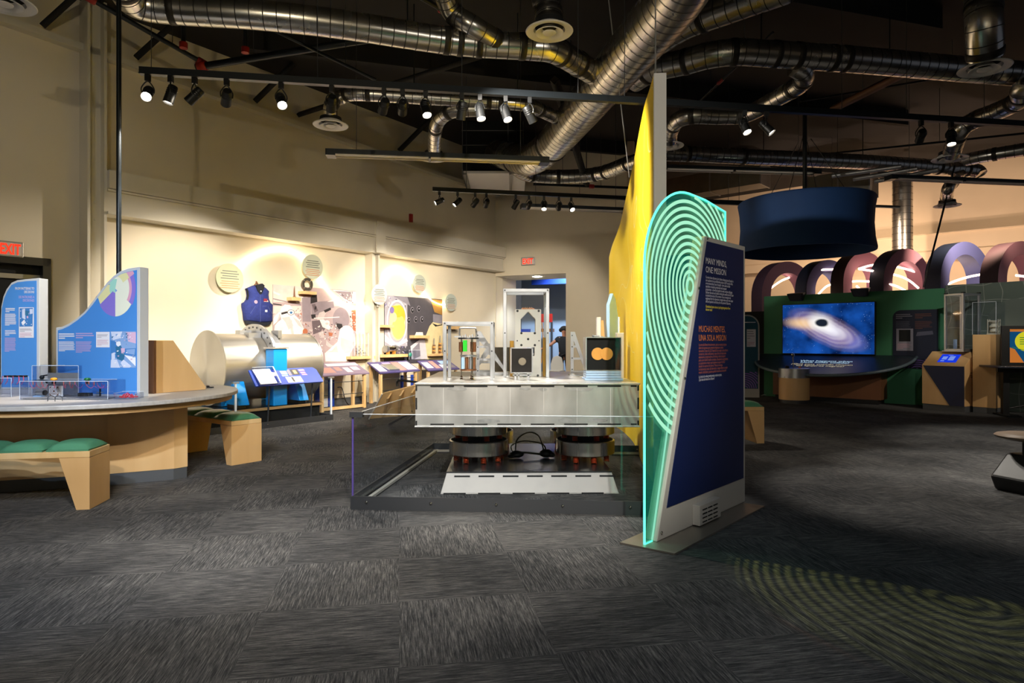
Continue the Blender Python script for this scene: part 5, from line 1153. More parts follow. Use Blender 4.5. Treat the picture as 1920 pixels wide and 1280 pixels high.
c1_ = lambda x, y: (500+x*.140625, 520+y*.140625)
rr = random.Random(21)
pol = [(1, [(80, 90), (500, 120), (480, 330), (80, 330)]), (3, [(90, 180), (180, 220), (170, 240), (90, 210)]), (5, [(80, 275), (460, 360), (460, 375), (80, 290)]), (4, [(85, 345), (200, 362), (200, 375), (85, 360)]), (1, [(80, 380), (460, 380), (460, 480), (80, 480)]),
       (5, [(470, 270), (590, 260), (590, 590), (480, 590)]), (5, [(590, 330), (850, 310), (910, 380), (900, 430), (700, 500), (600, 500)]), (4, [(585, 230), (670, 230), (675, 325), (585, 350)]), (0, [(680, 200), (840, 170), (830, 260), (700, 320)]),
       (8, el(920, 620, 250, 330)), (0, el(935, 650, 190, 270)), (5, el(990, 560, 110, 160)), (2, [(600, 360), (720, 340), (760, 400), (640, 470)]), (5, [(640, 340), (890, 320), (900, 400), (700, 470)]), (4, [(590, 495), (650, 490), (655, 550), (600, 550)]), (4, [(640, 385), (665, 385), (660, 430), (635, 425)]), (4, [(760, 440), (850, 400), (860, 430), (780, 470)]),
       (3, [(630, 538), (970, 523), (970, 533), (630, 550)]), (2, [(600, 580), (760, 560), (780, 700), (620, 760)]), (3, [(880, 165), (1190, 190), (1190, 350), (1090, 345)]), (5, [(900, 180), (1150, 190), (1130, 330), (1060, 300)]), (0, [(500, 820), (800, 800), (760, 1200), (500, 1200)]), (6, [(1130, 440), (1190, 430), (1190, 720), (1150, 700)])]
for k in range(240):
    z_ = rr.random(); 
    if z_ < .5: x, y = rr.uniform(350, 960), rr.uniform(600, 830)
    elif z_ < .7: x, y = rr.uniform(900, 1160), rr.uniform(180, 340)
    elif z_ < .8: x, y = rr.uniform(340, 480), rr.uniform(400, 640)
    elif z_ < .88: x, y = rr.uniform(1110, 1190), rr.uniform(450, 750)
    else: x, y = rr.uniform(500, 780), rr.uniform(830, 1000)
    s_ = rr.uniform(6, 34); a = rr.uniform(0, 3.1); b = a+rr.uniform(1.2, 1.9); s2 = rr.uniform(4, 16)
    pol.append((rr.choice([1, 3, 2, 5, 3, 4, 1, 0, 6, 3, 8]), [(x, y), (x+s_*math.cos(a), y+s_*math.sin(a)), (x+s_*math.cos(a)+s2*math.cos(b), y+s_*math.sin(a)+s2*math.sin(b)), (x+s2*math.cos(b), y+s2*math.sin(b))]))
# the two white suited figures of the photograph
pol += [(3, [(90, 780), (105, 640), (150, 590), (190, 560), (170, 470), (190, 400), (240, 360), (310, 370), (350, 430), (370, 500), (430, 560), (500, 700), (440, 780)]), (8, [(90, 500), (150, 450), (180, 520), (140, 590), (0, 700), (0, 640)]), (3, [(100, 520), (160, 460), (175, 470), (130, 590), (20, 700)]), (8, [(200, 540), (300, 520), (350, 640), (290, 700), (250, 600)]),
        (4, [(188, 470), (270, 450), (275, 475), (195, 497)]), (4, el(320, 465, 48, 38)), (3, el(320, 465, 42, 32)), (7, el(322, 468, 18, 16)), (8, [(340, 520), (430, 580), (480, 680), (420, 640)]), (8, [(300, 620), (330, 560), (360, 760), (330, 770)]),
        (3, el(1060, 740, 95, 100)), (3, [(965, 740), (1170, 760), (1180, 900), (1110, 1010), (960, 1000), (940, 860)]), (8, [(985, 800), (1160, 860), (1110, 1000), (980, 960)]), (3, [(780, 1120), (770, 1010), (830, 960), (960, 840), (1000, 960), (1110, 1010), (1090, 1120)]), (8, [(800, 990), (860, 980), (930, 900), (950, 1000)]), (8, [(1000, 930), (1060, 960), (1100, 1000), (1040, 1010)]), (3, [(700, 560), (760, 560), (850, 660), (830, 700), (740, 660)]), (3, el(800, 600, 36, 30)), (8, el(800, 615, 22, 16)), (6, [(820, 730), (880, 740), (870, 780), (830, 780)]), (6, el(510, 720, 34, 40)), (4, el(555, 760, 22, 20)), (3, el(555, 760, 9, 9)), (4, [(925, 610), (1000, 620), (1010, 660), (960, 690), (930, 650)])]
mural('laboratory_mural', 'large faded photo mural of white-suited people in a laboratory, left of the steel column', (512, 533, 667, 700), c1_, pol, m1)
m2 = [ph('charcoal', '4d4a52'), ph('pale', 'd9d4de'), ph('yellow', 'd8bd3a'), ph('lime', 'c3cf72'), ph('silver', 'aaa7b4'), ph('hole', '15151a'), ph('violet', '7d6fb0'), ph('amber', 'b08440'), ph('cream', 'e4d4a4'), ph('grey', '8c8894')]
c2_ = lambda x, y: (640+x*.1875, 480+y*.1875)
pol = [(4, [(430, 380), (560, 400), (660, 470), (660, 900), (430, 900)])]
for k in range(120):
    x, y = rr.uniform(430, 650), rr.uniform(390, 520) if k < 50 else rr.uniform(780, 1000); s_ = rr.uniform(6, 24); a = rr.uniform(0, 3.1)
    pol.append((rr.choice([1, 4, 9, 6, 5, 1]), [(x, y), (x+s_*math.cos(a), y+s_*math.sin(a)), (x+s_*math.cos(a)+5, y+s_*math.sin(a)+9), (x+6, y+8)]))
pol += [(1, el(555, 660, 105, 225)), (4, el(556, 660, 92, 205)), (8, el(560, 660, 80, 185)), (2, el(575, 600, 62, 110)), (3, el(570, 720, 66, 110)), (2, [(500, 500), (590, 490), (630, 560), (560, 600), (480, 560)]), (8, el(520, 610, 34, 50)), (6, el(505, 540, 22, 34)), (3, el(600, 660, 28, 60)),
        (1, [(540, 880), (650, 820), (665, 850), (570, 900)]), (1, [(430, 780), (540, 880), (500, 900), (430, 850)]), (9, [(500, 390), (660, 410), (690, 500), (560, 420)]), (8, [(830, 830), (880, 700), (930, 640), (1010, 650), (1010, 1040), (830, 1030)]), (7, [(890, 430), (1010, 440), (1010, 590), (930, 560)]), (9, [(915, 580), (1010, 590), (1010, 680), (915, 660)]), (5, [(905, 670), (960, 690), (1010, 680), (1010, 690), (940, 705)]), (1, [(690, 900), (830, 800), (860, 1030), (700, 1030)]), (9, [(710, 930), (780, 860), (790, 1000), (720, 1030)])]
for x, y in ((708, 540), (772, 527), (742, 633), (805, 632), (672, 640)): pol += [(9, el(x, y, 18, 32)), (5, el(x+2, y+2, 14, 26)), (4, el(x+4, y-2, 5, 8))]
mural('mirror_mural', 'photo mural of a golden round mirror and dark metal, right of the steel column', (721, 553, 829, 680), c2_, pol, m2)
# round wall discs
for px, py, lab, c in ((431, 521, 'leftmost round text disc, above and left of the blue vest', 'b4b899'), (586.5, 500, 'highest round text disc, over the small metal ring', 'c3c8b4'), (711.5, 552, 'round text disc on the steel column between the murals', 'dfe2d8'), (787, 532, 'round text disc above the dark part of the right mural', 'b6bdb2'), (846, 567, 'rightmost round text disc, beside the square frame', 'bcc5bd')):
    yy = -.10 if px != 711.5 else -.27
    t, x, z = wl_thing('text_disc', lab, 'text disc', px, py, yy, 'round text discs on the wall')
    R = {431: .235, 586.5: .225, 711.5: .205}.get(px, .20)
    MB().cyl((0, yy, 0), (0, yy+.015, 0), R, n=48).build('disc_plate', mat('disc_'+c, c, .6), t); MB().cyl((0, yy+.016, 0), (0, -.002, 0), .03, n=12).build('standoff', M['white'], t)
    m = MB()
    for k in range(4): w_ = R*(.55+.12*(k % 2)); m.face([(-w_, yy-.002, R*.5-k*R*.17), (w_, yy-.002, R*.5-k*R*.17), (w_, yy-.002, R*.44-k*R*.17), (-w_, yy-.002, R*.44-k*R*.17)], 0)
    for k in range(4): w_ = R*(.62+.1*(k % 2)); m.face([(-w_, yy-.002, -R*.22-k*R*.15), (w_, yy-.002, -R*.22-k*R*.15), (w_, yy-.002, -R*.265-k*R*.15), (-w_, yy-.002, -R*.265-k*R*.15)], 1)
    m.build('print', [mat('dark_print', '6a6e66', .6), mat('rust_print', 'c97a52', .6)], t)
# wave of warm light tube
wv = [(438, 512), (470, 484), (510, 468), (550, 470), (580, 490), (600, 520), (622, 550), (650, 572), (680, 580), (702, 566)]
wv2 = [(715, 545), (722, 520), (738, 504), (758, 506), (776, 522), (792, 542), (808, 562), (828, 571), (844, 568)]
for w_, lab in ((wv, 'curving warm light tube rising over the vest and down across the left mural'), (wv2, 'curving warm light tube over the right mural')):
    pts_ = catmull([Vector((LW.hit(*p, -.05)[0], -.05, LW.hit(*p, -.05)[1])) for p in w_], 6)
    t = thing('light_tube', lab, 'light tube', LW.w(0, 0, 0), LW.a, 'curving light tubes on the left wall')
    MB().tube(pts_, .011, 8).build('glowing_tube', M['led'], t)
# vest on hanger
D_ = LW.hit(483, 570, -.08)
t = thing('vest', 'blue canvas vest with badges hanging on the wall above the drum', 'vest', LW.w(D_[0], 0, D_[1]), LW.a)
vq = lambda x, y: (LW.hit(440+x*.078125, 520+y*.078125, -.08)[0]-D_[0], LW.hit(440+x*.078125, 520+y*.078125, -.08)[1]-D_[1])
out = [(285, 268), (380, 225), (462, 190), (600, 185), (640, 190), (740, 250), (815, 325), (800, 400), (812, 520), (850, 610), (908, 660), (895, 850), (898, 1050), (780, 1075), (570, 1075), (420, 1050), (250, 1030), (230, 850), (200, 700), (198, 620), (255, 590), (300, 530), (322, 440), (310, 330)]
pts_ = [vq(*p) for p in out]; cxm = sum(p[0] for p in pts_)/len(pts_); czm = sum(p[1] for p in pts_)/len(pts_)
m = MB(); n = len(pts_); lay = []
for k, yy in ((1.0, -.03), (1.0, -.09), (.93, -.12), (.6, -.15), (.25, -.158)): lay.append([(cxm+(x-cxm)*k, yy, czm+(z-czm)*k) for x, z in pts_])
vs = sum(lay, []); m.add(vs, [(a*n+i, a*n+(i+1) % n, (a+1)*n+(i+1) % n, (a+1)*n+i) for a in range(4) for i in range(n)]+[tuple(4*n+i for i in range(n))], 0, True); m.build('vest_body', M['denim'], t)
m = MB(); m.prism([vq(*p) for p in [(250, 1030), (420, 1050), (570, 1075), (780, 1075), (898, 1045), (850, 1120), (700, 1165), (520, 1150), (280, 1110)]], -.09, -.04); m.build('dark_hem', M['denimdark'], t)
m = MB(); m.prism([vq(*p) for p in [(285, 268), (330, 270), (345, 440), (320, 560), (270, 600), (298, 530), (318, 440), (305, 330)]], -.10, -.05); m.build('armhole_lining', M['denimdark'], t)
m = MB(); m.prism([vq(*p) for p in [(462, 190), (600, 150), (650, 195), (640, 260), (585, 400), (545, 410), (490, 330)]], -.165, -.1); m.build('collar', M['denimdark'], t)
m = MB(); 
for a, b in (((545, 410), (560, 1070)), ((600, 690), (720, 690)), ((730, 700), (860, 900)), ((430, 690), (320, 870))):
    p, q = vq(*a), vq(*b); m.tube([(p[0], -.163, p[1]), (q[0], -.15, q[1])], .003, 5)
m.build('zip_and_seams', mat('seam_thread', '5a66a0', .8), t)
c = vq(443, 590); MB().cyl((c[0], -.165, c[1]), (c[0], -.15, c[1]), .028, n=20).build('round_badge', mat('pink_badge', 'd8b4c8', .6), t); MB().cyl((c[0], -.167, c[1]), (c[0], -.1655, c[1]), .017, n=16).build('badge_emblem', mat('grey_badge_print', '9a88a8', .6), t)
a, b = vq(630, 510), vq(735, 590); m = MB().box(a[0], b[0]-.02, -.168, -.15, b[1], a[1]); m.build('red_patch', mat('maroon_patch', '8a2440', .7), t); m = MB().box(a[0], b[0], -.169, -.1685, b[1]-.002, b[1]+.004); m.ball((b[0]-.01, -.165, b[1]+.015), .01, 8); m.build('patch_print', M['white'], t)
a, b = vq(668, 780), vq(715, 832); MB().box(a[0], b[0], -.164, -.15, b[1], a[1]).build('square_label', M['paper'], t)
c = vq(535, 150); MB().tube(catmull([(c[0]-.06, -.06, c[1]-.05), (c[0]-.01, -.06, c[1]+.0), (c[0], -.06, c[1]+.04), (c[0]+.02, -.05, c[1]+.02), (c[0]+.06, -.06, c[1]-.04)], 4), .01, 6).build('hanger', M['brown_wood_and_shade'], t); c2 = vq(560, 335); MB().ball((c2[0], -.166, c2[1]), .012, 8).build('collar_tag', M['white'], t)
# shelves with small exhibits
def shelf(px0, px1, pyt, pyb, lab, d=.17):
    x0, zt_ = LW.hit(px0, pyt, -d); x1 = LW.hit(px1, pyt, -d)[0]; zb = LW.hit((px0+px1)/2, pyb, -d)[1]; zt_ = LW.hit((px0+px1)/2, pyt, -d)[1]
    t = thing('wall_shelf', lab, 'shelf', LW.w(x0, 0, zb), LW.a, 'small plywood wall shelves'); MB().box(0, x1-x0, -d, -.02, 0, zt_-zb).build('shelf_board', M['pine'], t, bevel=.002)
    MB().box(.02, x1-x0-.02, -.05, -.022, -.03, -.001).build('shelf_cleat', M['brown_wood_and_shade'], t)
    return x0, x1, zt_
s1 = shelf(568, 594, 546, 551.5, 'small wall shelf carrying a metal ring, highest of all'); s2 = shelf(547, 564.5, 557, 563.5, 'small wall shelf with a pointed rod, left of the ring shelf')
s3 = shelf(551, 584, 630, 635, 'wall shelf at the hip of the white-suited mural figure'); s4 = shelf(573, 605, 667.5, 673, 'lower wall shelf with a round glass piece right of the drum'); s5 = shelf(658, 704, 667.5, 673, 'wall shelf with a clear framed model left of the steel column')
s6 = shelf(711, 739, 609, 614, 'wall shelf crossing the golden mirror in the right mural'); s7 = shelf(713, 765, 664, 669.5, 'wall shelf with a silver cylinder under the golden mirror'); s8 = shelf(777, 806, 628.5, 634, 'wall shelf with a small white box on the right mural'); s9 = shelf(810, 842, 662.5, 667, 'wall shelf with coil stacks next to the square frame'); s10 = shelf(842, 862, 611, 617, 'wall shelf seen through the left square frame')
def onshelf(s_, f, name, lab, cat, y=-.1): return thing(name, lab, cat, LW.w(s_[0]+(s_[1]-s_[0])*f, y, s_[2]+.001), LW.a)
t = onshelf(s1, .48, 'metal_ring', 'upright metal ring with four notches on the top shelf', 'ring model'); m = MB()
for k in range(4):
    a0 = 45+k*90+6; pr = [(.115*math.cos(math.radians(a0+j*7.8)), .13+.115*math.sin(math.radians(a0+j*7.8))) for j in range(11)]+[(.07*math.cos(math.radians(a0+j*7.8)), .13+.07*math.sin(math.radians(a0+j*7.8))) for j in range(10, -1, -1)]
    m.prism(pr, -.015, .015)
m.build('ring_segments', mat('dull_ring', '77726a', .35, .7), t); MB().tube([(.092*math.cos(u*.2618), .0, .13+.092*math.sin(u*.2618)) for u in range(24)], .012, 6, closed=True).build('ring_core', M['exitbox'], t); MB().box(-.03, .03, -.02, .02, 0, .02).build('ring_foot', M['exitbox'], t)
t = onshelf(s2, .55, 'pointed_rod', 'thin pointed wooden rod standing on the small left shelf', 'rod'); MB().cyl((0, 0, .013), (0, 0, .2), .014, .004, n=8).build('rod_shaft', M['brown_wood_and_shade'], t); MB().cyl((0, 0, 0), (0, 0, .012), .03, n=12).build('rod_base', M['brown_wood_and_shade'], t)
t = onshelf(s4, .5, 'round_glass_piece', 'round milky glass piece in a cradle on the lower shelf', 'glass piece'); MB().cyl((0, -.02, .085), (0, .02, .085), .085, n=30).build('glass_disc', mat('milky_glass', 'd9d2bc', .15), t); 
for sx in (-1, 1): MB().hexa([(sx*.05,-.03,0),(sx*.1,-.03,0),(sx*.1,.03,0),(sx*.05,.03,0),(sx*.075,-.03,.06),(sx*.1,-.03,.06),(sx*.1,.03,.06),(sx*.075,.03,.06)]).build('cradle', M['exitbox'], t)
t = onshelf(s5, .5, 'clear_frame_model', 'clear acrylic frame model with thin uprights on the shelf by the column', 'frame model')
for x in (-.13, -.04, .05, .14):
    for y in (-.05, .05): MB().cyl((x, y, 0), (x, y, .45), .007, n=6).build('upright', M['acredge'], t)
for z in (.0, .22, .45): MB().box(-.15, .16, -.06, .06, z+.001, z+.012).build('plate', M['acr2'], t)
rr = random.Random(8); m = MB()
for k in range(22): m.ball((rr.uniform(-.12, .12), rr.uniform(-.04, .04), rr.uniform(.03, .2)), rr.uniform(.008, .02), 6)
m.build('inner_fittings', M['exitbox'], t)
t = onshelf(s7, .45, 'silver_cylinder', 'small silver cylinder with round end flanges on a cradle', 'cylinder model')
MB().cyl((-.15, 0, .11), (.15, 0, .11), .055, n=24).build('cylinder_body', M['chrome'], t)
for x in (-.16, -.12, .13): MB().cyl((x, 0, .11), (x+.025, 0, .11), .075, n=24).build('end_flange', M['alu_frame'], t)
for x in (-.08, .09): MB().box(x-.012, x+.012, -.04, .04, 0, .06).build('cradle_leg', M['gold'], t)
t = onshelf(s8, .45, 'small_white_box', 'small white sloped box on the shelf over the right mural', 'box'); MB().prism([(-.09, 0), (.09, 0), (.07, .07), (-.05, .07)], -.04, .04).build('box_body', M['white'], t); MB().box(-.04, .07, -.04, .04, .071, .08).build('box_lid', M['blacksteel'], t)
for i, f in enumerate((.25, .6, .85)):
    t = onshelf(s9, f, 'coil_stack', ['left coil stack on the shelf beside the square frame', 'middle coil stack on the shelf beside the square frame', 'right coil stack on the shelf beside the square frame'][i], 'coil stack'); t['group'] = 'coil stacks on the wall shelf'
    h_ = (.34, .40, .36)[i]; MB().cyl((0, 0, 0), (0, 0, h_), .01, n=8).build('rod', M['exitbox'], t)
    for k in range(int(h_/.045)-2): MB().cyl((0, 0, .012+k*.04), (0, 0, .036+k*.04), .034, n=14).build('coil_disc', M['gold'] if k % 2 else M['brown_wood_and_shade'], t)
t = onshelf((s7[1]+.05, s7[1]+.3, s7[2]-.12), .5, 'green_model_case', 'clear case with a green model hanging on the right mural', 'display case', -.12); m = MB().box(-.17, .17, -.08, .09, 0, .2); m.build('clear_case', M['acr2'], t); MB().ball((-.06, 0, .1), .05, 10, (1, .6, 1)).build('green_model', mat('sea_green_plastic', '3d9a80', .4), t); m = MB(); m.box(-.17, .17, -.082, -.08, .198, .203); m.box(-.172, -.168, -.082, -.08, 0, .2); m.build('case_edge', M['acredge'], t)
# small wall fittings
t, x, z = wl_thing('thermostat', 'small pale thermostat box on the steel column below the text disc', 'thermostat', 709, 571, -.24); MB().box(-.03, .03, -.245, -.222, -.05, .05).build('thermostat_body', M['offwhite'], t, bevel=.004); MB().box(-.015, .015, -.248, -.2455, -.02, .02).build('dial', M['exitbox'], t)
t, x, z = wl_thing('fire_alarm', 'tiny red fire alarm strobe on the upper left wall', 'fire alarm', 769, 409, 0); MB().box(-.04, .04, -.05, -.002, -.09, .09).build('alarm_body', M['red'], t, bevel=.004); MB().box(-.02, .02, -.06, -.051, -.03, .05).build('strobe', M['red'], t)
# reader tables
RT = Fr(-2.7, 11.76, LW.a)
def reader(lab, px, prints, mt, xa, xb, book=False):
    t = fthing('reader_table', lab, 'reader table', RT, 'sloping reader tables along the left wall')
    global u, ex, ey, nn
    q = board('', '', '', RT, px, .0, .62, None); u = Vector(q[3]); ex = Vector(q[2])-u; ey = Vector(q[0])-u; nn = ex.cross(ey).normalized(); nn = nn if nn.z > 0 else -nn
    m = MB(); slab(m, [(0, 0), (1, 0), (1, 1), (0, 1)], -.022, 0); m.build('sloping_top', mt, t)
    m = MB()
    for a0, a1, b0, b1, mi in prints: slab(m, [(a0, b0), (a1, b0), (a1, b1), (a0, b1)], .001, .0015, mi)
    m.build('print', [M['paper'], mat('salmon', 'c79a96', .6), M['lilac'], M['cyanprint'], M['greyprint']], t)
    for a in (.03, .9):
        for y, hh in ((.03, q[3][2]-.03), (.55, q[0][2]-.05)):
            x = (q[3][0] if y < .3 else q[0][0])+(ex.x)*a*(1 if y < .3 else 1); MB().box(x, x+.05, y, y+.05, .001, hh).build('leg', M['pine'], t)
    x0_, x1_ = q[3][0]+ex.x*.03, q[3][0]+ex.x*.9+.05
    MB().box(x0_, x1_, .04, .07, .02, .07).build('bottom_rail', M['pine'], t)
    for z_ in (.28, .5): MB().cyl((x0_+.05, .055, z_), (x1_-.05, .055, z_), .006, n=6).build('cross_wire', M['charcoal'], t)
    if book: m = MB(); slab(m, [(.25, .1), (.5, .1), (.45, .62), (.2, .62)], .004, .03); m.build('metal_model', M['alu_frame'], t)
    return t
reader('sloping reader table nearest the drum with a pale print', [(576, 681.5), (667, 679.3), (693, 698.8), (602, 703.6)], [(.32, .98, .7, .92, 0), (.1, .35, .15, .6, 1), (.4, .52, .3, .6, 1), (.58, .7, .15, .55, 0), (.75, .9, .3, .6, 0), (.05, .25, .7, .95, 2)], mat('mauve_top', '8f7f9c', .55), 0, 1)
reader('sloping reader table in front of the column with a metal model on it', [(688.5, 679), (764.7, 676), (788, 693.8), (713, 698.6)], [(.02, .2, .1, .8, 0), (.52, .7, .1, .9, 1), (.72, .97, .12, .88, 0), (.3, .5, .65, .9, 2)], M['violet_sign'], 0, 1, True)
reader('farthest sloping reader table, partly behind the square frame', [(781.5, 676), (850, 674), (862, 690.7), (803, 694)], [(.05, .25, .2, .8, 0), (.3, .45, .15, .9, 1), (.5, .7, .15, .5, 0), (.6, .95, .55, .9, 3), (.75, .95, .15, .45, 4)], M['violet_sign'], 0, 1)
# blue panels standing behind the reader tables
for px, lab in ((612, 'tall blue and white slats behind the first reader table'), (768, 'violet blue panel behind the second reader table')):
    x, z = RT.hit(px, 730, .7); t = thing('striped_panel', lab, 'panel', RT.w(x, .72, 0), LW.a); 
    MB().box(-.22, -.06, 0, .03, .001, .5).build('blue_slat', M['blue_sign'], t); MB().box(-.05, .05, 0, .03, .001, .5).build('white_slat', M['white'], t); MB().box(.06, .2, 0, .03, .001, .5).build('blue_slat', M['blue_sign'], t)
t = thing('floor_cable', 'black cable curving down behind the first reader table', 'cable', (0, 0, 0)); a = P(633, 726, 11.6); MB().tube(catmull([a, P(641, 727, 11.55), P(646, 745, 11.5), P(652, 757, 11.6), Vector((P(663, 760, 11.7).x, 11.7, .012))], 5), .009, 6).build('cable_run', M['black'], t)
# grey and violet boards in front of the back wall, seen between the frames
t = thing('grey_board', 'grey board standing behind the triangular bracket near the doorway', 'board', Vector((P(932, 640, 13.0).x, 13.0, 0))); MB().box(-.12, .28, 0, .04, .001, 1.1).build('board_sheet', M['concrete'], t); MB().box(-.14, -.1, -.01, .05, .001, 1.12).build('board_post', M['charcoal'], t)
# ================================================================ second table with panels behind the platform (by the yellow wall)
t = thing('small_exhibit_panel', 'pale panel with a white rim standing beside the yellow wall behind the gold mirrors', 'information panel', (P(1143, 640, 8.2).x, 8.2, 0), math.radians(48))
MB().prism([(0, .76), (.2, .76), (.2, 1.55), (.14, 1.78), (.08, 1.85), (0, 1.7)], 0, .05).build('panel_board', M['cyanprint'], t); MB().box(.201, .225, -.02, .08, .76, 1.55).build('white_rim', M['white'], t)
t = thing('side_table', 'low table hidden behind the platform carrying the small panels', 'table', (P(1150, 640, 8.3).x-.42, 8.45, 0)); MB().cyl((0, 0, .73), (0, 0, .759), .5, n=40).build('tabletop', M['stone'], t); MB().cyl((0, 0, .001), (0, 0, .729), .3, n=32).build('table_base', M['maple'], t)
t = thing('amber_block', 'amber block and wooden wedge on the hidden table near the yellow wall', 'wooden block', (P(1127, 640, 8.15).x, 8.15, .76)); MB().box(0, .14, 0, .12, .001, .48).build('block_body', M['amber'], t); MB().box(-.05, -.004, 0, .1, .001, .78).build('white_upright', M['white'], t); MB().prism([(0, .49), (.05, .49), (.03, .74), (0, .74)], 0, .08).build('wedge', M['maple'], t)
t = thing('grey_block', 'beige upright block right of the pale panel beside the yellow wall', 'block', (P(1157, 640, 8.0).x, 8.0, .76)); MB().box(0, .085, 0, .14, .001, .57).build('block_body', M['offwhite'], t, bevel=.003); MB().box(0, .086, 0, .14, .571, .58).build('block_cap', M['white'], t)

# ================================================================ right side: green wall, screen, console
GW = Fr(5.63, 14.3, math.atan2(-2.3, 2.48)); gx1 = GW.hit(1771, 600)[0]; gz = GW.hit(1600, 548)[1]
struct(MB().box(0, gx1, 0, .2, 0, 2.22).build('wall_green', M['greenwall'], loc=GW.o, rz=GW.a))
struct(MB().box(-.55, -.01, .25, .4, 0, 1.9).build('partition_dark', M['dark'], loc=GW.o, rz=GW.a))
# round grey-green wall with a grid
def gridm():
    m = mat('grid_wall_print', '5c6a62', .7); nt = m.node_tree; b = nt.nodes['Principled BSDF']; N = nt.nodes.new; L = nt.links.new
    tc = N('ShaderNodeTexCoord'); br = N('ShaderNodeTexBrick'); br.offset = 0; br.inputs['Scale'].default_value = 1; br.inputs['Brick Width'].default_value = .28; br.inputs['Row Height'].default_value = .28; br.inputs['Mortar Size'].default_value = .006
    br.inputs['Color1'].default_value = lin('5c6a62'); br.inputs['Color2'].default_value = lin('5c6a62'); br.inputs['Mortar'].default_value = lin('8c958c')
    no = N('ShaderNodeTexNoise'); no.inputs['Scale'].default_value = .8; L(tc.outputs['Object'], no.inputs[0]); va = N('ShaderNodeVectorMath'); va.operation = 'MULTIPLY_ADD'; va.inputs[1].default_value = (.5, .5, .5); L(no.outputs['Color'], va.inputs[0]); L(tc.outputs['Object'], va.inputs[2])
    sp = N('ShaderNodeSeparateXYZ'); L(va.outputs[0], sp.inputs[0]); cb = N('ShaderNodeCombineXYZ'); L(sp.outputs[0], cb.inputs[0]); L(sp.outputs[2], cb.inputs[1]); L(cb.outputs[0], br.inputs['Vector']); L(br.outputs[0], b.inputs['Base Color']); return m
G2 = Fr(*GW.w(gx1+.01, .0, 0).xy, math.radians(-52))
struct(MB().box(0, 1.5, 0, .2, 0, 2.27).build('partition_grid', gridm(), loc=G2.o, rz=G2.a))
t = fthing('pale_wall_disc', 'large pale grey disc on the grid wall behind the glass case', 'wall graphic', G2); cxx, czz = G2.hit(1905, 570, -.01); MB().cyl((cxx, -.012, 1.55), (cxx, -.002, 1.55), .42, n=60).build('disc_plate', mat('pale_disc', '68736c', .7), t)
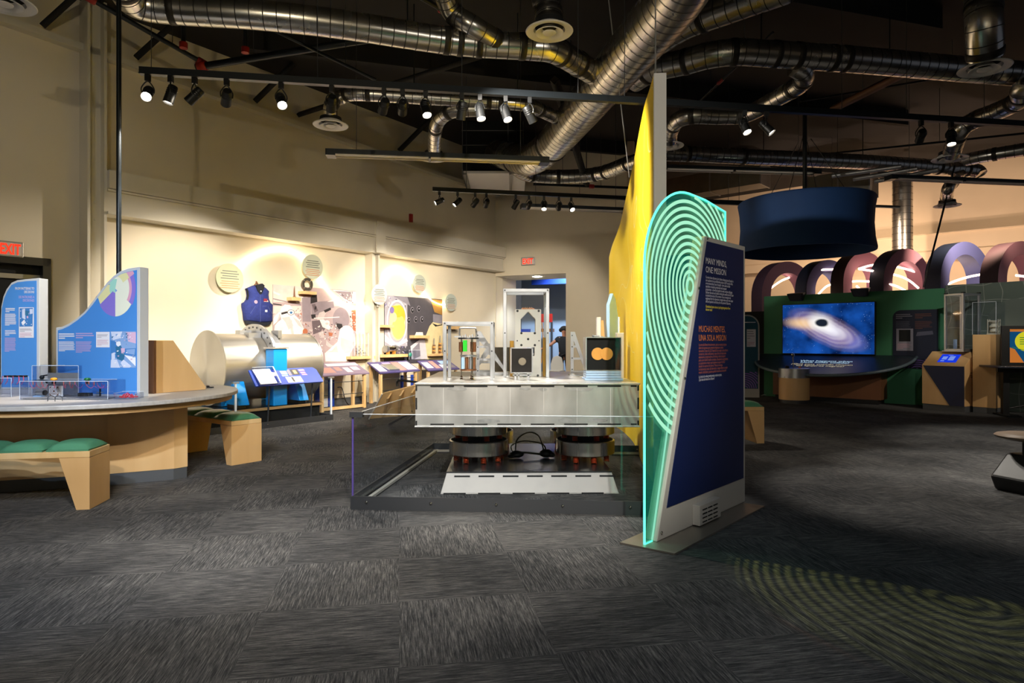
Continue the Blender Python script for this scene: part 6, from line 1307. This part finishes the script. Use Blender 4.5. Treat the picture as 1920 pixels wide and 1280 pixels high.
# screen
(x0, zt_), (x1, _), z0 = GW.hit(1466.5, 571, -.08), GW.hit(1641, 566, -.08), GW.hit(1469, 663, -.08)[1]
t = thing('wall_screen', 'large wall screen showing a glowing black hole and stars', 'screen', GW.w(x0, 0, z0), GW.a); W_ = x1-x0; H_ = zt_-z0
MB().box(0, W_, -.08, -.002, 0, H_).build('screen_housing', M['black'], t, bevel=.004)
def bhm():
    m = bpy.data.materials.new('screen_picture'); m.use_nodes = True; nt = m.node_tree; nt.nodes.clear(); N = nt.nodes.new; L = nt.links.new
    def mt_(op, a, b=None, c=None):
        n = N('ShaderNodeMath'); n.operation = op
        for i, v in enumerate((a, b, c)):
            if v is None: continue
            if isinstance(v, (int, float)): n.inputs[i].default_value = v
            else: L(v, n.inputs[i])
        return n.outputs[0]
    def ell(cx, cy, a, b, ang, soft):        # 1 inside, soft edge
        c, s = math.cos(ang), math.sin(ang); dx = mt_('SUBTRACT', X, cx); dy = mt_('SUBTRACT', Y, cy)
        u_ = mt_('DIVIDE', mt_('ADD', mt_('MULTIPLY', dx, c), mt_('MULTIPLY', dy, s)), a); v_ = mt_('DIVIDE', mt_('SUBTRACT', mt_('MULTIPLY', dy, c), mt_('MULTIPLY', dx, s)), b)
        d = mt_('SQRT', mt_('ADD', mt_('MULTIPLY', u_, u_), mt_('MULTIPLY', v_, v_)))
        mr = N('ShaderNodeMapRange'); mr.interpolation_type = 'SMOOTHSTEP'; mr.inputs[1].default_value = 1-soft; mr.inputs[2].default_value = 1+soft*.4; mr.inputs[3].default_value = 1; mr.inputs[4].default_value = 0; L(d, mr.inputs[0]); return mr.outputs[0], d
    def mix(f, a, b, mode='MIX'):
        n = N('ShaderNodeMix'); n.data_type = 'RGBA'; n.blend_type = mode
        if isinstance(f, (int, float)): n.inputs[0].default_value = f
        else: L(f, n.inputs[0])
        for i, v in ((6, a), (7, b)):
            if isinstance(v, tuple): n.inputs[i].default_value = v
            else: L(v, n.inputs[i])
        return n.outputs[2]
    tc = N('ShaderNodeTexCoord'); sp = N('ShaderNodeSeparateXYZ'); L(tc.outputs['Object'], sp.inputs[0])
    no0 = N('ShaderNodeTexNoise'); no0.inputs['Scale'].default_value = 3; no0.inputs['Detail'].default_value = 5; L(tc.outputs['Object'], no0.inputs[0])
    w0 = mt_('MULTIPLY', mt_('SUBTRACT', no0.outputs[0], .5), .035)
    X = mt_('ADD', mt_('DIVIDE', sp.outputs[0], W_), w0); Y = mt_('ADD', mt_('DIVIDE', sp.outputs[2], W_), w0)
    no = N('ShaderNodeTexNoise'); no.inputs['Scale'].default_value = 2.2; no.inputs['Detail'].default_value = 5; L(tc.outputs['Object'], no.inputs[0])
    cr = N('ShaderNodeValToRGB'); cr.color_ramp.elements[0].position = .35; cr.color_ramp.elements[0].color = lin('030f38'); cr.color_ramp.elements[1].position = .75; cr.color_ramp.elements[1].color = lin('1a58b8'); L(no.outputs[0], cr.inputs[0])
    vo = N('ShaderNodeTexVoronoi'); vo.inputs['Scale'].default_value = 26; L(tc.outputs['Object'], vo.inputs['Vector']); st = mt_('LESS_THAN', vo.outputs['Distance'], .10)
    vs_ = N('ShaderNodeTexNoise'); vs_.inputs['Scale'].default_value = 5; L(tc.outputs['Object'], vs_.inputs[0]); st = mt_('MULTIPLY', st, mt_('GREATER_THAN', vs_.outputs[0], .5))
    col = mix(st, cr.outputs[0], lin('a8c8ff'))
    A = math.radians(-26)
    e1, d1 = ell(.50, .285, .42, .155, A, .55); col = mix(mt_('MULTIPLY', e1, .7), col, lin('a58cb8'))
    e0, _ = ell(.24, .36, .20, .075, math.radians(-6), .9); col = mix(mt_('MULTIPLY', e0, .95), col, lin('f2c896'))
    rg = mt_('MULTIPLY', e1, mt_('MULTIPLY', mt_('ADD', mt_('SINE', mt_('MULTIPLY', d1, 30)), 1), .09)); col = mix(rg, col, lin('fff4f4'))
    e2, _ = ell(.52, .30, .22, .085, A, .9); col = mix(e2, col, lin('f3f1fb'))
    e3, _ = ell(.43, .365, .15, .115, A, .8); col = mix(mt_('MULTIPLY', e3, .8), col, lin('fffdf6'))
    e4, _ = ell(.448, .362, .078, .05, math.radians(-10), .35); col = mix(e4, col, lin('1c2330'))
    em = N('ShaderNodeEmission'); em.inputs[1].default_value = .62; L(col, em.inputs[0]); o = N('ShaderNodeOutputMaterial'); L(em.outputs[0], o.inputs[0]); return m
MB().box(.014, W_-.014, -.083, -.0805, .014, H_-.014).build('lit_display', bhm(), t)
# speakers over the screen
for px, py, lab in ((1493.5, 556, 'black wedge speaker above the left of the screen'), (1614, 547, 'black wedge speaker above the right of the screen')):
    x, z = GW.hit(px, py, -.12); t = thing('wall_speaker', lab, 'speaker', GW.w(x, 0, z), GW.a, 'black wedge speakers on the green wall')
    MB().hexa([(-.13,-.16,-.09),(.13,-.16,-.09),(.10,-.002,-.09),(-.10,-.002,-.09),(-.17,-.24,.06),(.17,-.24,.06),(.15,-.002,.09),(-.15,-.002,.09)]).build('speaker_cabinet', M['black'], t, bevel=.01); MB().hexa([(-.11,-.165,-.08),(.11,-.165,-.08),(.11,-.163,-.08),(-.11,-.163,-.08),(-.14,-.243,.05),(.14,-.243,.05),(.14,-.241,.05),(-.14,-.241,.05)]).build('speaker_grille', M['charcoal'], t)
# tilted console
kc = GW.hit(1562, 690, 0)[0]
t = thing('console_table', 'tilted oval console table with star print and captions under the screen', 'console table', GW.w(kc, 0, 0), GW.a)
A_, B_ = 1.5, 1.25
ov = [(-A_*math.cos(u*math.pi/36), -.02-B_*abs(math.sin(u*math.pi/36))**.85) for u in range(37)]
tz = lambda y: .95+.28*y
m = MB(); n = len(ov); m.add([(x, y, tz(y)) for x, y in ov]+[(x, y, tz(y)-.055) for x, y in ov], [tuple(range(n)), tuple(range(n, 2*n))[::-1]]+[(i, (i+1) % n, n+(i+1) % n, n+i) for i in range(n)]); m.build('tilted_top', mat('slate_print', '2f3a44', .38, noise=.35, nscale=9), t)
rim = mat('grey_rim', '60707a', .4); m = MB(); m.tube([(x, y, tz(y)-.027) for x, y in ov], .03, 8); m.build('rounded_rim', rim, t)
lf = emis('lit_caption', 'bfe4ff', .45)
tilt = math.atan(.28)
text('What happens when\nblack holes collide?', .1, lf, t, (.0, -.50, tz(-.50)+.003), width=1.0, align='CENTER', rot=(tilt, 0, 0), bold=.002); text('¿Qué pasa cuando chocan\nlos agujeros negros?', .1, emis('lit_caption_cream', 'f6e8c0', .4), t, (-.02, -.72, tz(-.72)+.003), width=1.15, align='CENTER', rot=(tilt, 0, 0))
m = MB(); m.box(-1.05, 1.0, -.5, -.02, .09, .70); m.build('console_base', M['brown_wood_and_shade'], t); MB().box(-1.0, .95, -.5, -.02, .001, .089).build('kickboard', M['dark'], t)
c = G(1489, 757.5); t = thing('console_pod', 'round plywood pod with a steel rim and a knob lever before the screen', 'pod', Vector((c.x*(c.y+.29)/c.y, c.y+.29, 0)))
m = MB().lathe([(.285, .07), (.285, .50)], n=48); m.build('pod_drum', M['maple'], t); MB().lathe([(.29, .501), (.29, .685), (.28, .69), (.001, .69)], n=48).build('steel_rim', M['alu_frame'], t); MB().lathe([(.27, .001), (.27, .07)], n=40).build('kick_ring', M['charcoal'], t)
MB().cyl((-.02, -.02, .691), (-.035, -.02, .93), .010, n=8).build('lever', M['chrome'], t); MB().ball((-.036, -.02, .95), .035, 14).build('lever_knob', M['chrome'], t)
MB().lathe([(.001, .745), (.03, .735), (.045, .692), (.001, .692)], c=(-.15, -.03, 0), n=16).build('black_button', M['black'], t); MB().lathe([(.001, .72), (.02, .715), (.03, .692), (.001, .692)], c=(.1, -.03, 0), n=14).build('orange_button', M['orange'], t)
# poster on green wall
t = fthing('dark_poster', 'dark navy poster with a rounded corner, photo and purple rings on the green wall', 'poster', GW)
(x0, z1) = GW.hit(1674, 582, -.02); x1 = GW.hit(1759, 580, -.02)[0]; z0 = GW.hit(1700, 690, -.02)[1]; z1 = GW.hit(1700, 581, -.02)[1]
pl_ = [(x0, z0), (x1, z0), (x1, z1)]+[(x0+.14-.14*math.sin(u*math.pi/16), z1-.14+.14*math.cos(u*math.pi/16)) for u in range(9)]
MB().prism(pl_, -.02, -.002).build('poster_board', mat('midnight_print', '131b33', .6), t)
X_ = lambda f: x0+(x1-x0)*f; Z_ = lambda f: z1-(z1-z0)*f
m = MB(); bars(m, X_(.07), X_(.44), Z_(.07), 3, .035, .012, -.021, 0); bars(m, X_(.07), X_(.44), Z_(.2), 6, .026, .007, -.021, 1); bars(m, X_(.5), X_(.92), Z_(.07), 3, .035, .012, -.021, 2); bars(m, X_(.5), X_(.92), Z_(.2), 6, .026, .007, -.021, 2)
m.face([(X_(.08), -.021, Z_(.7)), (X_(.46), -.021, Z_(.7)), (X_(.46), -.021, Z_(.32)), (X_(.08), -.021, Z_(.32))], 0); m.face([(X_(.14), -.022, Z_(.54)), (X_(.4), -.022, Z_(.54)), (X_(.4), -.022, Z_(.34)), (X_(.14), -.022, Z_(.34))], 3)
bars(m, X_(.11), X_(.43), Z_(.58), 5, .022, .006, -.022, 4); m.face([(X_(.52), -.021, Z_(.45)), (X_(.9), -.021, Z_(.42)), (X_(.88), -.021, Z_(.36)), (X_(.55), -.021, Z_(.38))], 1)
for k in range(9):
    r = .05+.055*k
    for s_ in range(24):
        a0, a1 = math.pi*s_/24, math.pi*(s_+1)/24; pts_ = [(X_(.55)+(r+d_)*math.cos(a), Z_(1.03)+(r+d_)*.7*math.sin(a)) for d_, a in ((0, a0), (.012, a0), (.012, a1), (0, a1))]
        if all(x0 < x < x1 and z0 < z < Z_(.83) for x, z in pts_): m.face([(x, -.0215, z) for x, z in pts_], 5)
m.build('print', [M['greyprint'], mat('dim_print', '59596b', .6), mat('dim_rust', '7b4a38', .6), M['dark'], M['pinkprint'], M['purple']], t)
# teal sign at the left of green wall
SG = Fr(*P(1404, 640, 13.9).xy, math.radians(-8))
t = fthing('rounded_teal_sign', 'teal floor sign with a rounded top and purple rings beside the green wall', 'floor sign', SG)
xa, xb = SG.hit(1330, 660, 0)[0], SG.hit(1424, 660, 0)[0]; zt_ = SG.hit(1400, 590, 0)[1]
arc_ = [(xb-.25+.25*math.sin(u*math.pi/16), zt_-.25+.25*math.cos(u*math.pi/16)) for u in range(9)]
MB().prism([(xa, .001), (xb, .001)]+arc_[::-1]+[(xa, zt_)], 0, .05).build('sign_frame', M['offwhite'], t)
arc2 = [(xb-.25+.22*math.sin(u*math.pi/16), zt_-.25+.22*math.cos(u*math.pi/16)) for u in range(9)]
MB().prism([(xa+.03, .19), (xb-.03, .19)]+arc2[::-1]+[(xa+.03, zt_-.03)], -.004, -.0005).build('teal_face', mat('teal_print', '1a5266', .6), t)
m = MB(); px_ = SG.hit(1400, 620, 0)[0]; px2 = SG.hit(1417, 620, 0)[0]; m.face([(px_, -.005, 1.1), (px2, -.005, 1.1), (px2, -.005, 1.48), (px_, -.005, 1.48)], 0); bars(m, px_+.01, px2-.01, 1.44, 4, .05, .012, -.006, 2); bars(m, px_+.01, px2-.01, 1.2, 3, .03, .01, -.006, 1)
bars(m, xa+.3, px2, 1.64, 2, .05, .018, -.005, 0); bars(m, xb-.62, xb-.4, 1.45, 10, .06, .01, -.005, 2)
for k in range(9):
    r = .04+.045*k
    for s_ in range(24):
        a0, a1 = math.pi*s_/24, math.pi*(s_+1)/24; pts_ = [(xb-.30+(r+d_)*math.cos(a), .2+(r+d_)*math.sin(a)) for d_, a in ((0, a0), (.02, a0), (.02, a1), (0, a1))]
        if all(xa+.03 < x < xb-.03 and .19 < z < .62+(x-xb)*.25 for x, z in pts_): m.face([(x, -.0055, z) for x, z in pts_], 3)
m.build('print', [M['paper'], M['pinkprint'], M['greyprint'], mat('lilac_rings', 'a06ad8', .6)], t)
t = thing('cable_socket', 'small pale cable clip on the floor by the green wall edge', 'cable', G(1428, 742)); MB().tube(catmull([(0, 0, .01), (.03, -.05, .03), (.09, -.02, .02), (.12, .02, .01)], 4), .008, 6).build('cable_run', M['offwhite'], t)
# kiosk
KF = Fr(7.43, 11.6, math.radians(-60))
t = fthing('kiosk', 'plywood kiosk with a small blue touch screen and a navy front', 'kiosk', KF); kw, kd = .70, .50
prof = [(0, .10), (kd, .10), (kd, 1.04), (.34, 1.04), (0, .80)]
MB().prism(prof, 0, kw, 'x').build('kiosk_body', M['maple'], t, bevel=.006)
MB().box(.01, kw-.005, .01, kd-.01, .001, .099).build('kickboard', M['kick'], t)
MB().prism([(.02, .79), (.46, .1), (kw-.01, .1), (kw-.01, .79)], -.006, -.0005).build('navy_front', mat('kiosk_navy', '121f45', .5), t)
sl = lambda x, f, h: (x, f*.34-h*.577, .80+f*.24+h*.817)
def slq(mb, x0, x1, f0, f1, h0, h1, mi=0): mb.hexa([sl(x0, f0, h0), sl(x1, f0, h0), sl(x1, f1, h0), sl(x0, f1, h0), sl(x0, f0, h1), sl(x1, f0, h1), sl(x1, f1, h1), sl(x0, f1, h1)], mi)
m = MB(); slq(m, .22, .52, .22, .78, .001, .006); m.build('touch_screen', emis('blue_screen', '1838d8', .6), t)
m = MB(); 
for x0_, x1_, f0, f1 in ((.26, .34, .4, .62), (.37, .46, .35, .65), (.33, .41, .7, .73), (.26, .32, .28, .34)): slq(m, x0_, x1_, f0, f1, .0065, .007)
m.build('screen_print', emis('pale_screen_print', '7f9cf5', .5), t)
m = MB()
for k in range(3): m.box(kw+.0005, kw+.003, .18, .34, .60+k*.035, .61+k*.035)
m.cyl((kw+.0005, .28, .27), (kw+.004, .28, .27), .035, n=20); m.build('side_vents', M['dark'], t)
MB().tube([(kw+.006, .3, .30), (kw+.006, .26, .24)], .008, 6).build('key_switch', M['chrome'], t)
MB().tube(catmull([(kw+.01, .3, .08), (kw+.04, .3, .03), (kw+.08, .32, .012), (kw+.13, .38, .012)], 4), .008, 6).build('power_cable', M['black'], t)
# tall pedestal with case
PD = Fr(8.13-.574*.34, 10.75+.819*.34, math.radians(-55)); pw_ = .34
t = fthing('pedestal', 'tall plywood pedestal behind the kiosk', 'pedestal', PD); pass
MB().box(0, pw_, 0, .42, .10, 1.34).build('pedestal_body', M['maple'], t, bevel=.004); MB().box(.005, pw_-.005, .005, .41, .001, .099).build('kickboard', M['kick'], t)
t = thing('acrylic_case', 'clear acrylic case with a carved white model on the tall pedestal', 'display case', PD.w(0, 0, 1.342), PD.a)
m = MB(); c_ = pw_
for q_ in ((0, c_, 0, .004), (0, c_, .40, .404), (0, .004, .004, .4), (c_-.004, c_, .004, .4)): m.box(*q_, 0, .55)
m.box(0, c_, 0, .404, .55, .554); m.build('clear_box', M['acr'], t); m = MB()
for x in (0, c_): m.box(x-.002, x+.002, -.002, .002, 0, .55)
m.box(0, c_, -.002, .002, .55, .554); m.build('painted_edge_glints', M['acredge'], t)
m = MB(); m.box(.16, .34, .14, .26, .001, .02); m.box(.17, .33, .15, .25, .22, .24); m.lathe([(.03, .02), (.07, .05), (.045, .1), (.08, .13), (.04, .18), (.07, .22)], c=(.25, .2, 0), n=20)
for x in (.17, .32):
    for y in (.15, .24): m.cyl((x, y, .02), (x, y, .26), .008, n=6)
m.build('carved_model', mat('bone_plastic', 'b9b6a8', .5), t)
# aluminium glass cabinet
CB = Fr(7.9-.309*.36, 11.2+.951*.36, math.radians(-72))
t = fthing('glass_cabinet', 'tall aluminium framed glass cabinet above the kiosk', 'glass cabinet', CB); cw = .36; z0, z1 = 1.06, 2.07
cd = .42; MB().box(-.02, cw+.02, -.02, cd+.02, 1.042, z0-.001).build('cabinet_base', M['alu_frame'], t); MB().box(.02, cw-.1, cd-.12, cd, .001, 1.041).build('cabinet_stand', M['dark'], t)
for x in (0, cw-.035):
    for y in (0, cd-.035): MB().box(x, x+.035, y, y+.035, z0, z1).build('upright', M['alu_frame'], t, bevel=.004)
m = MB()
for z_ in (z0, z1-.03): m.box(.035, cw-.035, 0, .03, z_, z_+.03); m.box(.035, cw-.035, cd-.03, cd, z_, z_+.03); m.box(0, .03, .035, cd-.035, z_, z_+.03); m.box(cw-.03, cw, .035, cd-.035, z_, z_+.03)
m.build('frame_rails', M['alu_frame'], t); m = MB(); m.box(.035, cw-.035, .012, .016, z0+.03, z1-.03); m.box(cw-.02, cw-.016, .035, cd-.035, z0+.03, z1-.03); m.build('glass_pane', M['acr2'], t)
MB().box(.1, .14, .1, .14, z0+.03, z0+.2).build('blue_tube', M['cyanprint'], t); m = MB()
for x in (0, cw-.045):
    for y in (-.003, cd-.04): m.box(x, x+.045, y, y+.045, z1+.001, z1+.02)
m.build('corner_caps', M['black'], t)
# monitor table at the right edge
MF = Fr(*P(1884, 700, 10.5).xy, math.radians(-14))
t = fthing('screen_table', 'black table at the right edge with a coloured screen on it', 'table', MF)
MB().box(-.2, 1.3, -.25, .5, .795, .825).build('tabletop', mat('dark_top', '2a2c36', .35), t, bevel=.004)
for x in (.0, 1.1): MB().box(x, x+.09, .05, .14, .001, .794).build('leg', M['black'], t)
MB().box(-.1, 1.2, .0, .05, .72, .79).build('apron', M['black'], t); MB().tube([(.1, .1, .12), (1.1, .1, .35)], .015, 6).build('brace', M['black'], t); MB().box(-.05, .15, -.2, .45, .001, .03).build('foot', M['black'], t)
t = thing('framed_display', 'black framed display with a yellow disc and orange and blue pattern', 'display', MF.w(0, .1, .826), MF.a)
m = MB(); m.box(0, 1.1, 0, .05, 0, .66); m.build('display_frame', M['black'], t, bevel=.004)
m = MB(); X0, X1, Z0, Z1 = .115, 1.05, .05, .60
m.face([(X0, -.002, Z0), (X1, -.002, Z0), (X1, -.002, Z1), (X0, -.002, Z1)], 0); m.face([(X0, -.003, Z0), (X0+.2, -.003, Z0), (X0+.07, -.003, Z0+.22), (X0, -.003, Z0+.25)], 1); m.face([(X0, -.003, Z1-.04), (X1, -.003, Z1-.04), (X1, -.003, Z1), (X0, -.003, Z1)], 1)
m.face([(X0+.26+.19*math.cos(u*.2618), -.004, .40+.17*math.sin(u*.2618)) for u in range(24)], 2)
for k in range(4): m.face([(X0+.14, -.005, .35+k*.035), (X0+.24, -.005, .35+k*.035), (X0+.24, -.005, .363+k*.035), (X0+.14, -.005, .363+k*.035)], 3); m.face([(X0+.28, -.005, .35+k*.035), (X0+.33, -.005, .35+k*.035), (X0+.33, -.005, .363+k*.035), (X0+.28, -.005, .363+k*.035)], 1)
m.face([(X0+.03, -.0045, Z0+.26), (X0+.36, -.0045, Z0+.16), (X0+.36, -.0045, Z0+.152), (X0+.03, -.0045, Z0+.25)], 3)
m.build('lit_display', [emis('disp_blue', '15507a', .45), emis('disp_orange', 'd07a34', .45), emis('disp_yellow', 'd8d22a', .5), emis('disp_green', '3c8a40', .4)], t)
# stools at lower right
t = thing('stool', 'stool with a thin brown seat entering from the right edge', 'stool', Vector((4.24, 5.28, 0)))
m = MB(); prof = [(.001, .015), (.14, .012), (.2, .0), (.215, -.012), (.205, -.028), (.12, -.05), (.04, -.055), (.001, -.055)]
m.lathe(prof, c=(0, 0, .47), n=36); m.build('seat', mat('brown_seat', '6b5a4a', .45), t); MB().cyl((0, 0, .03), (0, 0, .414), .025, n=12).build('post', M['black'], t)
MB().lathe([(.16, .001), (.16, .012), (.03, .03), (.001, .03)], n=32).build('base', M['black'], t)
t = thing('dark_equipment_case', 'black rounded case just entering at the lower right edge', 'case', Vector((4.30, 4.92, 0)), math.radians(20))
MB().prism([(-.1, .001), (.5, .001), (.5, .3), (.05, .3), (-.16, .12)], 0, .5).build('case_body', M['black'], t, bevel=.02); MB().tube([(.1, .25, .302), (.1, .25, .33), (.3, .25, .33), (.3, .25, .302)], .01, 6).build('handle', M['black'], t)
# pendant drum
pc_ = P(1509, 420, 10.8)
t = thing('pendant_drum', 'huge navy fabric drum hanging from the ceiling over the console', 'pendant', (pc_.x, pc_.y, 2.72), math.radians(0))
R = 1.07; m = MB().lathe([(R*.97, .0), (R*1.0, .0), (R*1.005, .03), (R*.975, .2), (R*.96, .42), (R*.972, .66), (R*1.0, .84), (R*.99, .86), (R*.96, .85), (R*.93, .42), (R*.965, .005)], n=72)
m.build('fabric_drum', M['navyfabric'], t); MB().lathe([(.001, .78), (R*.93, .80)], n=60).build('top_disc', mat('inner_navy', '0b2548', .8), t)
MB().lathe([(.001, .92), (.3, .90), (.34, .86), (.3, .81)], n=30).build('hub', M['black'], t); MB().cyl((0, 0, .92), (0, 0, 5.88-2.72), .035, n=12).build('hanging_pole', M['black'], t)
for k in range(4): a = math.pi/4+k*math.pi/2; MB().tube([(.7*math.cos(a), .7*math.sin(a), .86), (.1*math.cos(a), .1*math.sin(a), 1.9)], .006, 5).build('guy_wire', M['black'], t)
# arches
pinkm, navm, marm = mat('rose_arch', 'c08a9c', .7), mat('navy_arch', '454a7a', .7), mat('maroon_arch', '6a3c44', .7)
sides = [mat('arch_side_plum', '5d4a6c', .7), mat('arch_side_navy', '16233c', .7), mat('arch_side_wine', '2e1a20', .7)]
E_ = Vector((-.5, .86))
for i, (px, pyt, D, fm, sm2, lab, R) in enumerate([(1479, 490, 15.2, pinkm, sides[0], 'rose arch farthest left, beside the green wall', .82), (1556, 487, 14.9, navm, sides[1], 'navy and lilac arch second from the left', .72), (1624, 472, 14.4, pinkm, sides[2], 'maroon sided arch third from the left', .70), (1702, 466, 13.9, pinkm, sides[1], 'rose arch in front of the vertical duct', .74), (1812, 453, 13.4, navm, sides[1], 'navy arch over the corner of the green wall', .80), (1918, 452, 12.6, pinkm, sides[2], 'dark maroon arch cut by the right edge', .76)]):
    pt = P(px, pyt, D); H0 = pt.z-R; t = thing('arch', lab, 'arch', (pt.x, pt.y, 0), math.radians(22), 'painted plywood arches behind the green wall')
    r_in = R-.27; n = 28; o = [(R, 0)]+[(R*math.cos(math.pi*k/n), H0+R*math.sin(math.pi*k/n)) for k in range(n+1)]+[(-R, 0)]; q_ = [(r_in, 0)]+[(r_in*math.cos(math.pi*k/n), H0+r_in*math.sin(math.pi*k/n)) for k in range(n+1)]+[(-r_in, 0)]
    dd = .34; N_ = len(o)
    m = MB(); m.add([(x, 0, z) for x, z in o]+[(x, 0, z) for x, z in q_], [(k, k+1, N_+k+1, N_+k) for k in range(N_-1)]); m.add([(x, dd, z) for x, z in o]+[(x, dd, z) for x, z in q_], [(k, k+1, N_+k+1, N_+k) for k in range(N_-1)])
    m.add([(x, 0, z) for x, z in q_]+[(x, dd, z) for x, z in q_], [(k, k+1, N_+k+1, N_+k) for k in range(N_-1)], 0, True); m.build('arch_face', fm, t)
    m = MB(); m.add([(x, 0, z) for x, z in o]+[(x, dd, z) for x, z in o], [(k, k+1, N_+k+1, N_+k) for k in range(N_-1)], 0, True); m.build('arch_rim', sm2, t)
for i, (pp_, D) in enumerate([([(1421, 568), (1440, 545), (1462, 528), (1480, 520)], 15.4), ([(1527, 515), (1540, 506), (1560, 505), (1575, 504), (1600, 504)], 14.8), ([(1535, 551), (1548, 538), (1560, 533), (1580, 530), (1606, 527), (1640, 528), (1655, 530)], 14.6), ([(1606, 536), (1613, 543), (1620, 552)], 14.2), ([(1610, 504), (1635, 497), (1660, 497), (1690, 502), (1720, 511), (1752, 524)], 14.1), ([(1610, 504), (1650, 510), (1685, 517), (1705, 526), (1722, 540)], 13.9), ([(1660, 531), (1680, 536), (1698, 545)], 13.7), ([(1771, 536), (1790, 527), (1820, 518), (1850, 513)], 13.2), ([(1905, 516), (1930, 520), (1950, 528)], 12.6)]):
    pts_ = catmull([P(x, y, D+k*.02) for k, (x, y) in enumerate(pp_)], 5); o = pts_[0].copy()
    t = thing('led_strip', ['curved warm light strip inside the rose arch at the far left', 'short warm light strip under the second arch', 'long warm light strip waving low through the middle arches', 'short steep warm light strip in the third arch', 'warm light strip arching highest through the third and fourth arches', 'warm light strip falling through the fourth arch', 'short low warm light strip in the fourth arch', 'warm light strip under the navy arch by the grid wall', 'warm light strip at the right edge'][i], 'light strip', o, 0, 'warm light strips among the arches')
    MB().tube([p-o for p in pts_], .022, 8).build('glowing_strip', M['led2'], t)
lamp('arch_wash', P(1600, 405, 14.6), RW.w(-1.5, 0, 2.2), 330, (1, .74, .52), 110); lamp('arch_wash', P(1860, 400, 12.2), RW.w(2.5, 0, 2.0), 300, (1, .74, .52), 110)
lamp('arch_glow', P(1560, 600, 15.6), P(1590, 480, 16.4), 150, (1, .72, .55), 140); lamp('arch_glow', P(1760, 600, 14.6), P(1780, 480, 15), 150, (1, .72, .55), 140)
# added fill lamps without fixtures for kiosk, green wall, grid wall and floor
lamp('kiosk_fill', (8.6, 6.6, 3.7), (7.95, 11.3, .7), 210, WARM, 26); lamp('green_fill', (4.7, 10.5, 3.7), GW.w(.6, 0, 1.2), 170, (.85, 1, .88), 50); lamp('grid_fill', (6.4, 8.2, 3.7), G2.w(.6, 0, 1.8), 110, NEUT, 36); lamp('floor_fill', (7.2, 7.8, 3.7), (6.6, 7.6, 0), 170, NEUT, 60)
lamp('yellow_fill', (-.6, 5.6, 3.7), (1.5, 7.6, 2.2), 420, NEUT, 75);  # added fill lamp brightening the yellow wall, no fixture

# added orange lamp without a fixture; throws yellow rings through the sheet onto carpet
lamp('added_ring_spot', (.0, 5.8, 3.6), (2.10, 3.06, 0), 850, (1, .47, .16), 22, .4, .022)

# finer pieces become sub-parts of the part they sit on
SUBS = {'print': ('disc_plate', 'panel_board', 'sloping_top', 'poster_board', 'teal_face', 'sloping_board'), 'lettering': ('face_plate', 'navy_face', 'blue_face', 'tilted_top'), 'printed_text': ('blue_face',), 'printed_photo': ('blue_face',), 'colour_wheel': ('blue_face',),
        'weld_slots': ('box_body', 'plinth_body'), 'rib_marks': ('box_body',), 'weld_smudges': ('box_body',), 'speaker_grille': ('speaker_cabinet',), 'screen_print': ('touch_screen',), 'badge_emblem': ('round_badge',), 'patch_print': ('red_patch',),
        'flange_bolts': ('half_ring_flange',), 'vent_slots': ('vent_box',), 'lens': ('lamp_housing',), 'bolts': ('top_frame',), 'holder_edge': ('acrylic_holder',), 'collar_tag': ('collar',), 'engraved_ring': ('acrylic_sheet',), 'eyes': ('body',), 'nose': ('body',),
        'painted_edge_glints': ('clear_box',), 'case_edge': ('clear_case',), 'side_vents': ('kiosk_body',), 'key_switch': ('kiosk_body',), 'door_closer': ('door_leaf',), 'bolt_holes': ('front_plate', 'upright'), 'white_rings': ('brown_square',), 'lever_knob': ('lever',), 'tray_edges': ('tray_body',), 'post_cap': ('blue_post',), 'badge': ('vest_body',), 'glowing_edge': ('acrylic_sheet',), 'dial': ('thermostat_body',), 'component_cap': ('component_body',), 'post_clip': ('guard_post',), 'gadget_cap': ('gadget_body',), 'box_lid': ('box_body',), 'booklet': ('acrylic_holder',)}
for o in list(C.objects):
    if o.parent and o.parent.type == 'EMPTY':
        b = o.name.split('.')[0]
        if b in SUBS:
            for tgt in SUBS[b]:
                c_ = [x for x in o.parent.children if x.name.split('.')[0] == tgt and x is not o]
                if c_: o.parent = c_[0]; break
